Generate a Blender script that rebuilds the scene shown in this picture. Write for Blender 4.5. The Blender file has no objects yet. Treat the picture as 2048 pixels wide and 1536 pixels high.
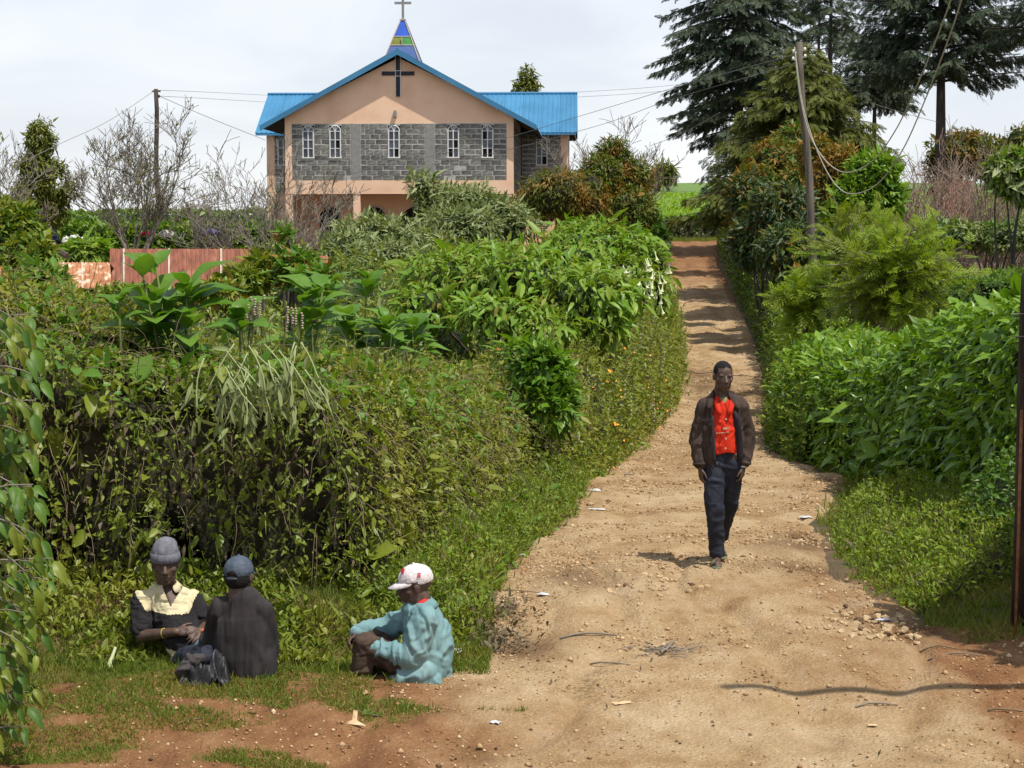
import bpy, bmesh, math, random
import numpy as np
from mathutils import Vector, Matrix, noise
random.seed(7); RNG = np.random.default_rng(11)
S = bpy.context.scene; COL = S.collection
R = math.radians
# ---------------------------------------------------------------- camera
FPX = 3500.0; CAMZ = 3.0; PITCH = R(5.354)
cd = bpy.data.cameras.new('camera'); cam = bpy.data.objects.new('camera', cd); COL.objects.link(cam)
cam.location = (0, 0, CAMZ); cam.rotation_euler = (math.pi/2 - PITCH, 0, 0)
cd.lens = FPX/2048*36; cd.sensor_width = 36; cd.clip_start = .1; cd.clip_end = 6000
S.camera = cam
# ---------------------------------------------------------------- sun, sky, exposure
SUN_EL = R(65); SUN_AZ = math.atan2(-.66, .75)           # direction towards the sun, in the XY plane
SUN_STR = 4.7; SKY_STR = .148; EXPO = 0.12
sd = Vector((math.cos(SUN_EL)*math.cos(SUN_AZ), math.cos(SUN_EL)*math.sin(SUN_AZ), math.sin(SUN_EL)))
sl = bpy.data.lights.new('sun', 'SUN'); sl.energy = SUN_STR; sl.angle = R(.55); sl.color = (1, .95, .87)
so = bpy.data.objects.new('sun', sl); COL.objects.link(so); so.location = (20, -20, 40)
so.rotation_euler = sd.to_track_quat('Z', 'Y').to_euler()
W = bpy.data.worlds.new('World'); S.world = W; W.use_nodes = True
nt = W.node_tree; nt.nodes.clear()
def wn(t, **k):
    n = nt.nodes.new(t)
    for a, b in k.items(): setattr(n, a, b)
    return n
sky = wn('ShaderNodeTexSky', sky_type='NISHITA', sun_disc=False, sun_elevation=SUN_EL,
         sun_rotation=math.pi/2 - SUN_AZ, air_density=1.0, dust_density=2.0, ozone_density=1.0, altitude=2000)
geo = wn('ShaderNodeTexCoord'); sep = wn('ShaderNodeSeparateXYZ'); nt.links.new(geo.outputs['Generated'], sep.inputs[0])
mp = wn('ShaderNodeMapping'); mp.inputs['Scale'].default_value = (1, 1, 2.6); nt.links.new(geo.outputs['Generated'], mp.inputs[0])
nz = wn('ShaderNodeTexNoise'); nz.inputs['Scale'].default_value = 3.2; nz.inputs['Detail'].default_value = 6; nz.inputs['Roughness'].default_value = .55
nz.inputs['Distortion'].default_value = .4
nt.links.new(mp.outputs[0], nz.inputs['Vector'])
cr = wn('ShaderNodeValToRGB'); cr.color_ramp.elements[0].position = .34; cr.color_ramp.elements[1].position = .62
nt.links.new(nz.outputs['Fac'], cr.inputs[0])
hz = wn('ShaderNodeMapRange'); hz.inputs[1].default_value = .0; hz.inputs[2].default_value = .55; hz.inputs[3].default_value = .92; hz.inputs[4].default_value = .35
nt.links.new(sep.outputs['Z'], hz.inputs[0])
mx = wn('ShaderNodeMath', operation='MAXIMUM')
ml = wn('ShaderNodeMath', operation='MULTIPLY'); ml.inputs[1].default_value = .93
nt.links.new(cr.outputs[0], ml.inputs[0])
lim = wn('ShaderNodeMath', operation='MULTIPLY'); nt.links.new(ml.outputs[0], lim.inputs[0])
hz2 = wn('ShaderNodeMapRange'); hz2.inputs[1].default_value = .05; hz2.inputs[2].default_value = .6; hz2.inputs[3].default_value = 1.0; hz2.inputs[4].default_value = .75
nt.links.new(sep.outputs['Z'], hz2.inputs[0]); nt.links.new(hz2.outputs[0], lim.inputs[1])
nt.links.new(lim.outputs[0], mx.inputs[0]); nt.links.new(hz.outputs[0], mx.inputs[1])
mixc = wn('ShaderNodeMix', data_type='RGBA'); nt.links.new(mx.outputs[0], mixc.inputs[0])
nt.links.new(sky.outputs[0], mixc.inputs[6])
nz2 = wn('ShaderNodeTexNoise'); nz2.inputs['Scale'].default_value = 5.5; nz2.inputs['Detail'].default_value = 5; nz2.inputs['Distortion'].default_value = .6; nt.links.new(mp.outputs[0], nz2.inputs['Vector'])
cr2 = wn('ShaderNodeValToRGB'); cr2.color_ramp.elements[0].position = .36; cr2.color_ramp.elements[1].position = .62
cr2.color_ramp.elements[0].color = (.74, .765, .81, 1); cr2.color_ramp.elements[1].color = (.905, .915, .925, 1); nt.links.new(nz2.outputs['Fac'], cr2.inputs[0])
vm = wn('ShaderNodeVectorMath', operation='SCALE'); vm.inputs['Scale'].default_value = 7.0; nt.links.new(cr2.outputs[0], vm.inputs[0]); nt.links.new(vm.outputs[0], mixc.inputs[7])
bg = wn('ShaderNodeBackground'); bg.inputs[1].default_value = SKY_STR; nt.links.new(mixc.outputs[2], bg.inputs[0])
ow = wn('ShaderNodeOutputWorld'); nt.links.new(bg.outputs[0], ow.inputs[0])
S.view_settings.view_transform = 'Standard'; S.view_settings.look = 'None'
S.view_settings.exposure = EXPO; S.view_settings.gamma = 1; S.view_settings.use_curve_mapping = False
S.render.engine = 'CYCLES'; S.cycles.max_bounces = 6; S.cycles.transparent_max_bounces = 4
S.cycles.diffuse_bounces = 4; S.cycles.glossy_bounces = 2; S.cycles.transmission_bounces = 4
# ---------------------------------------------------------------- helpers
def at(px, py, Y):
    """world point on the vertical plane y = Y seen at photo pixel (px, py)"""
    a = (px-1024)/FPX; b = (768-py)/FPX; c, s = math.cos(PITCH), math.sin(PITCH)
    t = Y/(c + b*s)
    return Vector((t*a, Y, CAMZ + t*(-s + b*c)))
def link(o, parent=None):
    COL.objects.link(o)
    if parent is not None: o.parent = parent
    return o
def empty(name, loc=(0, 0, 0), label=None, cat=None, group=None, rz=0):
    o = bpy.data.objects.new(name, None); COL.objects.link(o); o.location = loc; o.rotation_euler = (0, 0, rz)
    o.empty_display_size = .1
    return tag(o, label, cat, group)
def tag(o, label=None, cat=None, group=None, kind=None):
    if label: o['label'] = label
    if cat: o['category'] = cat
    if group: o['group'] = group
    if kind: o['kind'] = kind
    return o
def tri_mesh(name, V, F):
    V = np.asarray(V, np.float32).reshape(-1, 3); F = np.asarray(F, np.int32).reshape(-1, 3)
    me = bpy.data.meshes.new(name)
    me.vertices.add(len(V)); me.vertices.foreach_set('co', V.ravel())
    me.loops.add(F.size); me.loops.foreach_set('vertex_index', F.ravel())
    me.polygons.add(len(F)); me.polygons.foreach_set('loop_start', np.arange(0, F.size, 3, dtype=np.int32))
    me.update(calc_edges=True)
    return me
def obj(name, me, mat, parent=None, kind=None):
    o = bpy.data.objects.new(name, me)
    if mat is not None:
        for m in (mat if isinstance(mat, (list, tuple)) else [mat]): me.materials.append(m)
    link(o, parent)
    if kind: o['kind'] = kind
    return o
class MB:
    """collects boxes, prisms, tubes into one mesh"""
    def __init__(s): s.V = []; s.F = []
    def add(s, V, F):
        n = len(s.V); s.V += [tuple(v) for v in V]; s.F += [tuple(i+n for i in f) for f in F]; return s
    def box(s, x0, x1, y0, y1, z0, z1):
        return s.add([(x0,y0,z0),(x1,y0,z0),(x1,y1,z0),(x0,y1,z0),(x0,y0,z1),(x1,y0,z1),(x1,y1,z1),(x0,y1,z1)],
                     [(0,3,2,1),(4,5,6,7),(0,1,5,4),(1,2,6,5),(2,3,7,6),(3,0,4,7)])
    def prism(s, P, y0, y1):
        """polygon P of (x,z) extruded along y"""
        n = len(P)
        V = [(p[0], y0, p[1]) for p in P] + [(p[0], y1, p[1]) for p in P]
        F = [tuple(range(n)), tuple(range(2*n-1, n-1, -1))] + [(i, i+n, (i+1) % n+n, (i+1) % n) for i in range(n)]
        return s.add(V, F)
    def tube(s, pts, rad, n=6, caps=True):
        pts = [Vector(p) for p in pts]; m = len(pts)
        rad = rad if isinstance(rad, (list, tuple, np.ndarray)) else [rad]*m
        ref = Vector((0, 0, 1)) if abs((pts[-1]-pts[0]).normalized().z) < .9 else Vector((1, 0, 0))
        V = []; F = []
        for i, p in enumerate(pts):
            t = (pts[min(i+1, m-1)] - pts[max(i-1, 0)])
            if t.length < 1e-9: t = Vector((0, 0, 1))
            t.normalize(); u = t.cross(ref)
            if u.length < 1e-5: u = t.cross(Vector((0, 1, .1)))
            u.normalize(); w = t.cross(u)
            for k in range(n):
                a = 2*math.pi*k/n; V.append(p + (u*math.cos(a) + w*math.sin(a))*rad[i])
        for i in range(m-1):
            for k in range(n):
                F.append((i*n+k, i*n+(k+1) % n, (i+1)*n+(k+1) % n, (i+1)*n+k))
        if caps: F.append(tuple(range(n-1, -1, -1))); F.append(tuple((m-1)*n+k for k in range(n)))
        return s.add(V, F)
    def build(s, name, mat, parent=None, smooth=False, kind=None, bevel=0):
        me = bpy.data.meshes.new(name); me.from_pydata(s.V, [], s.F, shade_flat=not smooth); me.update()
        o = obj(name, me, mat, parent, kind)
        if bevel:
            b = o.modifiers.new('bevel', 'BEVEL'); b.width = bevel; b.segments = 2; b.limit_method = 'ANGLE'
        return o
def hash_(ix, iy, iz, seed):
    n = (ix*374761393 + iy*668265263 + iz*2147483647*3 + seed*974634777) & 0xffffffff
    n = ((n ^ (n >> 13))*1274126177) & 0xffffffff
    n = ((n ^ (n >> 16))*2246822519) & 0xffffffff
    return ((n ^ (n >> 15)) & 0xffffff)/float(0xffffff)
def vn(x, y, z=0., seed=0):
    x, y, z = np.broadcast_arrays(np.asarray(x, float), np.asarray(y, float), np.asarray(z, float))
    ix, iy, iz = np.floor(x).astype(np.int64), np.floor(y).astype(np.int64), np.floor(z).astype(np.int64)
    f = lambda t: t*t*(3-2*t)
    u, v, w = f(x-ix), f(y-iy), f(z-iz)
    r = 0
    for a in (0, 1):
        for b in (0, 1):
            for c in (0, 1):
                r = r + hash_(ix+a, iy+b, iz+c, seed)*(u if a else 1-u)*(v if b else 1-v)*(w if c else 1-w)
    return r
def fbm(x, y, z=0., o=3, seed=0):
    s = 0; a = .5; t = 0
    for i in range(o):
        s = s + a*vn(np.asarray(x)*2**i, np.asarray(y)*2**i, np.asarray(z)*2**i, seed+i); t += a; a *= .5
    return s/t
def sstep(a, b, x):
    t = np.clip((np.asarray(x, float)-a)/(b-a), 0, 1); return t*t*(3-2*t)
def nrm(v): return v/np.maximum(np.linalg.norm(v, axis=-1, keepdims=True), 1e-9)
# ---------------------------------------------------------------- materials
MATS = {}
def newmat(name):
    m = bpy.data.materials.new(name); m.use_nodes = True; t = m.node_tree; t.nodes.clear()
    def N(ty, **k):
        n = t.nodes.new(ty)
        for a, b in k.items():
            if a.startswith('i_'): n.inputs[a[2:].replace('_', ' ')].default_value = b
            else: setattr(n, a, b)
        return n
    L = lambda a, b: t.links.new(a, b)
    out = N('ShaderNodeOutputMaterial')
    return m, N, L, out
def c4(c): return (c[0], c[1], c[2], 1)
def ramp(N, stops):
    r = N('ShaderNodeValToRGB'); e = r.color_ramp.elements
    while len(e) < len(stops): e.new(.5)
    for k, (p, c) in zip(e, stops): k.position = p; k.color = c4(c)
    return r
def leaf_mat(name, cols, rough=.5, trans=.3, patch=.5, patch_col=None, spec=.4, boost=(1.75, 1.62, .68)):
    """cols: list of leaf colours picked per leaf; patch_col blends in over larger patches"""
    cols = [tuple(a*k for a, k in zip(c, boost)) for c in cols]; spec *= .6
    if patch_col: patch_col = tuple(a*k for a, k in zip(patch_col, boost))
    m, N, L, out = newmat(name)
    g = N('ShaderNodeNewGeometry'); oi = N('ShaderNodeObjectInfo')
    ad = N('ShaderNodeMath', operation='ADD'); L(g.outputs['Random Per Island'], ad.inputs[0]); L(oi.outputs['Random'], ad.inputs[1])
    fr = N('ShaderNodeMath', operation='FRACT'); L(ad.outputs[0], fr.inputs[0])
    n = len(cols); r = ramp(N, [(i/(n-1) if n > 1 else 0, c) for i, c in enumerate(cols)])
    L(fr.outputs[0], r.inputs[0]); col = r.outputs[0]
    if patch_col:
        z = N('ShaderNodeTexNoise', i_Scale=patch, i_Detail=3); L(g.outputs['Position'], z.inputs['Vector'])
        mr = N('ShaderNodeMapRange'); mr.inputs[1].default_value = .45; mr.inputs[2].default_value = .68
        L(z.outputs['Fac'], mr.inputs[0])
        mi = N('ShaderNodeMix', data_type='RGBA'); L(mr.outputs[0], mi.inputs[0]); L(col, mi.inputs[6]); mi.inputs[7].default_value = c4(patch_col)
        col = mi.outputs[2]
    nz = N('ShaderNodeTexNoise', i_Scale=40, i_Detail=2); L(g.outputs['Position'], nz.inputs['Vector'])
    hs = N('ShaderNodeHueSaturation'); L(col, hs.inputs['Color'])
    mr2 = N('ShaderNodeMapRange'); mr2.inputs[3].default_value = .75; mr2.inputs[4].default_value = 1.25; L(nz.outputs['Fac'], mr2.inputs[0])
    L(mr2.outputs[0], hs.inputs['Value']); col = hs.outputs[0]
    b = N('ShaderNodeBsdfPrincipled'); L(col, b.inputs['Base Color']); b.inputs['Roughness'].default_value = rough
    b.inputs['Specular IOR Level'].default_value = spec
    tr = N('ShaderNodeBsdfTranslucent'); tm = N('ShaderNodeMix', data_type='RGBA', blend_type='MULTIPLY'); tm.inputs[0].default_value = 1
    L(col, tm.inputs[6]); tm.inputs[7].default_value = (1.5, 1.5, .5, 1); L(tm.outputs[2], tr.inputs[0])
    ms = N('ShaderNodeMixShader'); ms.inputs[0].default_value = trans; L(b.outputs[0], ms.inputs[1]); L(tr.outputs[0], ms.inputs[2])
    L(ms.outputs[0], out.inputs[0]); MATS[name] = m; return m
def solid_mat(name, cols, rough=.8, scale=8., bump=.0, bscale=40., spec=.3, metal=0., perobj=.0, detail=4, stretch=(1, 1, 1), bdist=.02):
    """noise-mottled surface; cols low..high"""
    m, N, L, out = newmat(name)
    tc = N('ShaderNodeTexCoord'); mp = N('ShaderNodeMapping'); mp.inputs['Scale'].default_value = stretch; L(tc.outputs['Object'], mp.inputs[0])
    z = N('ShaderNodeTexNoise', i_Scale=scale, i_Detail=detail); L(mp.outputs[0], z.inputs['Vector'])
    n = len(cols); r = ramp(N, [(.3+.4*i/max(n-1, 1), c) for i, c in enumerate(cols)]); L(z.outputs['Fac'], r.inputs[0]); col = r.outputs[0]
    if perobj:
        oi = N('ShaderNodeObjectInfo'); hs = N('ShaderNodeHueSaturation'); mr = N('ShaderNodeMapRange')
        mr.inputs[3].default_value = 1-perobj; mr.inputs[4].default_value = 1+perobj; L(oi.outputs['Random'], mr.inputs[0])
        L(mr.outputs[0], hs.inputs['Value']); L(col, hs.inputs['Color']); col = hs.outputs[0]
    b = N('ShaderNodeBsdfPrincipled'); L(col, b.inputs['Base Color']); b.inputs['Roughness'].default_value = rough
    b.inputs['Specular IOR Level'].default_value = spec; b.inputs['Metallic'].default_value = metal
    if bump:
        z2 = N('ShaderNodeTexNoise', i_Scale=bscale, i_Detail=5); L(mp.outputs[0], z2.inputs['Vector'])
        bp = N('ShaderNodeBump', i_Strength=bump, i_Distance=bdist); L(z2.outputs['Fac'], bp.inputs['Height']); L(bp.outputs[0], b.inputs['Normal'])
    L(b.outputs[0], out.inputs[0]); MATS[name] = m; return m
# ================================================================ TERRAIN
PRO_Y = [-60, -20, 0, 5, 9, 10, 11.5, 15, 20, 25, 30, 38, 45, 55, 65, 80, 90, 96, 100, 106, 130, 180, 260, 400, 3000]
PRO_Z = [1.6, 1.5, 1.4, .55, -.10, -.13, -.06, 0, -.3, -.6, -.8, -.9, -.8, -.4, .15, 1.0, 1.5, 1.85, 1.95, 2.15, 3.5, 5.8, 6.3, 4, -40]
LEF_Y = [-60, 0, 9, 11.5, 60, 74, 100, 140, 180, 260, 400, 3000]
LEF_Z = [1.6, 1.4, -.1, -.06, .6, 1.1, 1.75, 2.1, 2.3, 2.0, 0, -40]
_yy = np.linspace(-60, 420, 4801)
def _sm(a, w):
    k = np.hanning(w); k /= k.sum(); p = np.pad(a, w//2, mode='edge'); return np.convolve(p, k, 'same')[w//2:-(w//2)]
_pr = _sm(np.interp(_yy, PRO_Y, PRO_Z), 61); _lf = _sm(np.interp(_yy, LEF_Y, LEF_Z), 61)
LB = np.array([(-40, 9.5), (-6, 10.6), (-2.9, 11.45), (-2.2, 11.72), (-.6, 11.72), (-.25, 12.3), (-.2, 14), (.05, 16), (.5, 18.4), (1.1, 23.6), (2.0, 28.5),
               (2.3, 30), (3.45, 38), (4.25, 45), (5.0, 55), (5.8, 65), (7.25, 80), (8.2, 90), (8.9, 97)])
RB = np.array([(5, 4), (4.3, 8), (3.85, 10), (3.3, 12), (3.05, 13), (2.85, 15), (3.2, 18.4), (4.0, 21.5), (4.5, 23.6), (4.35, 26.5), (4.2, 28.5), (4.3, 30), (5.5, 38),
               (6.4, 45), (7.4, 55), (8.2, 65), (9.4, 80), (10.5, 90), (11.3, 97)])
def sdist(PL, X, Y):
    """signed distance to a polyline, positive on its left"""
    X = np.asarray(X, float).ravel(); Y = np.asarray(Y, float).ravel()
    best = np.full(X.shape, 1e9); sg = np.ones(X.shape)
    for (ax, ay), (bx, by) in zip(PL[:-1], PL[1:]):
        dx, dy = bx-ax, by-ay; t = np.clip(((X-ax)*dx+(Y-ay)*dy)/(dx*dx+dy*dy), 0, 1)
        d = np.hypot(X-ax-t*dx, Y-ay-t*dy); s = np.sign(dx*(Y-ay)-dy*(X-ax))
        u = d < best-1e-9; best = np.where(u, d, best); sg = np.where(u, s, sg)
    return best*sg
def gz(X, Y):
    X = np.asarray(X, float); shp = np.broadcast(X, np.asarray(Y, float)).shape
    X, Y = [np.broadcast_to(np.asarray(a, float), shp).ravel() for a in (X, Y)]
    zr = np.interp(Y, _yy, _pr); zl = np.interp(Y, _yy, _lf)
    far = Y > 419; zr = np.where(far, np.interp(Y, PRO_Y, PRO_Z), zr); zl = np.where(far, np.interp(Y, LEF_Y, LEF_Z), zl)
    k = sstep(-.06, .055, X/np.maximum(Y, 20)); k = np.where(Y < 24, 1, np.maximum(k, sstep(60, 24, Y)))
    z = zl*(1-k)+zr*k
    near = (Y < 100)
    dl = np.where(near, sdist(LB, X, Y), 9.); dr = np.where(near, -sdist(RB, X, Y), 9.)
    fade = sstep(100, 88, Y)*sstep(4, 9, Y)
    z = z + fade*(.30*sstep(0, 1.5, dl) + .25*sstep(2, 8, dl)) + fade*(.42*sstep(0, 1.6, dr) + .3*sstep(2, 7, dr))
    z = z + .035*(fbm(X*1.3, Y*1.3, 0, 3, 5)-.5) + .10*(fbm(X*.3, Y*.3, 0, 2, 9)-.5)*sstep(14, 22, Y)
    # earth ledge in front of the seated men
    z = z + .05*sstep(-.2, -1.2, X)*sstep(9.6, 10.6, Y)*sstep(12, 11.4, Y)
    return z.reshape(shp)
def g1(x, y): return float(gz(np.array([x]), np.array([y]))[0])
def grid_obj(name, X, Y, Z, mat, parent=None):
    r, c = X.shape; V = np.stack([X, Y, Z], -1).reshape(-1, 3)
    i = (np.arange(r-1)[:, None]*c + np.arange(c-1)[None]).ravel()
    F = np.concatenate([np.stack([i, i+1, i+c+1], 1), np.stack([i, i+c+1, i+c], 1)])
    return obj(name, tri_mesh(name, V, F), mat, parent)
# ground: soil under grass
m, N, L, out = newmat('soil_under_grass')
g = N('ShaderNodeNewGeometry'); z = N('ShaderNodeTexNoise', i_Scale=1.6, i_Detail=6); L(g.outputs['Position'], z.inputs['Vector'])
r = ramp(N, [(.3, (.05, .05, .018)), (.45, (.09, .065, .03)), (.6, (.15, .085, .04)), (.75, (.21, .12, .055))]); L(z.outputs['Fac'], r.inputs[0])
b = N('ShaderNodeBsdfPrincipled'); b.inputs['Roughness'].default_value = .95; L(r.outputs[0], b.inputs['Base Color'])
z2 = N('ShaderNodeTexNoise', i_Scale=30, i_Detail=5); L(g.outputs['Position'], z2.inputs['Vector'])
bp = N('ShaderNodeBump', i_Strength=.6, i_Distance=.04); L(z2.outputs['Fac'], bp.inputs['Height']); L(bp.outputs[0], b.inputs['Normal']); L(b.outputs[0], out.inputs[0])
M_SOIL = m
Yr = np.concatenate([np.arange(-60, 6, 3.), np.arange(6, 30, .12), np.arange(30, 110, .7), np.array([112, 116, 122, 130, 140, 150, 165, 180, 200, 230, 260, 300, 350, 400, 600, 1000, 1800, 3000.])])
u = np.linspace(-1, 1, 201)
XX = np.stack([5.5*u + (40+1.0*abs(y)-5.5)*u**5 + (.06*y if 0 < y < 110 else 6.6*(y > 0)) for y in Yr]); YY = np.repeat(Yr[:, None], len(u), 1)
_ry = np.concatenate([np.arange(3, 12.3, .1), np.arange(12.3, 97.4, .4)])
_rl = np.where(_ry < 12.3, np.interp(_ry, [3, 8, 10, 11.0, 11.7, 12.3], [-6, -5.0, -4.6, -4.2, -1.0, -.3]), np.interp(_ry, LB[5:, 1], LB[5:, 0])); _rr = np.interp(_ry, RB[:, 1], RB[:, 0])+np.interp(_ry, [10.8, 12.0, 12.9], [1.0, .75, 0])
def gsub(X, Y):
    """ground sheet: dips away under the road"""
    q = np.minimum(X-np.interp(Y, _ry, _rl), np.interp(Y, _ry, _rr)-X); q = np.where((Y > 3) & (Y < 97), q, -1)
    return gz(X, Y)-.012-.22*sstep(.0, .28, q)
ground = grid_obj('ground', XX, YY, gsub(XX, YY), M_SOIL); ground['kind'] = 'structure'
# road: trodden earth with grit
m, N, L, out = newmat('road_earth')
g = N('ShaderNodeNewGeometry'); sp = N('ShaderNodeSeparateXYZ'); L(g.outputs['Position'], sp.inputs[0])
z1 = N('ShaderNodeTexNoise', i_Scale=.55, i_Detail=5, i_Roughness=.6); L(g.outputs['Position'], z1.inputs['Vector'])
st = N('ShaderNodeMapping'); st.inputs['Scale'].default_value = (2.2, 1.3, 1); L(g.outputs['Position'], st.inputs[0])
z3 = N('ShaderNodeTexNoise', i_Scale=1.5, i_Detail=7, i_Roughness=.65); L(st.outputs[0], z3.inputs['Vector'])
r1 = ramp(N, [(.30, (.20, .108, .048)), (.42, (.355, .228, .112)), (.52, (.45, .315, .172)), (.66, (.56, .43, .27))]); L(z3.outputs['Fac'], r1.inputs[0])
r2 = ramp(N, [(.38, (.29, .155, .068)), (.50, (.43, .29, .15)), (.64, (.53, .39, .235))]); L(z1.outputs['Fac'], r2.inputs[0])
mi = N('ShaderNodeMix', data_type='RGBA'); mi.inputs[0].default_value = .45; L(r1.outputs[0], mi.inputs[6]); L(r2.outputs[0], mi.inputs[7])
# red subsoil on the left ledge and at the right-hand bank
at_ = N('ShaderNodeAttribute', attribute_name='red'); zr_ = N('ShaderNodeTexNoise', i_Scale=2.2, i_Detail=5); L(g.outputs['Position'], zr_.inputs['Vector'])
ad = N('ShaderNodeMath', operation='MULTIPLY_ADD'); L(zr_.outputs['Fac'], ad.inputs[0]); ad.inputs[1].default_value = .9; L(at_.outputs['Fac'], ad.inputs[2])
mr = N('ShaderNodeMapRange'); mr.inputs[1].default_value = .75; mr.inputs[2].default_value = 1.15; L(ad.outputs[0], mr.inputs[0])
rr = ramp(N, [(.3, (.17, .078, .033)), (.5, (.26, .128, .056)), (.72, (.37, .21, .10))]); L(z3.outputs['Fac'], rr.inputs[0])
m2 = N('ShaderNodeMix', data_type='RGBA'); L(mr.outputs[0], m2.inputs[0]); L(mi.outputs[2], m2.inputs[6]); L(rr.outputs[0], m2.inputs[7])
vo = N('ShaderNodeTexVoronoi', i_Scale=38, i_Randomness=1.0); L(g.outputs['Position'], vo.inputs['Vector'])
vr = N('ShaderNodeMapRange'); vr.inputs[1].default_value = .0; vr.inputs[2].default_value = .45; vr.inputs[3].default_value = 1.22; vr.inputs[4].default_value = .86; L(vo.outputs['Distance'], vr.inputs[0])
ad_ = N('ShaderNodeAttribute', attribute_name='damp_shade'); m3 = N('ShaderNodeMix', data_type='RGBA', blend_type='MULTIPLY'); L(ad_.outputs['Fac'], m3.inputs[0]); L(m2.outputs[2], m3.inputs[6]); m3.inputs[7].default_value = (.42, .36, .32, 1)
hs = N('ShaderNodeHueSaturation'); L(vr.outputs[0], hs.inputs['Value']); L(m3.outputs[2], hs.inputs['Color'])
b = N('ShaderNodeBsdfPrincipled'); b.inputs['Roughness'].default_value = .95; b.inputs['Specular IOR Level'].default_value = .15; L(hs.outputs[0], b.inputs['Base Color'])
z4 = N('ShaderNodeTexNoise', i_Scale=40, i_Detail=8, i_Roughness=.7); L(g.outputs['Position'], z4.inputs['Vector'])
iv = N('ShaderNodeMath', operation='MULTIPLY_ADD'); iv.inputs[1].default_value = -.55; L(vo.outputs['Distance'], iv.inputs[0]); L(z4.outputs['Fac'], iv.inputs[2])
bp = N('ShaderNodeBump', i_Strength=.9, i_Distance=.024); L(iv.outputs[0], bp.inputs['Height']); L(bp.outputs[0], b.inputs['Normal']); L(b.outputs[0], out.inputs[0])
M_ROAD = m
Yr = np.concatenate([np.arange(3, 8, .4), np.arange(8, 20, .045), np.arange(20, 40, .12), np.arange(40, 97.4, .4)])
LBx = np.interp(Yr, [3, 8, 10, 11.0, 11.7, 12.3], [-6, -5.0, -4.6, -4.2, -1.0, -.3]); LBx = np.where(Yr < 12.3, LBx, np.interp(Yr, LB[5:, 1], LB[5:, 0]))
RBx = np.interp(Yr, RB[:, 1], RB[:, 0]) + np.interp(Yr, [10.8, 12.0, 12.9], [1.0, .75, 0])
mar = .30
t = np.linspace(0, 1, 161)
XX = (LBx-mar)[:, None]*(1-t) + (RBx+mar)[:, None]*t; YY = np.repeat(Yr[:, None], len(t), 1)
edge = np.minimum(XX-(LBx-mar)[:, None], (RBx+mar)[:, None]-XX)
rut = np.zeros_like(XX)
wd = (RBx-LBx)[:, None]; tt = (XX-LBx[:, None])/wd
for c_ in (.27, .72): rut -= .05*np.exp(-((tt-c_)/.10)**2)*sstep(13, 20, YY)
rough_ = .02*(fbm(XX*1.4, YY*1.8, 0, 3, 21)-.5)*sstep(30, 16, YY) - .05*np.exp(-(np.abs(2*fbm(XX*.9+3, YY*.45, 0, 2, 91)-1)/.10)**2)*sstep(22, 16, YY) + .012*(fbm(XX*7, YY*6, 0, 3, 31)-.5)*sstep(40, 14, YY) + .012*(vn(XX*28, YY*28, 0, 3)-.5)
ZZ = gz(XX, YY) + .03 + rough_ + rut - .10*sstep(.38, 0., edge) - .16*(fbm(XX*1.8, YY*1.8, 0, 3, 77)-.40)*sstep(.9, .25, edge)
# broad bare-earth ledge: falls away at the far left
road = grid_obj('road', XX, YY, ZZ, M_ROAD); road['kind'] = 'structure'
RZ = (XX, YY, ZZ)
red = sstep(.6, -1.2, XX)*sstep(12.5, 11.0, YY) + .9*sstep(2.5, 3.3, XX)*sstep(13.5, 12.0, YY) + .75*sstep(50, 85, YY) + .3*(np.abs(tt-.5) > .42)
at_ = road.data.attributes.new('red', 'FLOAT', 'POINT'); at_.data.foreach_set('value', red.ravel().astype(np.float32))
dm = np.zeros_like(XX)  # dark ovals in the earth colour: damp stains and painted shadow
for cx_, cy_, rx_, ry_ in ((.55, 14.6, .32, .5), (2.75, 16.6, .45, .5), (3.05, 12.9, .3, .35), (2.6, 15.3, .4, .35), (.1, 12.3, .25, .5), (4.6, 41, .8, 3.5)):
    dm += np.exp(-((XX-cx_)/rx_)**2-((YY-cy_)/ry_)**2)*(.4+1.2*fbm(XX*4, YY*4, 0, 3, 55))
at_ = road.data.attributes.new('damp_shade', 'FLOAT', 'POINT'); at_.data.foreach_set('value', np.clip(dm, 0, .85).ravel().astype(np.float32))
def rz(x, y):
    """height of the trodden surface (road sheet) or the ground beside it"""
    i = int(np.argmin(abs(Yr-y))); row = XX[i]
    if row[0]+.1 < x < row[-1]-.1: return max(float(np.interp(x, row, ZZ[i])), float(gsub(np.array([x]), np.array([y]))[0]))
    return float(gsub(np.array([x]), np.array([y]))[0])
# ---- stones in the road
def rock_mesh(seed, sub=2):
    bm = bmesh.new(); bmesh.ops.create_icosphere(bm, subdivisions=sub, radius=1); rs = random.Random(seed)
    off = Vector((rs.random()*50, rs.random()*50, rs.random()*50))
    for v in bm.verts:
        d = v.co.normalized(); k = .72 + .55*noise.noise(d*1.1+off) + .2*noise.noise(d*2.7+off)
        v.co = d*k; v.co.z *= .6
    for _ in range(3):
        n = Vector((rs.uniform(-1, 1), rs.uniform(-1, 1), rs.uniform(-.4, 1))).normalized(); dd = rs.uniform(.45, .6)
        for v in bm.verts:
            q = v.co.dot(n)-dd
            if q > 0: v.co -= n*q
    me = bpy.data.meshes.new('stone'); bm.to_mesh(me); bm.free(); return me
M_STONE = solid_mat('pale_stone', [(.33, .215, .11), (.50, .36, .20), (.62, .48, .31)], .9, 9, .5, 60, perobj=.22)
M_DSTONE = solid_mat('dark_clod', [(.10, .055, .028), (.20, .12, .06), (.3, .19, .1)], .95, 14, .6, 50, perobj=.2)
rocks = [rock_mesh(i) for i in range(6)]
for me in rocks[:4]: me.materials.append(M_STONE)
for me in rocks[4:]: me.materials.append(M_DSTONE)
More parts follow.
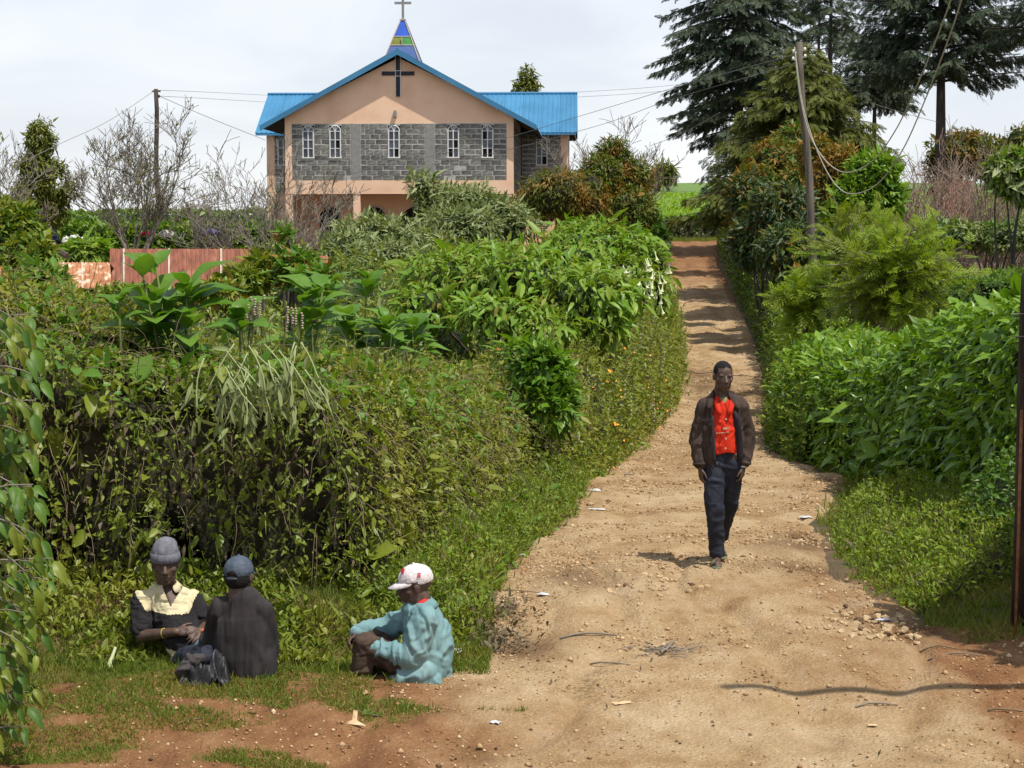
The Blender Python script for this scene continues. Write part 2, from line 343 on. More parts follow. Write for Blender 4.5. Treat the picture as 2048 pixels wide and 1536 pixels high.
def stone(px, py, size, k, sq=1.):
    Y = 12.
    for _ in range(12):
        p = at(px, py, Y); Y = Y*(CAMZ-rz(p.x, Y))/max(CAMZ-p.z, .05)
    o = bpy.data.objects.new('stone', rocks[k]); link(o, road); p = at(px, py, Y)
    o.location = (p.x, Y, rz(p.x, Y)+size*.12); o.rotation_euler = (random.uniform(-.3, .3), random.uniform(-.3, .3), random.uniform(0, 6.3)); o.scale = (size, size*random.uniform(.7, 1), size*sq)
    return o
SP = [(1045,1225,.05,0),(1290,1312,.045,1),(1580,1145,.05,4),(1640,1140,.03,1),(1362,1115,.045,5),(1600,1082,.045,0),(1590,1085,.05,2),(1655,1070,.04,1),(1660,1080,.04,0),
      (1450,1258,.035,4),(1570,1310,.03,1),(1720,1395,.025,4),(1648,1313,.025,0),(1365,1395,.025,2),(1208,910,.05,1),(1205,1275,.02,4),(1650,1420,.02,5),(1510,1355,.02,4),
      (1745,1180,.045,4),(1760,1170,.05,5),(1785,1165,.03,4),(1715,1250,.05,0),(1810,1260,.05,1),(1770,1235,.05,2),(1740,1278,.04,3),(1820,1280,.045,0),(1690,1230,.04,1),
      (985,1340,.025,1),(1010,1385,.02,0),(1425,1445,.02,5),(1335,1445,.02,1),(1870,1368,.02,0),(1790,1340,.03,1),(1060,1330,.02,3),(1140,1350,.02,2),(1240,1395,.02,0),
      (870,1495,.02,0),(925,1497,.02,3),(1100,1450,.015,1),(1500,1470,.02,4),(1980,1300,.02,1),(2010,1290,.02,1),(1180,1010,.06,0),(1130,1010,.04,2),(1060,1075,.04,1),(1000,1210,.04,0)]
for a in SP: stone(*a)
rs = random.Random(3)
for cx, cy, sx, sy, n, s0, s1 in [(1330,1165,100,40,60,.02,.045),(1745,1250,95,40,80,.02,.055),(1620,1085,55,18,24,.015,.035),(1130,1130,80,60,22,.012,.03),(1300,1290,80,25,22,.012,.03),(1350,1050,120,20,22,.012,.03),(1650,1180,80,20,20,.015,.03)]:
    for _ in range(n): stone(min(max(rs.gauss(cx, sx*.5), 1010), 1835), rs.gauss(cy, sy*.5), rs.uniform(s0, s1), rs.choice([0, 1, 2, 3, 3, 4]))
# ---- grit: too much to count
def grit(n, ylo, yhi, s0, s1, name, mat, seed, thr):
    rg = np.random.default_rng(seed)
    Y = ylo*(yhi/ylo)**rg.random(n); k = np.argmin(abs(Yr[:, None]-Y[None]), 0); T = rg.random(n)
    X = (LBx[k]+.0)*(1-T) + RBx[k]*T
    keep = fbm(X*1.1, Y*1.6, 0, 3, 41) + .25*rg.random(n) > thr; X, Y, k = X[keep], Y[keep], k[keep]; n = len(X)
    col = np.clip(((X-(LBx[k]-mar))/((RBx[k]+mar)-(LBx[k]-mar))*160), 0, 159).astype(int)
    Z = ZZ[k, col]
    s = s0*(s1/s0)**(rg.random(n)**2.2)*(1+Y/40)
    T8 = np.array([(1,0,0),(-1,0,0),(0,1,0),(0,-1,0),(0,0,.7),(0,0,-.7)], float)
    F8 = np.array([(0,2,4),(2,1,4),(1,3,4),(3,0,4),(2,0,5),(1,2,5),(3,1,5),(0,3,5)])
    a = rg.random(n)*6.28; V = T8[None]*(s[:, None, None]*(.7+.6*rg.random((n, 6, 1))))
    ca, sa = np.cos(a)[:, None], np.sin(a)[:, None]
    V = np.stack([V[..., 0]*ca-V[..., 1]*sa, V[..., 0]*sa+V[..., 1]*ca, V[..., 2]], -1) + np.stack([X, Y, Z+s*.15], -1)[:, None]
    F = F8[None]+(np.arange(n)*6)[:, None, None]
    obj(name, tri_mesh(name, V, F), mat, road, 'stuff')
m, N, L, out = newmat('grit'); g = N('ShaderNodeNewGeometry')
r = ramp(N, [(0, (.16, .085, .04)), (.35, (.33, .20, .095)), (.75, (.46, .315, .17)), (1, (.60, .46, .29))]); L(g.outputs['Random Per Island'], r.inputs[0])
b = N('ShaderNodeBsdfPrincipled'); b.inputs['Roughness'].default_value = .9; b.inputs['Specular IOR Level'].default_value = .2; L(r.outputs[0], b.inputs['Base Color']); L(b.outputs[0], out.inputs[0]); M_GRIT = m
grit(38000, 9, 40, .0028, .012, 'gravel', M_GRIT, 1, .58)
grit(9000, 9.5, 45, .006, .022, 'coarse_gravel', M_GRIT, 5, .68)
m, N, L, out = newmat('crumbs'); g = N('ShaderNodeNewGeometry')
r = ramp(N, [(0, (.05, .03, .018)), (.5, (.13, .075, .035)), (1, (.22, .13, .06))]); L(g.outputs['Random Per Island'], r.inputs[0])
b = N('ShaderNodeBsdfPrincipled'); b.inputs['Roughness'].default_value = .95; L(r.outputs[0], b.inputs['Base Color']); L(b.outputs[0], out.inputs[0])
grit(7000, 9, 60, .003, .012, 'earth_crumbs', m, 2, .66)
# ================================================================ CHURCH
M_PEACH = solid_mat('peach_render', [(.74, .47, .30), (.84, .56, .38), (.87, .61, .43)], .9, .9, .25, 60, bdist=.01)
M_BLOCK = solid_mat('grey_block', [(.09, .09, .08), (.16, .157, .14), (.26, .253, .225)], .95, 7, .8, 35, perobj=.30)
M_MORT = solid_mat('mortar', [(.30, .29, .26), (.44, .43, .39), (.52, .50, .455)], .95, 5, .5, 50)
M_BLUE = solid_mat('blue_roof_paint', [(.035, .165, .31), (.045, .20, .36), (.06, .23, .40)], .45, .8, .0, spec=.5, perobj=.05)
M_FASC = solid_mat('dark_timber', [(.025, .02, .017), (.05, .038, .03)], .8, 10)
M_WHITE = solid_mat('white_frame_paint', [(.64, .64, .62), (.76, .76, .74)], .6, 12)
M_BLACKP = solid_mat('black_cross_paint', [(.012, .014, .022), (.03, .033, .045)], .5, 14)
M_CONC = solid_mat('pale_concrete', [(.22, .215, .2), (.30, .295, .275)], .95, 6, .3, 40)
def glass_mat(name, c, rough=.12):
    m, N, L, out = newmat(name); oi = N('ShaderNodeObjectInfo'); hs = N('ShaderNodeHueSaturation'); hs.inputs['Color'].default_value = c4(c)
    mr = N('ShaderNodeMapRange'); mr.inputs[3].default_value = .45; mr.inputs[4].default_value = 1.5; L(oi.outputs['Random'], mr.inputs[0]); L(mr.outputs[0], hs.inputs['Value'])
    b = N('ShaderNodeBsdfPrincipled'); b.inputs['Roughness'].default_value = rough; b.inputs['Specular IOR Level'].default_value = .6; L(hs.outputs[0], b.inputs['Base Color']); L(b.outputs[0], out.inputs[0]); return m
M_PANE = glass_mat('window_pane', (.045, .055, .075), .18); M_VOID = solid_mat('dark_interior', [(.012, .011, .01), (.02, .018, .016)], .9, 3)
CH = empty('church', (-4.77, 74.5, 1.15), 'peach and grey block church with blue iron roof, spire and black cross', 'church', rz=R(-2.4))
zz = lambda py, Y=74.5: at(800, py, Y).z-1.15
ZB0, ZB1, ZW = zz(388), zz(361), zz(247)          # underside of beam, foot and head of the block panel
XP = 4.84; AP = 5.78; ZE = zz(250, 73.9); ZA = zz(98, 73.9)
# walls: peach shell with gable
w = MB()
w.prism([(-XP, ZW), (XP, ZW), (XP, ZE+.45), (0, ZA-.3), (-XP, ZE+.45)], 0, .25)
w.box(-XP-.003, XP+.003, -.05, .32, ZB0, ZB1); w.build('gable_wall', M_PEACH, CH)
for sx in (-1, 1):
    b_ = MB(); x0, x1 = sorted((sx*XP, sx*(XP-.29))); b_.box(x0, x1, -.035, .30, 0, ZB0-.002); b_.build('pillar', M_PEACH, CH, bevel=.01)
    b_ = MB(); b_.box(x0, x1, -.035, .30, ZB1+.002, ZW+.3); b_.build('pilaster', M_PEACH, CH)
b_ = MB(); b_.box(-1.96, -1.66, -.03, .3, 0, ZB0-.002); b_.build('pillar', M_PEACH, CH, bevel=.01)
b_ = MB(); b_.box(1.4, 1.7, -.03, .3, 0, ZB0-.002); b_.build('pillar', M_PEACH, CH, bevel=.01)
b_ = MB(); b_.box(-XP, -XP+.2, .3, 3.2, 0, ZB0); b_.box(XP-.2, XP, .3, 9.2, 0, ZB0); b_.box(-XP+.2, XP-.2, .33, 9, ZB0+.05, ZB0+.2)
b_.build('porch_side_wall', M_PEACH, CH)
# ground floor back wall with arched openings
def arch(cx, w_, z0, z1, n=10):
    r_ = w_/2; P = [(cx-r_, z0), (cx+r_, z0)]
    for i in range(n+1):
        a = math.pi*i/n; P.append((cx+r_*math.cos(a), z1-r_+r_*math.sin(a)))
    return P
b_ = MB(); b_.box(-XP+.2, XP-.2, 2.4, 2.6, 0, ZB0); b_.build('porch_back_wall', M_PEACH, CH)
for cx, w_, fr in ((-1.32, 1.0, 1), (.55, 1.5, 0), (-3.3, .9, 0)):
    d_ = MB(); d_.prism(arch(cx, w_, .05 if not fr else .9, 2.45), 2.36, 2.392); do = d_.build('arched_opening', M_VOID, CH)
    if fr:
        f_ = MB(); f_.tube([(x, 2.34, z) for x, z in arch(cx, w_, .9, 2.45)]+[(cx-w_/2, 2.34, .9)], .035, 4); f_.box(cx-.02, cx+.02, 2.32, 2.355, .9, 2.4)
        for a in (-.3, .3): f_.tube([(cx, 2.34, 1.95), (cx+a, 2.34, 2.36)], .015, 4)
        f_.build('frame', M_WHITE, do)
# block walling: courses of single blocks on a mortar backing
def window(cx, z0, z1, w_, y, nopane=()):
    """arched steel window: frame, bars and single panes"""
    r_ = w_/2; zs = z1-r_
    wo = MB(); wo.prism(arch(cx, w_+.02, z0-.01, z1+.01), y+.02, y+.05); wo = wo.build('window', M_VOID, CH)
    f_ = MB(); t_ = .036
    f_.box(cx-r_-.01, cx-r_+t_, y-.07, y-.005, z0, zs); f_.box(cx+r_-t_, cx+r_+.01, y-.07, y-.005, z0, zs); f_.box(cx-r_-.03, cx+r_+.03, y-.09, y-.003, z0-.05, z0)
    f_.box(cx-t_*.6, cx+t_*.6, y-.062, y-.006, z0, zs)
    for k in range(1, 4): f_.box(cx-r_, cx+r_, y-.058, y-.008, z0+(zs-z0)*k/3-.014, z0+(zs-z0)*k/3+.014)
    A = [(cx+r_*math.cos(math.pi*i/12), y-.035, zs+r_*math.sin(math.pi*i/12)) for i in range(13)]; f_.tube(A, .02, 4)
    for a in (60, 90, 120): f_.tube([(cx, y-.04, zs), (cx+r_*math.cos(R(a)), y-.04, zs+r_*math.sin(R(a)))], .013, 4)
    f_.build('frame', M_WHITE, wo)
    k = 0
    for i in range(3):
        for s_ in (-1, 1):
            k += 1
            if k in nopane: continue
            a, b2 = sorted((cx+s_*.012, cx+s_*(r_-.012)))
            MB().box(a, b2, y-.025, y-.015, z0+(zs-z0)*i/3+.008, z0+(zs-z0)*(i+1)/3-.008).build('pane', M_PANE, wo)
    for a0, a1 in ((0, 60), (60, 90), (90, 120), (120, 180)):
        P = [(cx, zs+.012)] + [(cx+(r_-.012)*math.cos(R(a0+(a1-a0)*i/5)), zs+.012+(r_-.02)*math.sin(R(a0+(a1-a0)*i/5))) for i in range(6)]
        MB().prism(P, y-.025, y-.015).build('pane', M_PANE, wo)
    return (cx-r_-.02, cx+r_+.02, z0-.03, z1+.0)
blk_rng = random.Random(5); BLK = {}
def block(x0, x1, y, z0, z1, parent, dy):
    wq = round((x1-x0)*50)/50
    k = (wq, blk_rng.randrange(3))
    if k not in BLK:
        bm = bmesh.new(); bmesh.ops.create_cube(bm, size=1)
        for v in bm.verts: v.co = (v.co.x*wq, v.co.y*.06, v.co.z*(z1-z0))
        bmesh.ops.bevel(bm, geom=list(bm.edges), offset=.008, segments=1, affect='EDGES')
        for v in bm.verts: v.co += Vector((blk_rng.uniform(-.006, .006), blk_rng.uniform(-.006, .006), blk_rng.uniform(-.005, .005)))
        me = bpy.data.meshes.new('block'); bm.to_mesh(me); bm.free(); me.materials.append(M_BLOCK); BLK[k] = me
    o = bpy.data.objects.new('block', BLK[k]); link(o, parent); o.location = ((x0+x1)/2, y+dy, (z0+z1)/2)
def block_wall(x0, x1, z0, z1, y, holes, cols=(), courses=11):
    """holes: (xa, xb, za, zb)"""
    bw = MB().box(x0, x1, y+.012, y+.05, z0, z1)
    # mortar behind, cut round the windows by building it in strips
    bw = MB(); xs = sorted(set([x0, x1] + [h[0] for h in holes] + [h[1] for h in holes])); yb = y-.016
    for a, b2 in zip(xs[:-1], xs[1:]):
        hh = [h for h in holes if h[0] <= a+1e-6 and h[1] >= b2-1e-6]
        if hh: bw.box(a, b2, yb, yb+.12, z0, hh[0][2]); bw.box(a, b2, yb+.0, yb+.12, hh[0][3]-.0, z1)
        else: bw.box(a, b2, yb, yb+.12, z0, z1)
    bo = bw.build('block_wall', M_MORT, CH)
    ch = (z1-z0)/courses
    for c in cols: MB().box(c-.2, c+.2, y-.03, y+.021, z0+.01, z1-.01).build('concrete_column', M_CONC, bo)
    for i in range(courses):
        za, zb = z0+i*ch+.026, z0+(i+1)*ch-.026
        blockers = sorted([(h[0], h[1]) for h in holes if h[2] < zb and h[3] > za] + [(c-.21, c+.21) for c in cols]) + [(x1, x1+9)]
        cur = x0
        for a, b2 in blockers:
            x = cur+.012
            L_ = a-cur
            if L_ > .1:
                n = max(1, round(L_/.45)); first = (.5 if i % 2 else 1)*L_/n
                ed = [cur]
                while ed[-1] < a-.12:
                    step = (first if len(ed) == 1 else L_/n)*blk_rng.uniform(.88, 1.12); e = ed[-1]+step
                    if e > a-.14: e = a
                    ed.append(e)
                for e0, e1 in zip(ed[:-1], ed[1:]):
                    if e1-e0 > .06 and blk_rng.random() > .015: block(e0+.02, e1-.02, y, za, zb, bo, blk_rng.uniform(-.012, .008))
            cur = max(cur, b2)
            if cur >= x1: break
    return bo
px2x = lambda px: (px-800)/47.0
H = [window(px2x(c), zz(314), zz(251), .47, .02, np_) for c, np_ in ((619, ()), (673, (4,)), (790, (2,)), (908, (1, 4)), (976, (1, 2, 5)))]
block_wall(-XP+.29, XP-.29, ZB1, ZW, .0, H, cols=(px2x(714), px2x(862)))
MB().box(-XP+.3, XP-.3, .26, .3, ZB1, ZW).build('wall_lining', M_VOID, CH)
# side wall of the nave (right), plain block courses
sw = MB().box(XP-.24, XP-.03, .32, 9.2, ZB0+.2, ZE+.5).build('side_wall', M_MORT, CH)
for i in range(12):
    for k in range(12):
        z0_ = ZB0+.22+i*.22; y0_ = .5+k*.7+(.35 if i % 2 else 0)
        MB().box(XP-.04, XP-.005, y0_, y0_+.67, z0_, z0_+.195).build('block', M_BLOCK, sw)
MB().box(-XP+.03, -XP+.24, .32, 9.2, ZB0+.2, ZE+.5).build('side_wall', M_MORT, CH)
# transept
TY0, TY1 = 9.2, 15.2; TXL, TXR = -7.3, 7.05; TZ = at(800, 262, 83.6).z-1.15; TR = at(800, 187, 86.6).z-1.15
t_ = MB(); t_.box(TXL+.02, TXR-.02, TY0+.16, TY0+.36, 0, ZB1-.3); t_.box(TXL+.02, TXL+.22, TY0+.36, TY1, 0, TZ); t_.box(TXL, TXR, TY1, TY1+.2, 0, TZ); t_.build('transept_wall', M_PEACH, CH)
for sx, px_ in ((TXL, 0), (TXR-.38, 1)):
    MB().box(sx, sx+.38, TY0-.03, TY0+.3, 0, TZ).build('pillar', M_PEACH, CH)
h1 = window(5.80, at(1080, 329, 83.6).z-1.15, at(1080, 268, 83.6).z-1.15, .52, TY0+.02, (2,)); h2 = window(-6.5, at(1080, 329, 83.6).z-1.15, at(1080, 268, 83.6).z-1.15, .52, TY0+.02)
block_wall(XP+.02, TXR-.385, ZB1-.3, TZ, TY0, [h1], courses=13); block_wall(TXL+.385, -XP-.02, ZB1-.3, TZ, TY0, [h2], courses=13)
MB().box(TXL+.39, TXR-.39, TY0+.38, TY0+.42, ZB1-.3, TZ).build('wall_lining', M_VOID, CH)
gw = MB()
for x_ in (TXR-.23,):
    gw.add([(x_, TY0+.3, 0), (x_, TY1, 0), (x_, TY1, TZ), (x_, (TY0+TY1)/2, TR-.25), (x_, TY0+.3, TZ), (x_+.2, TY0+.3, 0), (x_+.2, TY1, 0), (x_+.2, TY1, TZ), (x_+.2, (TY0+TY1)/2, TR-.25), (x_+.2, TY0+.3, TZ)],
           [(0,1,2,3,4), (9,8,7,6,5), (0,5,6,1), (1,6,7,2), (2,7,8,3), (3,8,9,4), (4,9,5,0)])
go = gw.build('transept_end_wall', M_MORT, CH)
for i in range(14):
    for k in range(8):
        z0_ = ZB1-.3+i*.2; y0_ = TY0+.4+k*.72+(.3 if i % 2 else 0)
        if z0_+.18 < TZ and y0_+.66 < TY1: MB().box(TXR-.032, TXR-.005, y0_, y0_+.66, z0_, z0_+.175).build('block', M_BLOCK, go)
# roofs: single ribbed iron sheets
def rib_sheet(name, O, U, Vv, wid, leng, parent, mat, pitch=.2, amp=.018, th=.0):
    """sheet: origin O, across U, down Vv; trapezoid ribs along Vv"""
    U = Vector(U).normalized(); Vv = Vector(Vv).normalized(); Nn = U.cross(Vv).normalized()
    if Nn.z < 0: Nn = -Nn
    n = max(1, int(round(wid/pitch))); p = wid/n; prof = [(0, 0)]
    for i in range(n): prof += [((i+.30)*p, 0), ((i+.40)*p, amp), ((i+.60)*p, amp), ((i+.70)*p, 0)]
    prof.append((wid, 0)); mb = MB(); V = []; F = []; k = len(prof)
    for l_ in (0, leng):
        for (x, h) in prof: V.append(Vector(O)+U*x+Vv*l_+Nn*h)
    for l_ in (0, leng):
        for (x, h) in prof: V.append(Vector(O)+U*x+Vv*l_+Nn*(h-.006))
    for i in range(k-1):
        F += [(i, i+1, k+i+1, k+i), (2*k+i+1, 2*k+i, 3*k+i, 3*k+i+1), (i, 2*k+i, 2*k+i+1, i+1), (k+i, k+i+1, 3*k+i+1, 3*k+i)]
    F += [(0, k, 3*k, 2*k), (k-1, 3*k-1, 4*k-1, 2*k-1)]
    return mb.add(V, F).build(name, mat, parent)
YF, YBK = -.46, 20.
ro = MB(); hyp = math.hypot(AP, ZA-ZE)
for sx in (-1, 1):
    # thin timber deck under the sheets, visible as the soffit
    ro.prism([(0, ZA-.06), (sx*AP, ZE-.06), (sx*AP, ZE-.12), (0, ZA-.13)][::sx], YF+.05, YBK)
ro.box(-.06, .06, YF+.05, YBK, ZA-.075, ZA-.065)
roof = ro.build('roof', M_FASC, CH)
for sx in (-1, 1):
    down = Vector((sx*AP, 0, ZE-ZA)); y = YF+.05
    while y < YBK-.5:
        rib_sheet('roof_sheet', (0, y, ZA-.04), (0, 1, 0), down, .98, hyp+.05, roof, M_BLUE); y += 1.0
    # blue barge flashing along the gable edge
    bq = MB(); bq.prism([(0, ZA+.03), (sx*(AP+.05), ZE+.03-.03), (sx*(AP+.05), ZE-.22), (0, ZA-.22)][::sx], YF-.03, YF+.045); bq.build('barge_flashing', M_BLUE, roof)
MB().tube([(0, YF-.02, ZA+.0), (0, YBK, ZA+.0)], .07, 8).build('ridge_cap', M_BLUE, roof)
# transept roof
TM = (TY0+TY1)/2; te = .55; TH = TR-TZ+.05; tl = math.hypot(TM-TY0+te, TH)
tr = MB()
for sy in (-1, 1):
    ye = TM+sy*(TM-TY0+te)
    tr.add([(TXL-.4, TM, TR-.06), (TXR+.35, TM, TR-.06), (TXR+.35, ye, TR-TH-.06), (TXL-.4, ye, TR-TH-.06), (TXL-.4, TM, TR-.14), (TXR+.35, TM, TR-.14), (TXR+.35, ye, TR-TH-.14), (TXL-.4, ye, TR-TH-.14)],
           [(0,1,2,3), (7,6,5,4), (0,4,5,1), (1,5,6,2), (2,6,7,3), (3,7,4,0)])
troof = tr.build('transept_roof', M_FASC, CH)
for sy in (-1, 1):
    x = TXL-.45
    while x < TXR+.3:
        if sy < 0 or True: rib_sheet('roof_sheet', (x, TM, TR-.035), (1, 0, 0), (0, sy*(TM-TY0+te), -TH), min(.9, TXR+.42-x)-.012, tl+.04, troof, M_BLUE, pitch=.22, amp=.022)
        x += .9
MB().tube([(TXL-.46, TM, TR+.0), (TXR+.41, TM, TR+.0)], .07, 8).build('ridge_cap', M_BLUE, troof)
MB().box(TXL-.42, TXR+.37, TM-(TM-TY0+te)-.03, TM-(TM-TY0+te), TR-TH-.17, TR-TH-.045).build('fascia', M_BLUE, troof)
# spire of coloured sheets
SY = 1.9; sb, st_, zb_, zt_ = .78, .10, ZA-.35, at(800, 38, 75.8).z-1.15
fr = MB()
def sp(z): return sb+(st_-sb)*(z-zb_)/(zt_-zb_)
for sx in (-1, 1):
    for sy in (-1, 1): fr.tube([(sx*sb, SY+sy*sb, zb_), (sx*st_, SY+sy*st_, zt_)], .032, 4)
zs_ = [zb_, at(800, 88, 75.4).z-1.15, at(800, 70, 75.4).z-1.15, zt_]
for z_ in zs_[1:]:
    q = sp(z_); fr.tube([(-q, SY-q, z_), (q, SY-q, z_), (q, SY+q, z_), (-q, SY+q, z_), (-q, SY-q, z_)], .022, 4)
fr.box(-.02, .02, SY-sp(zs_[1])-.02, SY-sp(zs_[1])+.05, zs_[1], zs_[2]); M_SPF = solid_mat('spire_frame_paint', [(.35, .30, .27), (.5, .4, .35)], .6, 10)
fr.box(-.13, .13, SY-.13, SY+.13, zt_, zt_+.05)
spire = fr.build('spire', M_SPF, CH)
def gl(name, c): return solid_mat(name, [tuple(v*.85 for v in c), c, tuple(v*1.15 for v in c)], .3, 3, spec=.5)
G_B, G_O, G_G, G_D = gl('blue_panel', (.03, .10, .46)), gl('olive_panel', (.20, .21, .03)), gl('green_panel', (.06, .24, .05)), gl('slate_blue_panel', (.08, .13, .30))
for d in range(4):
    Rm = Matrix.Rotation(math.pi/2*d, 4, 'Z')
    for za, zb2, parts in ((zs_[0], zs_[1], [(-1, 1, G_D)]), (zs_[1], zs_[2], [(-1, 0, G_O), (0, 1, G_G)]), (zs_[2], zs_[3], [(-1, 1, G_B)])):
        for a, b2, mm in parts:
            q0, q1 = sp(za)-.015, sp(zb2)-.015
            P = [Vector((a*q0, -q0, za)), Vector((b2*q0, -q0, za)), Vector((b2*q1, -q1, zb2)), Vector((a*q1, -q1, zb2))]
            P = P+[p+Vector((0, .01, 0)) for p in P]; P = [Rm @ p + Vector((0, SY, 0)) for p in P]
            MB().add(P, [(0,1,2,3), (7,6,5,4), (0,4,5,1), (1,5,6,2), (2,6,7,3), (3,7,4,0)]).build('coloured_panel', mm, spire)
zc = at(800, 6, 76.4).z-1.15
MB().box(-.05, .05, SY-.05, SY+.05, zt_+.05, zc+.42).box(-.36, -.051, SY-.045, SY+.045, zc-.05, zc+.05).box(.051, .36, SY-.045, SY+.045, zc-.05, zc+.05).build('spire_cross', solid_mat('grey_metal', [(.22, .21, .19), (.3, .29, .27)], .6, 10), CH)
# black cross on the gable, pale edged
xc = px2x(799); c0, c1, ca, cb = zz(193), zz(110), zz(151), zz(143)
MB().box(xc-.09, xc+.09, -.06, -.004, c0, c1).box(xc-.68, xc-.095, -.055, -.006, ca, cb).box(xc+.095, xc+.68, -.055, -.006, ca, cb).build('gable_cross', M_BLACKP, CH)
e_ = MB()
for s_ in (-1, 1):
    e_.box(xc+s_*.105-.012, xc+s_*.105+.012, -.062, -.005, c0, c1)
    e_.box(xc-.13, xc+.13, -.064, -.058, (ca+cb)/2+s_*.11-.012, (ca+cb)/2+s_*.11+.012)
e_.build('cross_edging', M_WHITE, CH)
lx = px2x(793); lz = zz(228)
MB().box(lx-.07, lx+.07, -.14, -.002, lz-.14, lz+.1).box(lx-.05, lx+.05, -.13, -.01, lz+.1, lz+.16).build('wall_lamp', M_CONC, CH, bevel=.015)
# ================================================================ IRON SHACKS
def streak_mat(name, base, streak, rust, amt):
    m, N, L, out = newmat(name); tc = N('ShaderNodeTexCoord'); mp = N('ShaderNodeMapping'); mp.inputs['Scale'].default_value = (6, 6, .35); L(tc.outputs['Object'], mp.inputs[0])
    z = N('ShaderNodeTexNoise', i_Scale=1.2, i_Detail=5); L(mp.outputs[0], z.inputs['Vector']); r = ramp(N, [(.35, rust), (.5, base), (amt, base), (amt+.06, streak)]); L(z.outputs['Fac'], r.inputs[0])
    b = N('ShaderNodeBsdfPrincipled'); b.inputs['Roughness'].default_value = .7; L(r.outputs[0], b.inputs['Base Color']); L(b.outputs[0], out.inputs[0]); return m
M_REDI = streak_mat('red_oxide_iron', (.29, .10, .055), (.36, .17, .10), (.17, .055, .03), .60)
M_RUST = streak_mat('rusty_galvanised', (.42, .19, .085), (.62, .50, .36), (.27, .09, .04), .56)
M_ZINC = solid_mat('pale_zinc', [(.30, .15, .08), (.50, .42, .33), (.58, .52, .43)], .6, 5, stretch=(4, 4, 1))
M_PLANK = solid_mat('shack_board', [(.05, .04, .03), (.11, .085, .06)], .9, 6, .3, 40, stretch=(1, 1, .2))
def shack(label, px0, px1, py0, py1, Y, lean, mat, sheets, strips, base_z):
    a, b2 = at(px0, py0, Y+lean), at(px1, py0, Y+lean); c, d = at(px0, py1, Y), at(px1, py1, Y)
    o = empty('iron_shack', ((c.x+d.x)/2, Y+1, base_z), label, 'shack'); O = Vector(o.location)
    wl = MB().box(a.x+.1-O.x, b2.x-.1-O.x, Y+.25-O.y, Y+2.6-O.y, 0, c.z-.12-O.z).build('wall', M_PLANK, o)
    for i in range(sheets):
        f0, f1 = i/sheets, (i+1)/sheets; p0 = a.lerp(b2, f0); p1 = a.lerp(b2, f1); dn = c-a
        rib_sheet('roof_sheet', p0-O, p1-p0, dn, (p1-p0).length*1.01, dn.length, o, mat, pitch=.085, amp=.016)
    for f in strips:
        p0 = a.lerp(b2, f)-O; p1 = c.lerp(d, f)-O
        MB().box(-.02, .02, -.004, .004, 0, 1).build('roof_strip', M_ZINC, o).matrix_local = Matrix.Translation(p1+Vector((0, -.028, .01))) @ (p0-p1).to_track_quat('Z', 'Y').to_matrix().to_4x4() @ Matrix.Diagonal((1, 1, (p0-p1).length, 1))
    # back slope
    bk = Vector((0, 1.6, -.5)); rib_sheet('roof_sheet', a-O, b2-a, bk, (b2-a).length, bk.length, o, mat, pitch=.085, amp=.016)
    return o
shack('red oxide corrugated iron shack left of the church', 220, 502, 498, 590, 34, .5, M_REDI, 4, (.10, .42, .79), g1(-6.4, 35))
shack('rusty streaked corrugated iron roof beside the red shack', 62, 219, 525, 577, 33, .9, M_RUST, 3, (.42, .66), g1(-8.5, 34))
shack('small weathered iron roof behind leaves at left edge', -60, 62, 527, 560, 31, .8, M_RUST, 2, (), g1(-9.2, 32))
shack('pink rusted iron lean-to behind the bare twigs at right', 1872, 1948, 362, 452, 64, .4, M_REDI, 3, (.2, .97), g1(16, 65))
shack('low grey-brown iron roof in front of the greyleaf bushes', 560, 655, 512, 548, 36, .6, M_REDI, 2, (.5,), g1(-4.3, 36))
o = MB().tube([at(38, 470, 36), at(100, 490, 35.5), at(135, 512, 35)], .06, 6).build('timber_pole', M_PLANK); tag(o, 'weathered timber pole sloping down onto the rusty roof', 'pole')
# ================================================================ POLES AND WIRES
M_POLE = solid_mat('weathered_pole', [(.075, .062, .048), (.125, .105, .082), (.18, .155, .125)], .9, 5, .5, 30, stretch=(3, 3, .3))
M_DPOLE = solid_mat('dark_pole', [(.04, .032, .026), (.08, .065, .05)], .9, 5, .4, 30, stretch=(3, 3, .3))
M_WIRE = solid_mat('grey_wire', [(.16, .16, .16), (.22, .22, .21)], .6, 5); M_CAB = solid_mat('pale_cable', [(.33, .31, .24), (.45, .43, .34)], .7, 9)
p0 = at(1644, 640, 42); p1 = at(1598, 84, 42); p0.z = g1(p0.x, 42)-.1
PO = empty('utility_pole', (p0.x, 42, p0.z), 'leaning grey timber utility pole rising from the right hedge', 'utility pole'); O = Vector(PO.location)
MB().tube([(p0.lerp(p1, k/10)-O)+Vector((.03*math.sin(k*1.3), 0, 0)) for k in range(11)], [.115-.004*k for k in range(11)], 12).build('pole', M_POLE, PO, True)
top = p1-O
for dx, dz in ((-.13, -.25), (-.14, -.42), (.13, -.2), (.14, -.36)):
    mb = MB().tube([top+Vector((dx*.4, -.02, dz)), top+Vector((dx, -.05, dz))], .015, 6).tube([top+Vector((dx, -.05, dz-.01)), top+Vector((dx, -.05, dz+.07))], [.035, .025], 8)
    mb.build('insulator', M_WHITE, PO, True)
p0 = at(320, 495, 70); p1 = at(310, 178, 70); p0.z = g1(p0.x, 70)-.1
PL = empty('utility_pole', (p0.x, 70, p0.z), 'thin dark utility pole beside the bare tree left of church', 'utility pole'); O = Vector(PL.location)
MB().tube([(p0.lerp(p1, k/8)-O)+Vector((.05*math.sin(k*1.1), 0, 0)) for k in range(9)], [.115-.004*k for k in range(9)], 10).build('pole', M_DPOLE, PL, True)
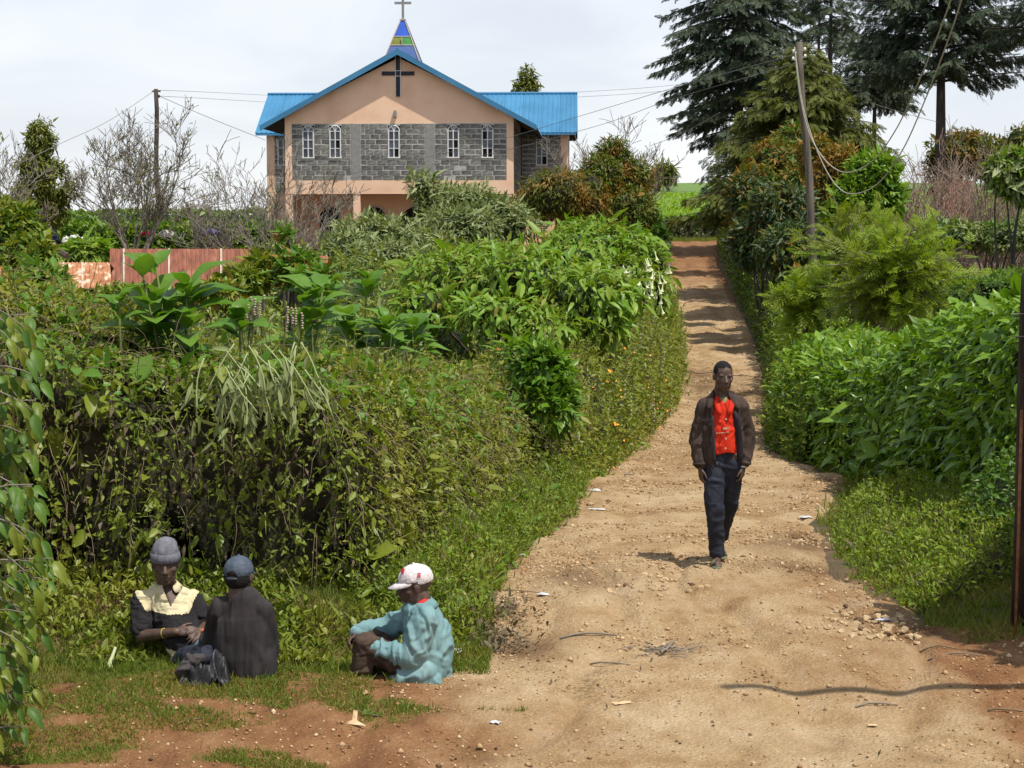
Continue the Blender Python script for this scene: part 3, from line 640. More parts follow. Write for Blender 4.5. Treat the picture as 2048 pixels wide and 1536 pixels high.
MB().box(-.12, .22, -.03, .03, -.12, -.06).build('crossarm', M_DPOLE, PL).location = p1-O
MB().tube([(.14, 0, -.34), (.14, 0, -.22)], .05, 8).build('insulator', M_DPOLE, PL, True).location = p1-O
def wire(label, pts, rad, mat=M_WIRE, name='power_line', sm=True):
    P = [at(*p) for p in pts]
    if sm and len(P) > 2:
        Q = []
        for i in range(len(P)-1):
            a, b2, c, d = P[max(i-1, 0)], P[i], P[i+1], P[min(i+2, len(P)-1)]
            for k in range(8):
                t = k/8; Q.append(.5*((2*b2)+(c-a)*t+(2*a-5*b2+4*c-d)*t*t+(3*b2-a-3*c+d)*t**3))
        P = Q+[P[-1]]
    o = MB().tube(P, rad, 5).build(name, mat, None, True); return tag(o, label, 'wire')
wire('wire running down left from the thin pole top', [(308, 182, 70), (215, 243, 66), (115, 290, 62), (-60, 375, 56)], .010)
wire('wire sagging from thin pole to the church corner', [(318, 192, 70), (420, 236, 74), (530, 280, 83)], .012)
wire('upper thin wire from the pole towards the church roof', [(312, 180, 70), (430, 185, 92), (560, 192, 110)], .010)
wire('lower thin wire from the pole towards the church roof', [(318, 192, 70), (430, 198, 92), (560, 206, 110)], .010)
wire('upper wire crossing in front of the church to the right pole', [(1592, 108, 42), (1340, 178, 46), (1160, 232, 50), (960, 290, 55), (690, 350, 62), (500, 395, 66)], .007)
wire('lower wire crossing in front of the church to the right pole', [(1594, 126, 42), (1340, 200, 46), (1200, 250, 50), (960, 312, 55), (700, 357, 62), (500, 410, 66)], .007)
wire('upper far wire right of the church reaching the conifers', [(1140, 185, 120), (1330, 172, 110), (1550, 140, 100)], .011)
wire('lower far wire right of the church reaching the conifers', [(1140, 195, 120), (1330, 182, 110), (1550, 150, 100)], .011)
wire('thin wire ending at the red leaved shrub by the field', [(1300, 292, 60), (1370, 264, 58), (1440, 225, 56)], .008)
wire('thin wire between the two conifers at right', [(1740, 205, 70), (1800, 224, 72), (1878, 245, 75)], .009)
for lab, pts in (('inner pale cable looping from the pole top up to the right', [(1589, 94, 41.8), (1600, 190, 41.7), (1620, 270, 41.5), (1655, 325, 41), (1695, 345, 40), (1745, 322, 38), (1790, 262, 36), (1830, 180, 34), (1880, 60, 31), (1915, -40, 29)]),
                 ('outer pale cable looping lowest from the pole top up right', [(1591, 108, 41.8), (1608, 220, 41.7), (1640, 315, 41.4), (1672, 370, 41), (1705, 388, 40), (1755, 368, 38), (1805, 300, 36), (1850, 200, 34), (1900, 70, 31), (1935, -40, 29)])):
    wire(lab, pts, .013, M_CAB, 'cable')
# gate post, iron rod and fence wire at the right edge
M_POST = solid_mat('rotting_post', [(.015, .011, .008), (.03, .022, .015), (.055, .04, .025)], .95, 7, .7, 30, stretch=(3, 3, .5))
x_ = at(2043, 1200, 12.6).x; zb_ = g1(x_, 12.6)
po = empty('fence_post', (x_, 12.6, zb_), 'rotting dark timber post with a split top at right edge', 'post'); ztop = at(2040, 545, 12.6).z-zb_
MB().tube([(0, 0, -.2), (.005, 0, .8), (-.005, 0, 1.6), (0, 0, ztop-.25), (-.012, 0, ztop)], [.075, .07, .068, .068, .05], 9).build('post_body', M_POST, po, True)
MB().tube([(.075, 0, -.2), (.08, .0, 1.2), (.085, 0, ztop-.18)], [.05, .045, .04], 7).build('post_half', M_POST, po, True)
M_RUSTY = solid_mat('rust', [(.13, .05, .02), (.23, .095, .035), (.3, .14, .06)], .9, 20, .4, 60)
a = at(2031, 1243, 12.35); a.z = g1(a.x, 12.35)-.1; b2 = at(2043, 820, 12.42)
tag(MB().tube([a, a.lerp(b2, .5)+Vector((.004, 0, 0)), b2], .011, 6).build('iron_rod', M_RUSTY, None, True), 'thin rusty iron rod leaning against the dark post', 'rod')
for k, (py, lab) in enumerate(((628, 'upper strand of fence wire on the dark post'), (673, 'lower strand of fence wire on the dark post'))):
    a = at(2022, py, 12.52); tag(MB().tube([a, a+Vector((.25, -.02, .004)), a+Vector((1.6, .3, .05))], .003, 4).build('fence_wire', M_WIRE), lab, 'wire')
# ================================================================ PEOPLE
class Blob:
    """overlapping tapered limbs fused into one continuous skin by a voxel remesh"""
    def __init__(s): s.bm = bmesh.new()
    def ell(s, c, r, M=None):
        mt = Matrix.Translation(Vector(c)) @ ((M.to_4x4() if M is not None else Matrix.Identity(4))) @ Matrix.Diagonal((r[0], r[1], r[2], 1))
        bmesh.ops.create_icosphere(s.bm, subdivisions=3, radius=1, matrix=mt); return s
    def cone(s, p0, p1, r0, r1, flat=None):
        p0, p1 = Vector(p0), Vector(p1); ax = p1-p0; L_ = max(ax.length, 1e-5); ax = ax/L_
        ref = Vector((0, 0, 1)) if abs(ax.z) < .9 else Vector((0, 1, 0)); u = ax.cross(ref).normalized(); w = ax.cross(u); n = 14; rings = []
        for a in (-85, -60, -30, 0): rings.append((p0+ax*r0*math.sin(R(a)), r0*math.cos(R(a))))
        for a in (0, 30, 60, 85): rings.append((p1+ax*r1*math.sin(R(a)), r1*math.cos(R(a))))
        vs = []
        for c, r_ in rings:
            row = []
            for k in range(n):
                d = (u*math.cos(6.2832*k/n)+w*math.sin(6.2832*k/n))*r_
                if flat: fd = Vector(flat[0]).normalized(); d = d-fd*d.dot(fd)*(1-flat[1])
                row.append(s.bm.verts.new(c+d))
            vs.append(row)
        for i in range(len(vs)-1):
            for k in range(n): s.bm.faces.new((vs[i][k], vs[i][(k+1) % n], vs[i+1][(k+1) % n], vs[i+1][k]))
        s.bm.faces.new(vs[0][::-1]); s.bm.faces.new(vs[-1]); return s
    def path(s, pts, rad, flat=None):
        for a, b2, r0, r1 in zip(pts[:-1], pts[1:], rad[:-1], rad[1:]): s.cone(a, b2, r0, r1, flat)
        return s
    def mesh(s, name, voxel=.008, smooth=6, fac=.5):
        bmesh.ops.recalc_face_normals(s.bm, faces=s.bm.faces[:])
        me = bpy.data.meshes.new(name); s.bm.to_mesh(me); s.bm.free(); o = bpy.data.objects.new(name, me); COL.objects.link(o)
        m = o.modifiers.new('r', 'REMESH'); m.mode = 'VOXEL'; m.voxel_size = voxel
        if smooth: q = o.modifiers.new('s', 'SMOOTH'); q.factor = fac; q.iterations = smooth
        dg = bpy.context.evaluated_depsgraph_get(); dg.update(); out_ = bpy.data.meshes.new_from_object(o.evaluated_get(dg)); out_.name = name
        bpy.data.objects.remove(o); bpy.data.meshes.remove(me); out_.materials.clear()
        out_.polygons.foreach_set('use_smooth', np.ones(len(out_.polygons), bool)); return out_
def mco(me):
    a = np.empty(len(me.vertices)*3, np.float32); me.vertices.foreach_get('co', a); return a.reshape(-1, 3).astype(float)
def mno(me):
    a = np.empty(len(me.vertices)*3, np.float32); me.vertices.foreach_get('normal', a); return a.reshape(-1, 3).astype(float)
def folds(me, amp, sc, seed, stretch=(1, 1, 1), fine=.35):
    """cloth creases: ridged noise pushed along the normals"""
    c = mco(me); n = mno(me); q = c*np.array(stretch)*sc; wv = fbm(q[:, 0]*.7+9, q[:, 1]*.7, q[:, 2]*.7, 2, seed+20)*1.6
    f = np.abs(2*fbm(q[:, 0]+wv, q[:, 1]+wv, q[:, 2]-wv, 2, seed)-1); q2 = q*1.9; f2 = np.abs(2*fbm(q2[:, 0]-wv, q2[:, 1], q2[:, 2]+wv, 1, seed+7)-1)
    rd = .35+.75*np.exp(-(f/.13)**2)-.5*np.exp(-((f-.30)/.10)**2)+.5*(fbm(q[:, 0]*.5, q[:, 1]*.5, q[:, 2]*.5, 1, seed+3)-.5); f2 = .35+.7*np.exp(-(f2/.12)**2)-.4*np.exp(-((f2-.28)/.1)**2)
    me.vertices.foreach_set('co', (c+n*(amp*(rd-.35)+amp*fine*(f2-.35))[:, None]).astype(np.float32).ravel()); me.update(); return me
def cut(me, test, solid=.0):
    bm = bmesh.new(); bm.from_mesh(me); fs = [f for f in bm.faces if test(f.calc_center_median(), f.normal)]; bmesh.ops.delete(bm, geom=fs, context='FACES')
    bm.to_mesh(me); bm.free(); me.polygons.foreach_set('use_smooth', np.ones(len(me.polygons), bool)); return me
def solidify(o, t): m = o.modifiers.new('thickness', 'SOLIDIFY'); m.thickness = t; m.offset = -1; return o
def axes(fwd, up):
    f = Vector(fwd).normalized(); u = Vector(up); u = (u-f*u.dot(f)).normalized(); x = f.cross(u); return Matrix((x, f, u)).transposed()
def head(bl, c, M, k=1., neck=.17, lips=1., ears=True):
    c = Vector(c); T = lambda *p: c+M @ (Vector(p)*k); E = lambda p, r_: bl.ell(T(*p), [v*k for v in r_], M)
    E((0, -.012, .032), (.074, .096, .088)); E((0, .018, -.028), (.067, .070, .084)); E((0, .030, -.066), (.054, .052, .047)); E((0, .056, -.098), (.030, .026, .023))
    for s in (-1, 1):
        E((s*.043, .048, -.022), (.025, .026, .024)); E((s*.030, .071, .020), (.026, .014, .010)); E((s*.013, .096, -.037), (.011, .012, .009)); E((s*.043, .02, -.075), (.02, .035, .03))
        if ears: E((s*.077, -.008, -.008), (.010, .020, .031))
    bl.cone(T(0, .082, .012), T(0, .108, -.030), .009*k, .0145*k)
    E((0, .088, -.0605), (.026*lips, .014, .0085)); E((0, .085, -.0765), (.023*lips, .014, .010)); E((0, .07, -.06), (.032, .02, .028))
    bl.path([T(0, -.022, -.06), T(0, -.034, -neck)], [.056*k, .058*k]); return T
def eyes(T, M, k, parent, mw, md_):
    for s in (-1, 1):
        for nm, dy, r_, mt in (('eye', .0672, .0092, mw), ('iris', .0722, .0058, md_)):
            bm = bmesh.new(); bmesh.ops.create_icosphere(bm, subdivisions=2, radius=r_*k, matrix=Matrix.Translation(T(s*.031, dy, .0))); me = bpy.data.meshes.new(nm); bm.to_mesh(me); bm.free()
            me.polygons.foreach_set('use_smooth', np.ones(len(me.polygons), bool)); o = obj(nm, me, mt, parent)
def hand(bl, w, d, pn, thumb, k=1., curl=.5):
    """palm and five fingers: wrist w, direction d, palm side pn, thumb side thumb"""
    w, d, pn = Vector(w), Vector(d).normalized(), Vector(pn); pn = (pn-d*pn.dot(d)).normalized(); s = d.cross(pn); s = s if s.dot(Vector(thumb)) > 0 else -s
    bl.cone(w, w+d*.035*k, .026*k, .03*k, (pn, .7)); bl.cone(w+d*.035*k+s*.014*k, w+d*.082*k+s*.020*k, .024*k, .018*k, (pn, .75)); bl.cone(w+d*.035*k-s*.012*k, w+d*.078*k-s*.020*k, .023*k, .017*k, (pn, .75))
    for i, (off, ln) in enumerate(((.031, .070), (.0105, .079), (-.0105, .073), (-.031, .058))):
        p = w+d*(.086-.004*abs(i-1))*k+s*off*k; dd = d.copy()+s*off*2.2
        for j, f in enumerate((.45, .31, .24)):
            a = curl*(.55+.55*j); dd = (dd.normalized()*math.cos(a)+pn*math.sin(a)).normalized(); q = p+dd*ln*f*k; bl.cone(p, q, (.0092-.0008*j)*k, (.0086-.0008*j)*k); p = q
    p = w+d*.022*k+s*.024*k; dd = (d*.75+s*.75+pn*.25).normalized()
    for j, l_ in enumerate((.036, .030, .024)):
        q = p+dd*l_*k; bl.cone(p, q, (.0125-.0012*j)*k, (.0112-.0012*j)*k); p = q; dd = (dd+d*.35-s*.2+pn*.25*curl).normalized()
M_SKIN = solid_mat('dark_skin', [(.055, .030, .020), (.085, .048, .032), (.11, .065, .044)], .58, 30, .1, 160, spec=.5, bdist=.003)
M_HAIR = solid_mat('black_hair', [(.006, .005, .005), (.014, .012, .011)], .85, 60, .9, 220, bdist=.01)
M_EYEW = solid_mat('eye_white', [(.13, .11, .095), (.17, .15, .13)], .3, 10); M_EYED = solid_mat('eye_dark', [(.008, .006, .005), (.012, .009, .008)], .2, 10)
def cloth(name, cols, rough=.85, scale=6, bump=.45, bs=12, spec=.2): return solid_mat(name, cols, rough, scale, bump, bs, spec=spec, bdist=.014, stretch=(1.9, .8, .7), detail=3)
M_BROWN = cloth('brown_suede', [(.036, .024, .019), (.055, .038, .030), (.082, .058, .045)], .9, 9); M_RSHIRT = None
M_NAVY = cloth('navy_trousers', [(.014, .016, .026), (.022, .025, .038), (.034, .038, .052)], .75, 6); M_OLIVE = cloth('olive_rubber', [(.10, .11, .06), (.16, .17, .10)], .6, 10)
M_LINING = cloth('dark_lining', [(.018, .016, .02), (.032, .028, .034)], .7); M_TAN = cloth('khaki_vest', [(.20, .17, .08), (.26, .22, .11)])
M_BLK = cloth('black_knit', [(.022, .019, .019), (.033, .029, .029), (.047, .042, .041)], .95, 7, .5); M_TEAL = cloth('teal_cotton', [(.13, .235, .24), (.17, .29, .30), (.22, .34, .345)], .85, 4)
M_CREAM = cloth('cream_cotton', [(.52, .45, .27), (.62, .55, .36)], .85); M_BLKP = cloth('black_pique', [(.014, .013, .014), (.024, .022, .023)], .9); M_JEAN = cloth('faded_denim', [(.06, .10, .145), (.11, .165, .21), (.17, .225, .27)], .9, 9)
M_BEAN = cloth('grey_wool', [(.12, .12, .14), (.18, .18, .205)], .95, 20, .5, 60); M_CAPB = cloth('slate_blue_cap', [(.045, .06, .085), (.065, .085, .115), (.09, .11, .14)], .85, 10); M_CAPW = cloth('white_cap_cotton', [(.58, .52, .52), (.70, .66, .66)], .85, 10)
M_CAPR = cloth('red_print', [(.42, .02, .05), (.52, .03, .07)], .8); M_BRTR = cloth('brown_trousers', [(.040, .026, .018), (.068, .046, .032), (.09, .062, .045)], .9, 6); M_LEATH = solid_mat('black_leather', [(.010, .010, .011), (.02, .02, .022)], .5, 12, .3, 60, spec=.5, bdist=.01)
M_GREYC = cloth('faded_grey_cloth', [(.045, .04, .04), (.07, .062, .06)], .8); M_SOLE = cloth('tan_sole', [(.16, .085, .05), (.24, .14, .085)], .8); M_REDC = cloth('red_collar_cloth', [(.50, .03, .025), (.6, .045, .035)]); M_BRAC = cloth('yellow_band', [(.5, .42, .03), (.6, .5, .05)]); M_LIGHTER = cloth('orange_plastic', [(.62, .11, .02), (.7, .14, .03)], .3)
# the red shirt carries a small worn white print
m, N, L, out = newmat('red_shirt_cotton'); tc = N('ShaderNodeTexCoord'); z = N('ShaderNodeTexNoise', i_Scale=5, i_Detail=3); L(tc.outputs['Object'], z.inputs['Vector'])
r = ramp(N, [(.3, (.50, .020, .008)), (.7, (.70, .045, .016))]); L(z.outputs['Fac'], r.inputs[0]); b = N('ShaderNodeBsdfPrincipled'); b.inputs['Roughness'].default_value = .8; b.inputs['Specular IOR Level'].default_value = .2; L(r.outputs[0], b.inputs['Base Color']); L(b.outputs[0], out.inputs[0]); M_RSHIRT = m
# ---------------------------------------------------------------- walking man
wx, wy = 1.795, 15.2; WK = empty('person', (wx, wy, rz(wx, wy)), 'man in brown jacket, red shirt and dark trousers walking down the road', 'person'); K = 1.0
bl = Blob(); HM = axes((.16, -1, -.10), (.03, -.05, 1)); hc = Vector((.042, -.035, 1.662)); T = head(bl, hc, HM, 1.06, .18)
bl.path([(.045, .005, 1.50), (.05, .0, 1.30), (.055, 0, 1.0)], [.075, .12, .11], ((0, 1, 0), .7)); bl.cone((-.10, 0, 1.40), (.20, 0, 1.40), .05, .05)
AL = [(-.108, .005, 1.405), (-.172, .03, 1.13), (-.150, -.06, .865)]; AR = [(.208, .005, 1.405), (.268, .03, 1.13), (.225, -.05, .875)]
for A_ in (AL, AR): bl.path(A_, [.05, .042, .029])
hand(bl, AL[2], (.06, -.08, -1), (.8, .3, 0), (.2, -1, 0), .98, .42); hand(bl, AR[2], (-.10, -.08, -1), (-.8, .35, 0), (-.2, -1, 0), .98, .62)
LL = [(-.03, 0, .95), (-.022, -.09, .52), (.0, -.055, .10)]; LR = [(.145, 0, .95), (.125, .11, .53), (.082, .40, .15)]
bl.path(LL, [.085, .06, .045]); bl.path(LR, [.085, .06, .045]); bl.cone((0, -.05, .055), (-.012, -.20, .032), .040, .030); bl.cone((.082, .41, .11), (.088, .27, .035), .038, .03)
for k in range(4): bl.cone((-.028+.016*k, -.21, .026), (-.03+.017*k, -.235+.006*abs(k-1), .022), .011, .009)
me = bl.mesh('body', .0062, 3, .4); obj('body', me, M_SKIN, WK); eyes(T, HM, 1.06, WK, M_EYEW, M_EYED)
hb = Blob(); hb.ell(T(0, -.018, .038), (.082, .103, .095), HM); me = hb.mesh('hair', .006, 2); Ti = HM.transposed()
cut(me, lambda c, n: (lambda q: q.y > .045-.25*(q.z-.05) and q.z < .082 or q.z < -.035+(.03 if q.y > -.02 else 0) or (q.z < .02 and q.y > .02))(Ti @ (c-hc))); folds(me, .002, 60, 4); solidify(obj('hair', me, M_HAIR, WK), .004)
tb = Blob(); tb.path([(.055, 0, .985), (-.028, -.005, .86)], [.125, .108], ((0, 1, 0), .82)); tb.path([(.055, 0, .985), (.14, .005, .86)], [.125, .105], ((0, 1, 0), .82)); tb.path([(-.03, -.005, .88), (-.026, -.09, .52), (.002, -.045, .135)], [.105, .083, .070]); tb.path([(.145, .005, .88), (.125, .115, .53), (.086, .385, .175)], [.105, .083, .068])
tb.cone((.002, -.06, .13), (.002, -.055, .09), .072, .070); me = folds(tb.mesh('trousers', .009, 4), .010, 6, 3, (1.1, 1.1, 1.2)); cut(me, lambda c, n: c.z < .075); solidify(obj('trousers', me, M_NAVY, WK), .006)
sb_ = Blob(); sb_.path([(.055, -.012, 1.03), (.052, -.015, 1.2), (.048, -.012, 1.38)], [.148, .148, .125], ((0, 1, 0), .74)); sb_.cone((-.015, -.01, 1.415), (.11, -.01, 1.415), .065, .065, ((0, 1, 0), .9)); sb_.cone((.048, .005, 1.47), (.046, .01, 1.505), .08, .072)
me = folds(sb_.mesh('shirt', .008, 3), .008, 8, 6, (1.6, 1, .8)); cut(me, lambda c, n: c.z < .985+.018*math.sin(c.x*20) or (c.z > 1.43+abs(c.x-.05)*1.05 and c.y < -.0) or (Vector((c.x-.046, c.y-.005)).length < .068 and c.z > 1.44)); sh = solidify(obj('shirt', me, M_RSHIRT, WK), .004)
vb = Blob(); vb.ell((.048, -.022, 1.42), (.075, .068, .07)); obj('undershirt', vb.mesh('undershirt', .008, 3), M_TAN, WK)
def flap(name, pts, mat, parent, th=.006, sub=1):
    me = bpy.data.meshes.new(name); n = len(pts)//2; me.from_pydata([tuple(p) for p in pts], [], [(i, i+1, n+i+1, n+i) for i in range(n-1)], shade_flat=False); o = obj(name, me, mat, parent)
    s = o.modifiers.new('s', 'SUBSURF'); s.levels = s.render_levels = sub; solidify(o, th); return o
for s in (-1, 1):
    x = lambda v: .048+s*v
    flap('collar', [(x(.008), -.128, 1.33), (x(.045), -.112, 1.44), (x(.066), -.04, 1.505), (x(.045), .06, 1.515), (x(.052), -.142, 1.325), (x(.085), -.124, 1.405), (x(.092), -.045, 1.47), (x(.06), .075, 1.48)], M_RSHIRT, sh)
for k in range(4): MB().tube([(.058, -.148-.004*(k > 1), 1.30-.085*k), (.058, -.138, 1.30-.085*k)], .007, 8).build('button', M_CREAM, sh)
pr = MB(); rp = random.Random(3)
def shirt_y(x, z, me_=sh.data, cache={}):
    if 'c' not in cache: cache['c'] = mco(me_)
    c = cache['c']; d = (c[:, 0]-x)**2+(c[:, 2]-z)**2+np.where(c[:, 1] > 0, 9, 0); return c[np.argmin(d), 1]
for row, (z0, x0, x1, h_) in enumerate(((1.205, .035, .095, .022), (1.168, -.020, .085, .012))):
    x = x0
    while x < x1:
        w = rp.uniform(.006, .012); hh = h_*rp.uniform(.6, 1); zz_ = z0+(x-x0)*.12; y = shirt_y(x+w/2, zz_)-.003; pr.box(x, x+.003, y, y+.006, zz_, zz_+hh); pr.box(x+.003, x+w-.002, y, y+.006, zz_+hh*rp.choice((.0, .4, .8)), zz_+hh*rp.choice((.2, .6, 1))+.002); x += w+.002
pr.build('faded_print', M_CREAM, sh)
# open jacket
jb = Blob(); jb.path([(.052, .012, .93), (.05, .01, 1.15), (.048, .008, 1.38)], [.196, .188, .168], ((0, 1, 0), .76)); jb.cone((-.095, .008, 1.395), (.03, .008, 1.455), .070, .074, ((0, 1, 0), 1.05)); jb.cone((.195, .008, 1.395), (.065, .008, 1.455), .070, .074, ((0, 1, 0), 1.05)); jb.cone((.045, .03, 1.46), (.045, .035, 1.51), .10, .085)
jb.path([(-.105, .008, 1.395), (-.176, .03, 1.13), (-.155, -.05, .905)], [.074, .072, .060]); jb.path([(.205, .008, 1.395), (.272, .03, 1.13), (.232, -.04, .915)], [.074, .072, .060])
me = folds(jb.mesh('jacket', .0085, 4), .010, 6, 9, (1.3, 1.3, .7), .3)
xl = lambda z: -.052+.012*math.sin(z*9); xr = lambda z: float(np.interp(z, [.88, 1.05, 1.25, 1.40, 1.5], [.196, .192, .170, .135, .09]))
def jt(c, n):
    if c.y < .03 and xl(c.z) < c.x < xr(c.z) and c.z < 1.6: return True
    body = -.135 < c.x < .235
    if body and c.z < (.862 if c.x < .05 else .89) and abs(c.x-.05) < .19: return True
    if Vector((c.x-.046, c.y-.02)).length < .078 and c.z > 1.45: return True
    return c.z < .862 and c.x < -.15 and False
cut(me, jt); jk = solidify(obj('jacket', me, [M_BROWN, M_LINING], WK), .012)
for s, xe in ((-1, -.10), (1, .165)):
    x = lambda v: .046+s*v
    flap('collar', [(x(.045), .10, 1.545), (x(.095), .02, 1.53), (x(.095), -.07, 1.475), (x(.098 if s < 0 else .088), -.12, 1.40), (x(.07), .125, 1.485), (x(.135), .03, 1.475), (x(.155), -.09, 1.42), (x(.150 if s < 0 else .135), -.135, 1.375)], M_BROWN, jk, .008)
pk = MB(); pk.box(-.155, -.065, -.155, -.135, 1.285, 1.30); pk.build('yoke_seam', M_LINING, jk)
for (c0, c1) in (((-.153, -.053, .885), (-.156, -.05, .91)), ((.230, -.043, .895), (.234, -.04, .92))): MB().tube([c0, c1], .064, 14).build('cuff', M_BROWN, jk, True)
fl = [(xl(1.33)-.002, -.128, 1.34), (xl(1.2), -.146, 1.2), (xl(1.05), -.148, 1.05), (xl(.9), -.146, .885)]
flap('facing', [Vector(p)+Vector((-.004, -.006, 0)) for p in fl]+[Vector(p)+Vector((.022, .008, 0)) for p in fl], M_LINING, jk)
fl = [(xr(z), y, z) for z, y in ((1.38, -.125), (1.2, -.115), (1.05, -.108), (.9, -.10))]
flap('facing', [Vector(p)+Vector((-.035, .01, 0)) for p in fl]+[Vector(p)+Vector((.02, -.015, 0)) for p in fl], M_LINING, jk)
for x0, y0, z0, an in ((-.012, -.11, .012, 0), (.087, .30, .018, 0)):
    sl_ = Blob(); sl_.path([(x0+.01, y0+.11, z0+.005), (x0, y0-.02, z0), (x0-.006, y0-.125, z0)], [.04, .046, .043], ((0, 0, 1), .28)); so_ = obj('sandal', sl_.mesh('sandal', .006, 2), M_OLIVE, WK)
    flap('strap', [(x0-.055, y0-.02, z0+.005), (x0-.035, y0-.03, z0+.055), (x0+.015, y0-.03, z0+.062), (x0+.048, y0-.02, z0+.005), (x0-.055, y0-.085, z0+.003), (x0-.038, y0-.09, z0+.036), (x0+.012, y0-.09, z0+.04), (x0+.042, y0-.08, z0+.003)], M_OLIVE, so_)
MB().tube([(.226, -.05, .882), (.226, -.05, .87)], .034, 14).build('wristwatch', M_WHITE, WK, True)
# ---------------------------------------------------------------- helpers for the seated men
def seated(label, px, py, Y):
    p = at(px, py, Y); o = empty('person', (p.x, Y, rz(p.x, Y)), label, 'person'); O = Vector(o.location)
    return o, (lambda px, py, Y: at(px, py, Y)-O)
def cap(parent, T, M, k, mat, brim_len, brim_dir=1, hole=False, rest=.045, tilt=0):
    """six-panel cap: dome, brim, button"""
    cb = Blob(); cb.ell(T(0, -.012, rest), [.086*k, .107*k, .088*k], M); me = cb.mesh('cap', .006, 3); c0 = T(0, 0, 0); Mi = M.transposed()
    def t_(c, n):
        q = Mi @ (c-c0)/k
        if q.z < rest-.012-.12*(q.y*brim_dir < -.05)*0+(-.018 if q.y*brim_dir < -.02 else 0): return True
        if hole and q.y*brim_dir < -.06 and math.hypot(q.x/.034, (q.z-rest+.028)/.034) < 1: return True
        return False
    cut(me, t_); folds(me, .0022*k, 22, 3); co = solidify(obj('cap', me, mat, parent), .005)
    pts0 = []; pts1 = []
    for i in range(9):
        a = -1+i/4; x = .082*math.sin(a*1.25); y = (.094*math.cos(a*1.25)-.012)*brim_dir; pts0.append(T(x*k/k, y, rest-.004)); e = brim_len*math.cos(a*1.3)**.6 if abs(a) < 1 else .0
        pts1.append(T(x*1.02, y+e*brim_dir, rest-.012-.022*abs(a)**2-e*.22))
    if brim_len: flap('brim', pts0+pts1, mat, co, .005)
    bm = bmesh.new(); bmesh.ops.create_icosphere(bm, subdivisions=2, radius=.009*k, matrix=Matrix.Translation(T(0, -.012, rest+.088))); me = bpy.data.meshes.new('cap_button'); bm.to_mesh(me); bm.free(); obj('cap_button', me, mat, co)
    return co
# ---------------------------------------------------------------- man in the teal jacket
PC, q = seated('man in teal jacket and white cap hugging his knees', 800, 1385, 11.5); Yc = 11.5
bl = Blob(); HM = axes((-1, -.10, -.16), (-.05, 0, 1)); hc = q(830, 1171, Yc-.02); T = head(bl, hc, HM, 1.10, .15)
bl.path([q(838, 1220, Yc), q(855, 1280, Yc), q(852, 1352, Yc)], [.085, .12, .12])
aN = [q(850, 1238, Yc-.17), q(822, 1318, Yc-.20), q(742, 1294, Yc-.10)]; aF = [q(836, 1228, Yc+.17), q(772, 1256, Yc+.24), q(716, 1266, Yc+.06)]
bl.path(aN, [.05, .04, .029]); bl.path(aF, [.05, .04, .029])
hand(bl, aN[2], (-1, .28, .02), (-.1, .8, -.5), (-.1, .2, 1), .95, .55); hand(bl, aF[2]+Vector((.0, 0, -.01)), (-.6, -.75, -.45), (.5, -.3, -.3), (-.5, -.3, .8), .95, .5)
for s in (-1, 1):
    hp = q(850, 1355, Yc+s*.10); kn = q(735+6*s, 1285-4*s, Yc+s*.085); an = q(722+4*s, 1362, Yc+s*.085); bl.path([hp, kn, an], [.085, .058, .045])
    bl.cone(an+Vector((.02, 0, -.03)), an+Vector((-.11, 0, -.045)), .042, .03)
obj('body', bl.mesh('body', .0065, 3, .4), M_SKIN, PC); eyes(T, HM, 1.10, PC, M_EYEW, M_EYED)
tb = Blob()
for s in (-1, 1):
    hp = q(850, 1352, Yc+s*.10); kn = q(737+6*s, 1284-4*s, Yc+s*.085); an = q(724+4*s, 1358, Yc+s*.085); tb.path([hp, kn, an], [.11, .082, .07])
me = folds(tb.mesh('trousers', .009, 4), .011, 8, 13, (1, 1, 1.6)); obj('trousers', me, M_BRTR, PC)
for s in (-1, 1):
    an = q(722+4*s, 1366, Yc+s*.085); sb2 = Blob(); sb2.path([an+Vector((.035, 0, -.02)), an+Vector((-.04, 0, -.028)), an+Vector((-.12, 0, -.035))], [.047, .045, .038]); me = sb2.mesh('boot', .007, 3); obj('boot', me, M_LEATH if False else M_FASC, PC)
jb = Blob(); jb.path([q(842, 1228, Yc), q(856, 1275, Yc), q(858, 1325, Yc), q(850, 1362, Yc)], [.128, .165, .165, .165], ((0, 1, 0), 1.08)); jb.cone(q(848, 1236, Yc-.15), q(838, 1230, Yc+.15), .085, .085); jb.cone(q(838, 1213, Yc), q(842, 1230, Yc), .075, .1)
jb.path([q(849, 1240, Yc-.165), q(824, 1314, Yc-.20), q(752, 1296, Yc-.115)], [.090, .085, .060]); jb.path([q(836, 1230, Yc+.165), q(774, 1256, Yc+.24), q(722, 1263, Yc+.09)], [.088, .078, .058])
jb.path([q(812, 1338, Yc-.10), q(792, 1366, Yc-.13), q(868, 1366, Yc-.10)], [.085, .055, .07]); jb.path([q(862, 1366, Yc-.1), q(866, 1366, Yc+.1)], [.075, .075]); jb.path([q(830, 1345, Yc-.09), q(850, 1350, Yc-.1)], [.10, .10]); jb.path([q(828, 1330, Yc-.17), q(800, 1362, Yc-.185), q(862, 1364, Yc-.17)], [.07, .06, .07]); jb.path([q(822, 1350, Yc-.18), q(850, 1345, Yc-.17)], [.07, .075])
me = folds(jb.mesh('jacket', .0085, 3), .017, 5.0, 15, (1.8, .7, 1.0), .4); jc = obj('jacket', me, M_TEAL, PC)
cu = Blob(); cu.cone(q(752, 1296, Yc-.115), q(740, 1293.5, Yc-.098), .056, .054); obj('cuff', folds(cu.mesh('cuff', .007, 2), .004, 14, 3), M_TEAL, jc)
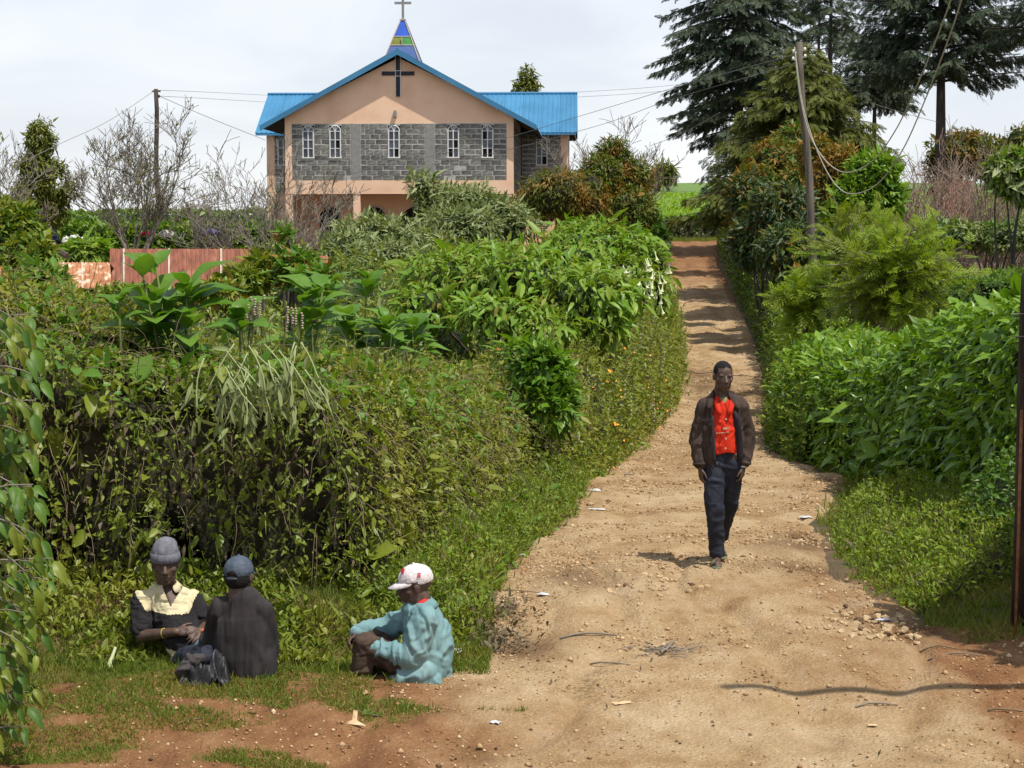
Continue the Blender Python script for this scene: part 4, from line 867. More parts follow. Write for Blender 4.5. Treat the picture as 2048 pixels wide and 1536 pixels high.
cu = Blob(); cu.cone(q(726, 1263, Yc+.10), q(714, 1264, Yc+.066), .054, .05); obj('cuff', folds(cu.mesh('cuff', .007, 2), .004, 14, 4), M_TEAL, jc)
nk = T(0, -.03, -.135); 
def ring(c, M, rx, ry, z0, z1, o0, o1, a0, a1, n=12):
    A = [c+M @ Vector((rx*math.sin(a), ry*math.cos(a), z0)) for a in np.linspace(a0, a1, n)]; B = [c+M @ Vector((rx*o1*math.sin(a), ry*o1*math.cos(a), z1)) for a in np.linspace(a0, a1, n)]; return A+B
CM = axes((-1, -.1, -.45), (-.35, 0, 1))
flap('collar', ring(nk, CM, .075, .075, .035, -.03, 1, 1.35, .45, 2*math.pi-.45, 16), M_TEAL, jc, .007)
flap('shirt_collar', ring(nk, CM, .068, .068, .055, .0, 1, 1.05, .55, 2*math.pi-.55, 16), M_REDC, PC, .005)
pb = MB(); a_ = q(788, 1352, Yc-.175); cap_ = cap(PC, T, HM, 1.10, M_CAPW, .085)
def letter(ch, size, loc, M, mat, parent, name):
    cu_ = bpy.data.curves.new('t', 'FONT'); cu_.body = ch; cu_.size = size; cu_.extrude = .0012; cu_.shear = .25; cu_.align_x = 'CENTER'; cu_.align_y = 'CENTER'; o = bpy.data.objects.new('t', cu_); COL.objects.link(o)
    dg = bpy.context.evaluated_depsgraph_get(); dg.update(); me = bpy.data.meshes.new_from_object(o.evaluated_get(dg)); bpy.data.objects.remove(o); me.name = name; me.materials.clear(); ob = obj(name, me, mat, parent); ob.matrix_local = Matrix.Translation(loc) @ M.to_4x4(); return ob
# side of the cap that faces the road camera: local +X or -X, whichever points to -Y
sx = 1 if (HM @ Vector((1, 0, 0))).y < 0 else -1
nn = (HM @ Vector((sx*.93, -.12, .36))).normalized(); rt = Vector((0, 0, 1)).cross(nn).normalized(); upv = nn.cross(rt)
letter('B', .05, T(sx*.081, -.028, .072)+nn*.004, Matrix((rt, upv, nn)).transposed(), M_CAPR, cap_, 'cap_letter')
nn = (HM @ Vector((sx*.5, .62, .6))).normalized(); rt = Vector((0, 0, 1)).cross(nn).normalized(); upv = nn.cross(rt)
em = MB(); em.prism([(.014*math.cos(t), .018*math.sin(t)) for t in np.linspace(0, 6.283, 15)[:-1]], -.003, .003); eo = em.build('cap_emblem', M_CAPR, cap_); eo.matrix_local = Matrix.Translation(T(sx*.040, .058, .108)+nn*.003) @ Matrix((rt, -nn, upv)).transposed().to_4x4()
# ---------------------------------------------------------------- man seen from behind
PB, q = seated('man in black sweater and slate cap sitting with his back turned', 490, 1383, 11.4); Yb = 11.4
bl = Blob(); HM = axes((.28, 1, -.05), (0, .04, 1)); hc = q(479, 1151, Yb+.02); T = head(bl, hc, HM, 1.10, .15)
bl.path([q(482, 1195, Yb), q(487, 1280, Yb), q(492, 1358, Yb+.02)], [.085, .12, .12]); aL = [q(437, 1212, Yb), q(421, 1292, Yb+.08), q(412, 1272, Yb+.30)]; aR = [q(530, 1212, Yb), q(540, 1300, Yb+.08), q(505, 1290, Yb+.32)]
bl.path(aL, [.035, .034, .027]); bl.path(aR, [.035, .034, .027]); hand(bl, aL[2], (.1, 1, .1), (.6, 0, -.6), (.4, 0, 1), .95, .5); hand(bl, aR[2], (-.4, 1, .1), (-.6, 0, -.6), (-.4, 0, 1), .95, .5)
for s in (-1, 1):
    hp = q(492+26*s, 1362, Yb+.04); kn = q(492+46*s, 1345, Yb+.42); an = q(492-8*s, 1368, Yb+.36); bl.path([hp, kn, an], [.085, .058, .042])
bl.cone(q(520, 1372, Yb+.04), q(551, 1376, Yb-.02), .036, .028)
obj('body', bl.mesh('body', .0065, 3, .4), M_SKIN, PB)
tb = Blob()
for s in (-1, 1): tb.path([q(492+26*s, 1360, Yb+.04), q(492+46*s, 1345, Yb+.42), q(492-2*s, 1366, Yb+.37)], [.105, .08, .066])
obj('trousers', folds(tb.mesh('trousers', .009, 3), .010, 8, 23), M_NAVY, PB)
sb_ = Blob(); sb_.path([q(484, 1212, Yb), q(486, 1262, Yb), q(490, 1310, Yb), q(497, 1362, Yb+.0)], [.140, .195, .212, .200], ((0, 1, 0), .70)); sb_.cone(q(444, 1216, Yb), q(478, 1200, Yb), .072, .075); sb_.cone(q(524, 1216, Yb), q(486, 1200, Yb), .072, .075); sb_.cone(q(481, 1186, Yb), q(483, 1206, Yb), .060, .09)
sb_.path([q(437, 1216, Yb), q(424, 1292, Yb+.08), q(415, 1275, Yb+.27)], [.07, .068, .056]); sb_.path([q(528, 1220, Yb), q(541, 1300, Yb+.07), q(508, 1291, Yb+.28)], [.07, .066, .056]); sb_.path([q(462, 1372, Yb-.06), q(540, 1372, Yb-.06)], [.045, .05])
me = sb_.mesh('sweater', .0085, 4); folds(me, .014, 4.0, 25, (1.9, 1, .4), .3); obj('sweater', me, M_BLK, PB)
so_ = Blob(); so_.path([q(530, 1374, Yb+.0), q(558, 1371, Yb-.08)], [.036, .034], ((0, 0, 1), .5)); obj('sandal', so_.mesh('sandal', .006, 2), M_SOLE, PB)
hb = Blob(); hb.ell(T(0, -.03, -.01), (.084, .094, .083), HM); obj('hair', folds(hb.mesh('hair', .007, 2), .002, 60, 8), M_HAIR, PB)
cp = cap(PB, T, HM, 1.10, M_CAPB, .075, 1, True, .035); flap('strap', [T(-.038, -.112, .006), T(0, -.121, .004), T(.038, -.112, .006), T(-.038, -.110, -.010), T(0, -.119, -.012), T(.038, -.110, -.010)], M_CAPB, cp, .004)
# ---------------------------------------------------------------- reclining man with beanie
PA, q = seated('man in grey beanie and cream and black polo reclining on the grass', 380, 1340, 11.9); Ya = 12.05
bl = Blob(); HM = axes((.16, -1, -.06), (-.02, .06, 1)); hc = q(331, 1128, Ya+.02); T = head(bl, hc, HM, 1.13, .15)
bl.path([q(334, 1185, Ya+.08), q(352, 1240, Ya+.02), q(388, 1315, Ya-.22)], [.085, .12, .115]); aL = [q(284, 1203, Ya+.06), q(284, 1272, Ya-.10), q(352, 1264, Ya-.26)]; aR = [q(385, 1200, Ya+.10), q(412, 1252, Ya-.02), q(402, 1262, Ya-.22)]
bl.path(aL, [.054, .046, .031]); bl.path(aR, [.05, .042, .029]); hand(bl, aL[2], (1, -.12, .10), (.2, .8, -.6), (.1, -.2, 1), 1.0, .55); hand(bl, aR[2]+Vector((.0, 0, 0)), (-.2, -.8, -.2), (-.5, .2, -.6), (-.6, 0, .6), .95, .6)
l1 = [q(400, 1318, Ya-.24), q(432, 1292, Ya-.48), q(470, 1372, Ya-.42)]; l2 = [q(372, 1322, Ya-.26), q(418, 1312, Ya-.66), q(348, 1376, Ya-.72)]
bl.path(l1, [.085, .058, .045]); bl.path(l2, [.085, .058, .045])
obj('body', bl.mesh('body', .0062, 3, .4), M_SKIN, PA); eyes(T, HM, 1.13, PA, M_EYEW, M_EYED)
tb = Blob(); tb.path([l1[0], l1[1]+Vector((0, 0, .005)), l1[2]], [.108, .086, .066]); obj('trousers', folds(tb.mesh('trousers', .009, 3), .011, 8, 33), M_JEAN, PA)
tb = Blob(); tb.path([l2[0], l2[1], l2[2]], [.10, .082, .066]); tb.cone(l2[2], l2[2]+Vector((-.07, -.06, -.01)), .05, .035); obj('trouser_leg', folds(tb.mesh('trouser_leg', .009, 3), .011, 8, 34), M_NAVY, PA)
sb_ = Blob(); sb_.path([q(334, 1196, Ya+.06), q(346, 1230, Ya+.02), q(366, 1275, Ya-.10), q(388, 1312, Ya-.2)], [.128, .155, .150, .138], ((.2, 1, .3), .85)); sb_.cone(q(292, 1206, Ya+.06), q(326, 1188, Ya+.07), .074, .078); sb_.cone(q(378, 1203, Ya+.09), q(342, 1188, Ya+.07), .074, .078); sb_.cone(q(334, 1184, Ya+.08), q(335, 1194, Ya+.06), .078, .09)
sb_.path([q(284, 1204, Ya+.06), q(283, 1256, Ya-.06)], [.084, .078]); sb_.path([q(386, 1202, Ya+.1), q(406, 1240, Ya+.0)], [.08, .07]); sb_.path([q(372, 1290, Ya-.14), q(362, 1328, Ya-.10)], [.12, .08])
me = folds(sb_.mesh('polo_shirt', .0075, 3), .012, 8, 35, (.8, 1, 1.5)); nv = q(340, 1180, Ya); vz = q(352, 1208, Ya).z; cut(me, lambda c, n: c.y < nv.y+.06 and c.z > vz and abs(c.x-nv.x-.02) < (c.z-vz)*.55); po_ = obj('polo_shirt', me, [M_CREAM, M_BLKP], PA)
c = mco(me); cen = np.zeros((len(me.polygons), 3)); vi = np.empty(len(me.loops), int); me.loops.foreach_get('vertex_index', vi); ls = np.empty(len(me.polygons), int); me.polygons.foreach_get('loop_start', ls); cen = c[vi[ls]]
za, zl_ = q(334, 1214, Ya).z, q(366, 1296, Ya-.1).z; xa, xb = q(296, 1200, Ya).x, q(378, 1200, Ya).x
mi_ = np.ones(len(cen), int); zq = [q(300, py_, Ya).z for py_ in (1228, 1205, 1180, 1160)]; up_ = (cen[:, 2] > za-.02) & (cen[:, 0] > np.interp(cen[:, 2], zq, [q(v, 1200, Ya).x for v in (304, 286, 264, 240)])) & (cen[:, 0] < np.interp(cen[:, 2], zq, [q(v, 1200, Ya).x for v in (382, 386, 398, 420)]))
low_ = (cen[:, 2] < zl_+.02) & (cen[:, 0] < q(378, 1300, Ya-.1).x); mi_[up_ | low_] = 0; me.polygons.foreach_set('material_index', mi_)
nk = T(0, -.03, -.130); CM = axes((.1, -1, -.25), (.0, -.22, 1)); flap('collar', ring(nk, CM, .076, .078, .006, -.040, 1, 1.5, .62, 2*math.pi-.62, 16), M_CREAM, po_, .006)
MB().tube([aL[1].lerp(aL[2], .66), aL[1].lerp(aL[2], .675)], .0375, 14).build('bracelet', M_BRAC, PA, True)
tag(MB().tube([at(404, 1266, 11.72), at(407, 1258, 11.72)], .012, 8).build('lighter', M_LIGHTER, None, True), 'small orange lighter held by the reclining man', 'lighter')
bb = Blob(); bb.ell(T(0, -.014, .055), (.097, .117, .128), HM); bb.ell(T(-.01, -.03, .11), (.075, .08, .06), HM); me = bb.mesh('beanie', .006, 3); Mi = HM.transposed(); c0 = T(0, 0, 0); cut(me, lambda c, n: (Mi @ (c-c0)).z < .030); bo_ = solidify(obj('beanie', folds(me, .0025, 18, 3, (1, 1, .4)), M_BEAN, PA), .006)
n_ = 28; V = []
for j, (z_, s) in enumerate(((.020, 1.02), (.028, 1.10), (.052, 1.11), (.070, 1.07), (.078, .99))):
    V += [T(.084*s*math.sin(6.2832*k/n_), -.012+.103*s*math.cos(6.2832*k/n_), z_) for k in range(n_)]
MB().add(V, [(j*n_+k, j*n_+(k+1) % n_, (j+1)*n_+(k+1) % n_, (j+1)*n_+k) for j in range(4) for k in range(n_)]).build('beanie_cuff', M_BEAN, bo_, True)
# leather jacket heaped on the ground between the two men
JH = empty('leather_jacket', tuple(at(420, 1380, 11.2)), 'crumpled black leather jacket heaped beside the man in black', 'jacket'); O = Vector(JH.location); w_ = lambda px, py, Y: at(px, py, Y)-O
n1, n2 = 44, 30; uu, vv = np.meshgrid(np.linspace(0, 1, n1), np.linspace(0, 1, n2))
px_ = 342+122*uu; zt = np.interp(uu, [0, .25, .5, .75, .92, 1], [.02, .10, .19, .22, .17, .06])*np.sin(np.pi*np.clip(vv*.9+.1, 0, 1))**.7
rdg = np.abs(2*fbm(uu*5+vv*2.5, vv*2.2-uu*1.5, 0, 2, 17)-1); zt = zt*(.75+.55*np.exp(-(rdg/.13)**2)-.35*np.exp(-((rdg-.3)/.1)**2))+.012
V = np.stack([(px_-420)/FPX*11.2, -.16+.30*vv+.06*(fbm(uu*4, vv*4, 0, 2, 3)-.5), zt], -1).reshape(-1, 3); ii = (np.arange(n2-1)[:, None]*n1+np.arange(n1-1)[None]).ravel()
F = np.concatenate([np.stack([ii, ii+1, ii+n1+1], 1), np.stack([ii, ii+n1+1, ii+n1], 1)]); solidify(obj('jacket_body', tri_mesh('jacket_body', V, F), M_LEATH, JH), .006)
gb = Blob(); gb.path([w_(368, 1338, 11.2), w_(385, 1322, 11.22), w_(402, 1318, 11.24)], [.05, .055, .04]); obj('sleeve', folds(gb.mesh('sleeve', .008, 2), .022, 9, 43), M_GREYC, JH)
# ================================================================ VEGETATION
T_HI = np.array([(0,0,0),(.30,.42,.10),(.30,0,-.02),(.30,-.42,.10),(.68,.34,.05),(.68,0,-.05),(.68,-.34,.05),(1,0,-.06)], float)
F_HI = np.array([(0,2,1),(0,3,2),(1,2,5),(1,5,4),(2,3,6),(2,6,5),(4,5,7),(5,6,7)])
T_LO = np.array([(0,0,0),(.42,.5,.10),(.42,-.5,.10),(1,0,-.05)], float); F_LO = np.array([(0,3,1),(0,2,3)])
T_BL = np.array([(0,.5,0),(0,-.5,0),(.5,.38,.0),(.5,-.38,.0),(1,0,0)], float); F_BL = np.array([(0,1,3),(0,3,2),(2,3,4)])
# a feathered spray: five leaflets in one fan
def _spray(n, w, sp_):
    V = []; F = []
    for k in range(n):
        t = k/(n-1); s = (-1)**k; b0 = .75*t; a = sp_*(1-.5*t); l_ = .55*(1-.55*t)
        d = np.array([math.cos(a), s*math.sin(a), 0]); q = np.array([-d[1], d[0], 0])*w; p = np.array([b0, 0, 0])
        i = len(V); V += [p-q*.5, p+d*l_*.5+q, p+d*l_, p+d*l_*.5-q]; F += [(i, i+1, i+2), (i, i+2, i+3)]
    i = len(V); V += [np.array([0, .012, 0]), np.array([0, -.012, 0]), np.array([1.1, 0, 0])]; F += [(i, i+1, i+2)]
    return np.array(V), np.array(F)
T_FR, F_FR = _spray(11, .045, 1.0)
T_CO, F_CO = _spray(8, .055, .55)
TPL = {'hi': (T_HI, F_HI), 'lo': (T_LO, F_LO), 'bl': (T_BL, F_BL), 'fr': (T_FR, F_FR), 'co': (T_CO, F_CO)}
def leaves(P, A, Nn, ln, wd, tpl='lo', curl=.0):
    """vectorised leaf blades: base P, axis A, face normal Nn, length, width"""
    T, F = TPL[tpl]; A = nrm(A); Nn = nrm(Nn-(Nn*A).sum(-1, keepdims=True)*A); B = np.cross(Nn, A); n = len(P)
    ln = np.broadcast_to(ln, n)[:, None, None]; wd = np.broadcast_to(wd, n)[:, None, None]; cu = np.broadcast_to(curl, n)[:, None, None]
    x = T[None, :, 0:1]; y = T[None, :, 1:2]; z = T[None, :, 2:3]
    sc = ln if tpl in ('fr', 'co') else wd
    V = P[:, None] + A[:, None]*x*ln + B[:, None]*y*sc + Nn[:, None]*(z*wd*1.4 - cu*ln*x*x)
    return V.reshape(-1, 3), (F[None]+(np.arange(n)*len(T))[:, None, None]).reshape(-1, 3)
class LF:
    def __init__(s): s.V = []; s.F = []; s.n = 0
    def add(s, V, F): s.V.append(V); s.F.append(F+s.n); s.n += len(V); return s
    def build(s, name, mat, parent, kind='stuff'):
        if not s.V: return None
        return obj(name, tri_mesh(name, np.concatenate(s.V), np.concatenate(s.F)), mat, parent, kind)
def foliage(P, Nn, ln, aspect, rg, tpl='lo', out=.6, up=.2, droop=.4, jit=.9, curl=.12, face=.8, lvar=.35):
    n = len(P); J = rg.normal(size=(n, 3)); J = nrm(J)
    A = Nn*out + J*jit + np.array([0, 0, up-droop])
    Nf = Nn*.5 + np.array([0, 0, face]) + nrm(rg.normal(size=(n, 3)))*.55
    l_ = ln*np.exp(rg.normal(size=n)*lvar); return leaves(P, A, Nf, l_, l_*aspect*(.8+.4*rg.random(n)), tpl, curl*rg.random(n)*2)
# ---------------- mounds (hedges)
def poly_d(poly, X, Y):
    poly = np.array(poly, float); d = np.full(X.shape, 1e9); ins = np.zeros(X.shape, bool)
    for (ax, ay), (bx, by) in zip(poly, np.roll(poly, -1, 0)):
        dx, dy = bx-ax, by-ay; t = np.clip(((X-ax)*dx+(Y-ay)*dy)/(dx*dx+dy*dy+1e-12), 0, 1)
        d = np.minimum(d, np.hypot(X-ax-t*dx, Y-ay-t*dy))
        c = (ay > Y) != (by > Y); xi = ax+(Y-ay)/(by-ay if abs(by-ay) > 1e-9 else 1e-9)*dx; ins ^= c & (X < xi)
    return np.where(ins, d, -d)
class Mound:
    def __init__(s, poly, H, w, res, seed, namp=.25, nsc=1.3, p=2.6, lip=.0):
        poly = np.array(poly, float); x0, y0 = poly.min(0)-.1; x1, y1 = poly.max(0)+.1
        xs = np.arange(x0, x1+res, res); ys = np.arange(y0, y1+res, res); X, Y = np.meshgrid(xs, ys)
        D = poly_d(poly, X, Y) + .22*w*(fbm(X*nsc*1.7, Y*nsc*1.7, 0, 3, seed+50)-.5)*2
        q = np.clip(D/w, 0, 1); prof = (1-(1-q)**p)**(1/p)
        h = (H(X, Y) if callable(H) else H)*(1+namp*(fbm(X*nsc, Y*nsc, 0, 3, seed)-.5)*2)
        base = gz(X, Y); Z = base + h*prof - .06
        s.X, s.Y, s.Z, s.M = X, Y, Z, D > 0; r, c = X.shape
        gy, gx = np.gradient(Z, ys, xs); s.G = nrm(np.stack([-gx, -gy, np.ones_like(Z)], -1))
        i = (np.arange(r-1)[:, None]*c+np.arange(c-1)[None]); m = s.M[:-1, :-1] | s.M[1:, :-1] | s.M[:-1, 1:] | s.M[1:, 1:]
        i = i[m]; s.F = np.concatenate([np.stack([i, i+1, i+c+1], 1), np.stack([i, i+c+1, i+c], 1)])
        s.V = np.stack([X, Y, Z], -1).reshape(-1, 3); s.N = s.G.reshape(-1, 3)
        e1 = s.V[s.F[:, 1]]-s.V[s.F[:, 0]]; e2 = s.V[s.F[:, 2]]-s.V[s.F[:, 0]]; s.A = .5*np.linalg.norm(np.cross(e1, e2), axis=1)
    def sample(s, n, rg, view=None, depth=.12):
        """points on the outer skin; view: keep mostly what the road side can show"""
        w = s.A.copy()
        if view is not None:
            C = s.V[s.F].mean(1); to = nrm(np.array([0, 0, CAMZ])-C); dt = (to*s.N[s.F[:, 0]]).sum(1)
            w = w*np.where(dt > -.25, 1., view)/np.maximum(np.linalg.norm(C-np.array([0, 0, 3.]), axis=1), 5)**.9
        f = rg.choice(len(s.F), n, p=w/w.sum()); a, b2 = rg.random((2, n)); k = a+b2 > 1; a = np.where(k, 1-a, a); b2 = np.where(k, 1-b2, b2)
        T = s.F[f]; P = s.V[T[:, 0]]*(1-a-b2)[:, None]+s.V[T[:, 1]]*a[:, None]+s.V[T[:, 2]]*b2[:, None]; Nn = s.N[T[:, 0]]
        P = P - Nn*(rg.random(n)**1.3*depth)[:, None] + Nn*(.35*depth*(fbm(P[:, 0]*3, P[:, 1]*3, P[:, 2]*3, 2, 9)-.3))[:, None]
        return P, Nn
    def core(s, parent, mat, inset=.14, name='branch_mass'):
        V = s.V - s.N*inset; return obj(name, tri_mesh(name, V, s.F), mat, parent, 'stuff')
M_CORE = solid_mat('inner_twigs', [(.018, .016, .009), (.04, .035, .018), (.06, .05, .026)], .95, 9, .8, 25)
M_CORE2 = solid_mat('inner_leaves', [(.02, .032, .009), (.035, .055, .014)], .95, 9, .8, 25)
M_STEM = solid_mat('green_stem', [(.09, .12, .03), (.15, .17, .05)], .7, 9); M_TWIG = solid_mat('grey_twig', [(.15, .13, .10), (.27, .235, .19)], .9, 9)
M_DRYST = solid_mat('dry_stem', [(.16, .12, .07), (.27, .20, .12)], .9, 9); M_PINK = solid_mat('pinkish_twig', [(.20, .14, .105), (.33, .25, .19)], .9, 9)
M_BARK = solid_mat('brown_bark', [(.045, .038, .032), (.08, .07, .058)], .95, 4, .8, 14, stretch=(2, 2, .5))
L_CREEP = leaf_mat('creeper_leaf', [(.05, .085, .018), (.085, .125, .03), (.12, .155, .045), (.065, .10, .022)], .42, .28, .9, (.14, .15, .05), .5)
L_DEAD = leaf_mat('withered_leaf', [(.10, .065, .035), (.17, .12, .065), (.12, .10, .05), (.20, .16, .10)], .8, .15, spec=.2, boost=(.82, .86, .95))
L_WILT = leaf_mat('wilted_pale_leaf', [(.17, .20, .10), (.23, .25, .14), (.14, .17, .075)], .6, .2, spec=.3, boost=(1.15, 1.2, .95))
L_GRASS = leaf_mat('grass_blade', [(.05, .10, .018), (.08, .13, .028), (.125, .155, .05), (.07, .115, .022), (.16, .145, .07)], .6, .3, 2.2, (.15, .145, .06), .3, (1.45, 1.4, .75))
L_WEED = leaf_mat('weed_leaf', [(.07, .125, .022), (.105, .165, .034), (.14, .19, .05)], .5, .3, 1.0, (.10, .15, .04), .4)
L_YHED = leaf_mat('sunlit_hedge_leaf', [(.075, .125, .026), (.11, .155, .036), (.15, .18, .055), (.14, .12, .06), (.10, .14, .03)], .5, .3, .9, (.14, .15, .06), .4)  # yellow-brown leaves, made paler to put the corner's sunlight into their colour
L_BIG = leaf_mat('broad_leaf', [(.05, .125, .022), (.07, .155, .03), (.095, .18, .045)], .45, .33, spec=.5, boost=(1.5, 1.42, .8))
L_TRUM = leaf_mat('trumpet_leaf', [(.06, .135, .028), (.09, .175, .035), (.125, .20, .055), (.08, .155, .035)], .42, .3, .5, (.11, .17, .055), .5)
L_DARK = leaf_mat('dark_glossy_leaf', [(.025, .065, .014), (.04, .09, .02), (.055, .115, .026)], .5, .25, spec=.6)
L_RHED = leaf_mat('right_hedge_leaf', [(.055, .125, .02), (.085, .165, .028), (.115, .20, .045)], .36, .28, spec=.6)
L_GREY = leaf_mat('greygreen_leaf', [(.085, .115, .05), (.125, .155, .08), (.20, .225, .14), (.10, .13, .055)], .6, .2, spec=.3, boost=(1.5, 1.5, 1.15))
L_OLIV = leaf_mat('olive_leaf', [(.035, .06, .018), (.06, .085, .026), (.10, .09, .03)], .5, .25, 1.0, (.15, .075, .032), .4)
L_RED = leaf_mat('reddish_shrub_leaf', [(.05, .075, .022), (.075, .095, .03), (.17, .075, .035), (.06, .08, .025)], .5, .25, .8, (.14, .085, .035), .4)
L_BLUEG = leaf_mat('bluegreen_leaf', [(.025, .05, .026), (.045, .075, .04), (.075, .105, .065)], .45, .2, .8, (.035, .06, .02), .5, (1.5, 1.45, 1.1))
L_FERN = leaf_mat('feathery_leaf', [(.12, .18, .018), (.17, .225, .024), (.20, .24, .04), (.09, .15, .018)], .5, .35, .9, (.13, .14, .03), .3, (1.3, 1.4, .8))
L_CYP = leaf_mat('cypress_spray', [(.045, .058, .018), (.07, .08, .024), (.09, .095, .03)], .6, .2, .3, (.055, .065, .02), .3, (1.6, 1.6, 1))
L_DEO = leaf_mat('dark_conifer_spray', [(.016, .026, .017), (.027, .040, .026), (.045, .060, .038)], .6, .12, .3, (.034, .044, .024), .3, (2.0, 1.95, 1.8))
L_GUM = leaf_mat('gum_leaf', [(.06, .08, .035), (.085, .105, .045), (.11, .12, .055)], .55, .22, spec=.3)
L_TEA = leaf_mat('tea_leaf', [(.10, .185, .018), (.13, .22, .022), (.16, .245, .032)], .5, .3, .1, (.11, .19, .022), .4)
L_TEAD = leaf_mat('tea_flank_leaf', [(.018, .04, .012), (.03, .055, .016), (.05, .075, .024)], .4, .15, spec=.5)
M_FLOR = solid_mat('orange_petal', [(.62, .22, .02), (.75, .33, .04)], .6, 9); M_TRF = solid_mat('cream_petal', [(.50, .55, .26), (.66, .68, .42)], .6, 9); M_SEED = solid_mat('buff_seed_head', [(.32, .25, .18), (.46, .38, .30)], .9, 20)
# single-leaf meshes shared by leaf parts
def leaf_mesh(name, aspect, mat, curl=.25, wav=.03, seg=7, petiole=.12):
    V = []; F = []
    for i in range(seg+1):
        t = i/seg; w = aspect*.5*(math.sin(math.pi*min(1, t*1.02)**.75)**.85 if 0 < t < 1 else .0); z = -curl*t*t + .25*curl*t
        x = petiole+t*(1-petiole)
        for s_ in (-1, -.5, 0, .5, 1): V.append((x, s_*w, z + .30*abs(s_)*w + wav*math.sin(9*t+3*s_)*abs(s_)*aspect))
    for i in range(seg):
        for k in range(4): a = i*5+k; F.append((a, a+1, a+6, a+5))
    n = len(V); V += [(0, .008, .0), (0, -.008, 0), (petiole+.02, -.006, 0), (petiole+.02, .006, 0)]; F.append((n, n+1, n+2, n+3))
    me = bpy.data.meshes.new(name); me.from_pydata(V, [], F, shade_flat=False); me.update(); me.materials.append(mat); return me
def frame(A, Nf):
    A = Vector(A).normalized(); Nf = Vector(Nf); Nf = (Nf-A*Nf.dot(A)).normalized(); B = Nf.cross(A)
    return Matrix((A, B, Nf)).transposed()
def leaf_parts(parent, mesh, P, A, Nf, ln, name='leaf'):
    O = Vector(parent.location)
    for p, a, n_, l_ in zip(P, A, Nf, ln):
        o = bpy.data.objects.new(name, mesh); COL.objects.link(o); o.parent = parent
        o.matrix_local = Matrix.Translation(Vector(p)-O) @ frame(a, n_).to_4x4() @ Matrix.Scale(float(l_), 4)
def rel(parent, V): return V-np.array(parent.location)
# ---------------- hedges and thickets
def hedge(name, label, cat, md, layers, core, inset=.14, group=None, parts=None, stems=None):
    c = md.V[md.F[:, 0]].mean(0); o = empty(name, (c[0], c[1], g1(c[0], c[1])), label, cat, group); O = np.array(o.location)
    md.core(o, core, inset).data.transform(Matrix.Translation(-Vector(O)))
    for k, (n, ln, asp, mat, tpl, kw) in enumerate(layers):
        rg = np.random.default_rng(100+k+int(abs(c[0]*77)+c[1]*13)); kw = dict(kw); dep = kw.pop('depth', .14); view = kw.pop('view', .15); keep = kw.pop('keep', None); nn = kw.pop('name', 'foliage')
        P, Nn = md.sample(n, rg, view, dep)
        if keep is not None: q = keep(P, Nn, rg); P, Nn = P[q], Nn[q]
        V, F = foliage(P, Nn, ln, asp, rg, tpl, **kw); LF().add(V-O, F).build(nn, mat, o)
    if parts:
        n, ln, mesh, kw = parts; rg = np.random.default_rng(5); P, Nn = md.sample(n*6, rg, .05, .03)
        dd = np.linalg.norm(P-np.array([0, 0, 3.]), axis=1); q = np.argsort(dd+rg.random(len(P))*4)[:n]; P, Nn = P[q]+Nn[q]*.03, Nn[q]
        A = Nn*.8+nrm(rg.normal(size=P.shape))*.6+np.array([0, 0, kw.get('dz', -.2)]); Nf = Nn*.5+np.array([0, 0, .9])+rg.normal(size=P.shape)*.25
        leaf_parts(o, mesh, P, A, Nf, ln*np.exp(rg.normal(size=n)*.25))
    return o
rg0 = np.random.default_rng(77)
def hang_stems(parent, md, n, mat, ln=(.25, .8), rad=.004, name='stems', up=False, spread=.25, keep=None):
    P, Nn = md.sample(n, rg0, .05, .04); O = np.array(parent.location); mb = MB()
    for p, nn in zip(P, Nn):
        if keep is not None and not keep(p): continue
        l_ = random.uniform(*ln); d = nn*.5+np.array([random.uniform(-1, 1)*spread, random.uniform(-1, 1)*spread, .8 if up else -.3]); d = d/np.linalg.norm(d); pts = [p-O]
        for k in range(4):
            pts.append(pts[-1]+d*l_/4); d = d+np.array([random.uniform(-.3, .3), random.uniform(-.3, .3), -.05 if up else -.32]); d = d/np.linalg.norm(d)
        mb.tube([tuple(q) for q in pts], [rad, rad, rad*.8, rad*.7, rad*.4], 3, False)
    mb.build(name, mat, parent, True, 'stuff')
def shoots(parent, md, n, ln, leaf, asp, mat, per=8, keep=None, minz=-.1, name='leafy_shoots'):
    """upright leafy shoots breaking the outline"""
    rg = np.random.default_rng(n); P, Nn = md.sample(n, rg, .03, .02); O = np.array(parent.location); k = Nn[:, 2] > minz
    if keep is not None: k &= np.array([bool(keep(p)) for p in P])
    P, Nn = P[k], Nn[k]; n = len(P); d = nrm(Nn*.35+np.array([0, 0, .9])+rg.normal(size=(n, 3))*.3); l_ = rg.uniform(ln[0], ln[1], n); mb = MB(); lf = LF()
    for p, q, L_ in zip(P, d, l_): mb.tube([tuple(p-O), tuple(p+q*L_*.5-O), tuple(p+q*L_-O)], [.004, .003, .002], 3, False)
    t = rg.random((n, per))*.9+.1; B = (P[:, None]+d[:, None]*(l_[:, None]*t)[..., None]).reshape(-1, 3); A = np.repeat(d, per, 0)*.5+nrm(rg.normal(size=(n*per, 3)))*.8
    s = leaf*np.exp(rg.normal(size=n*per)*.3)*(1.15-.5*t.ravel()); V, F = leaves(B, A, np.tile([0, -.2, 1.], (n*per, 1))+rg.normal(size=(n*per, 3))*.4, s, s*asp, 'hi' if leaf > .09 or P[:, 1].mean() < 18 else 'lo', .2*rg.random(n*per))
    lf.add(V-O, F).build(name, mat, parent); mb.build('shoot_stems', M_STEM, parent, True, 'stuff')
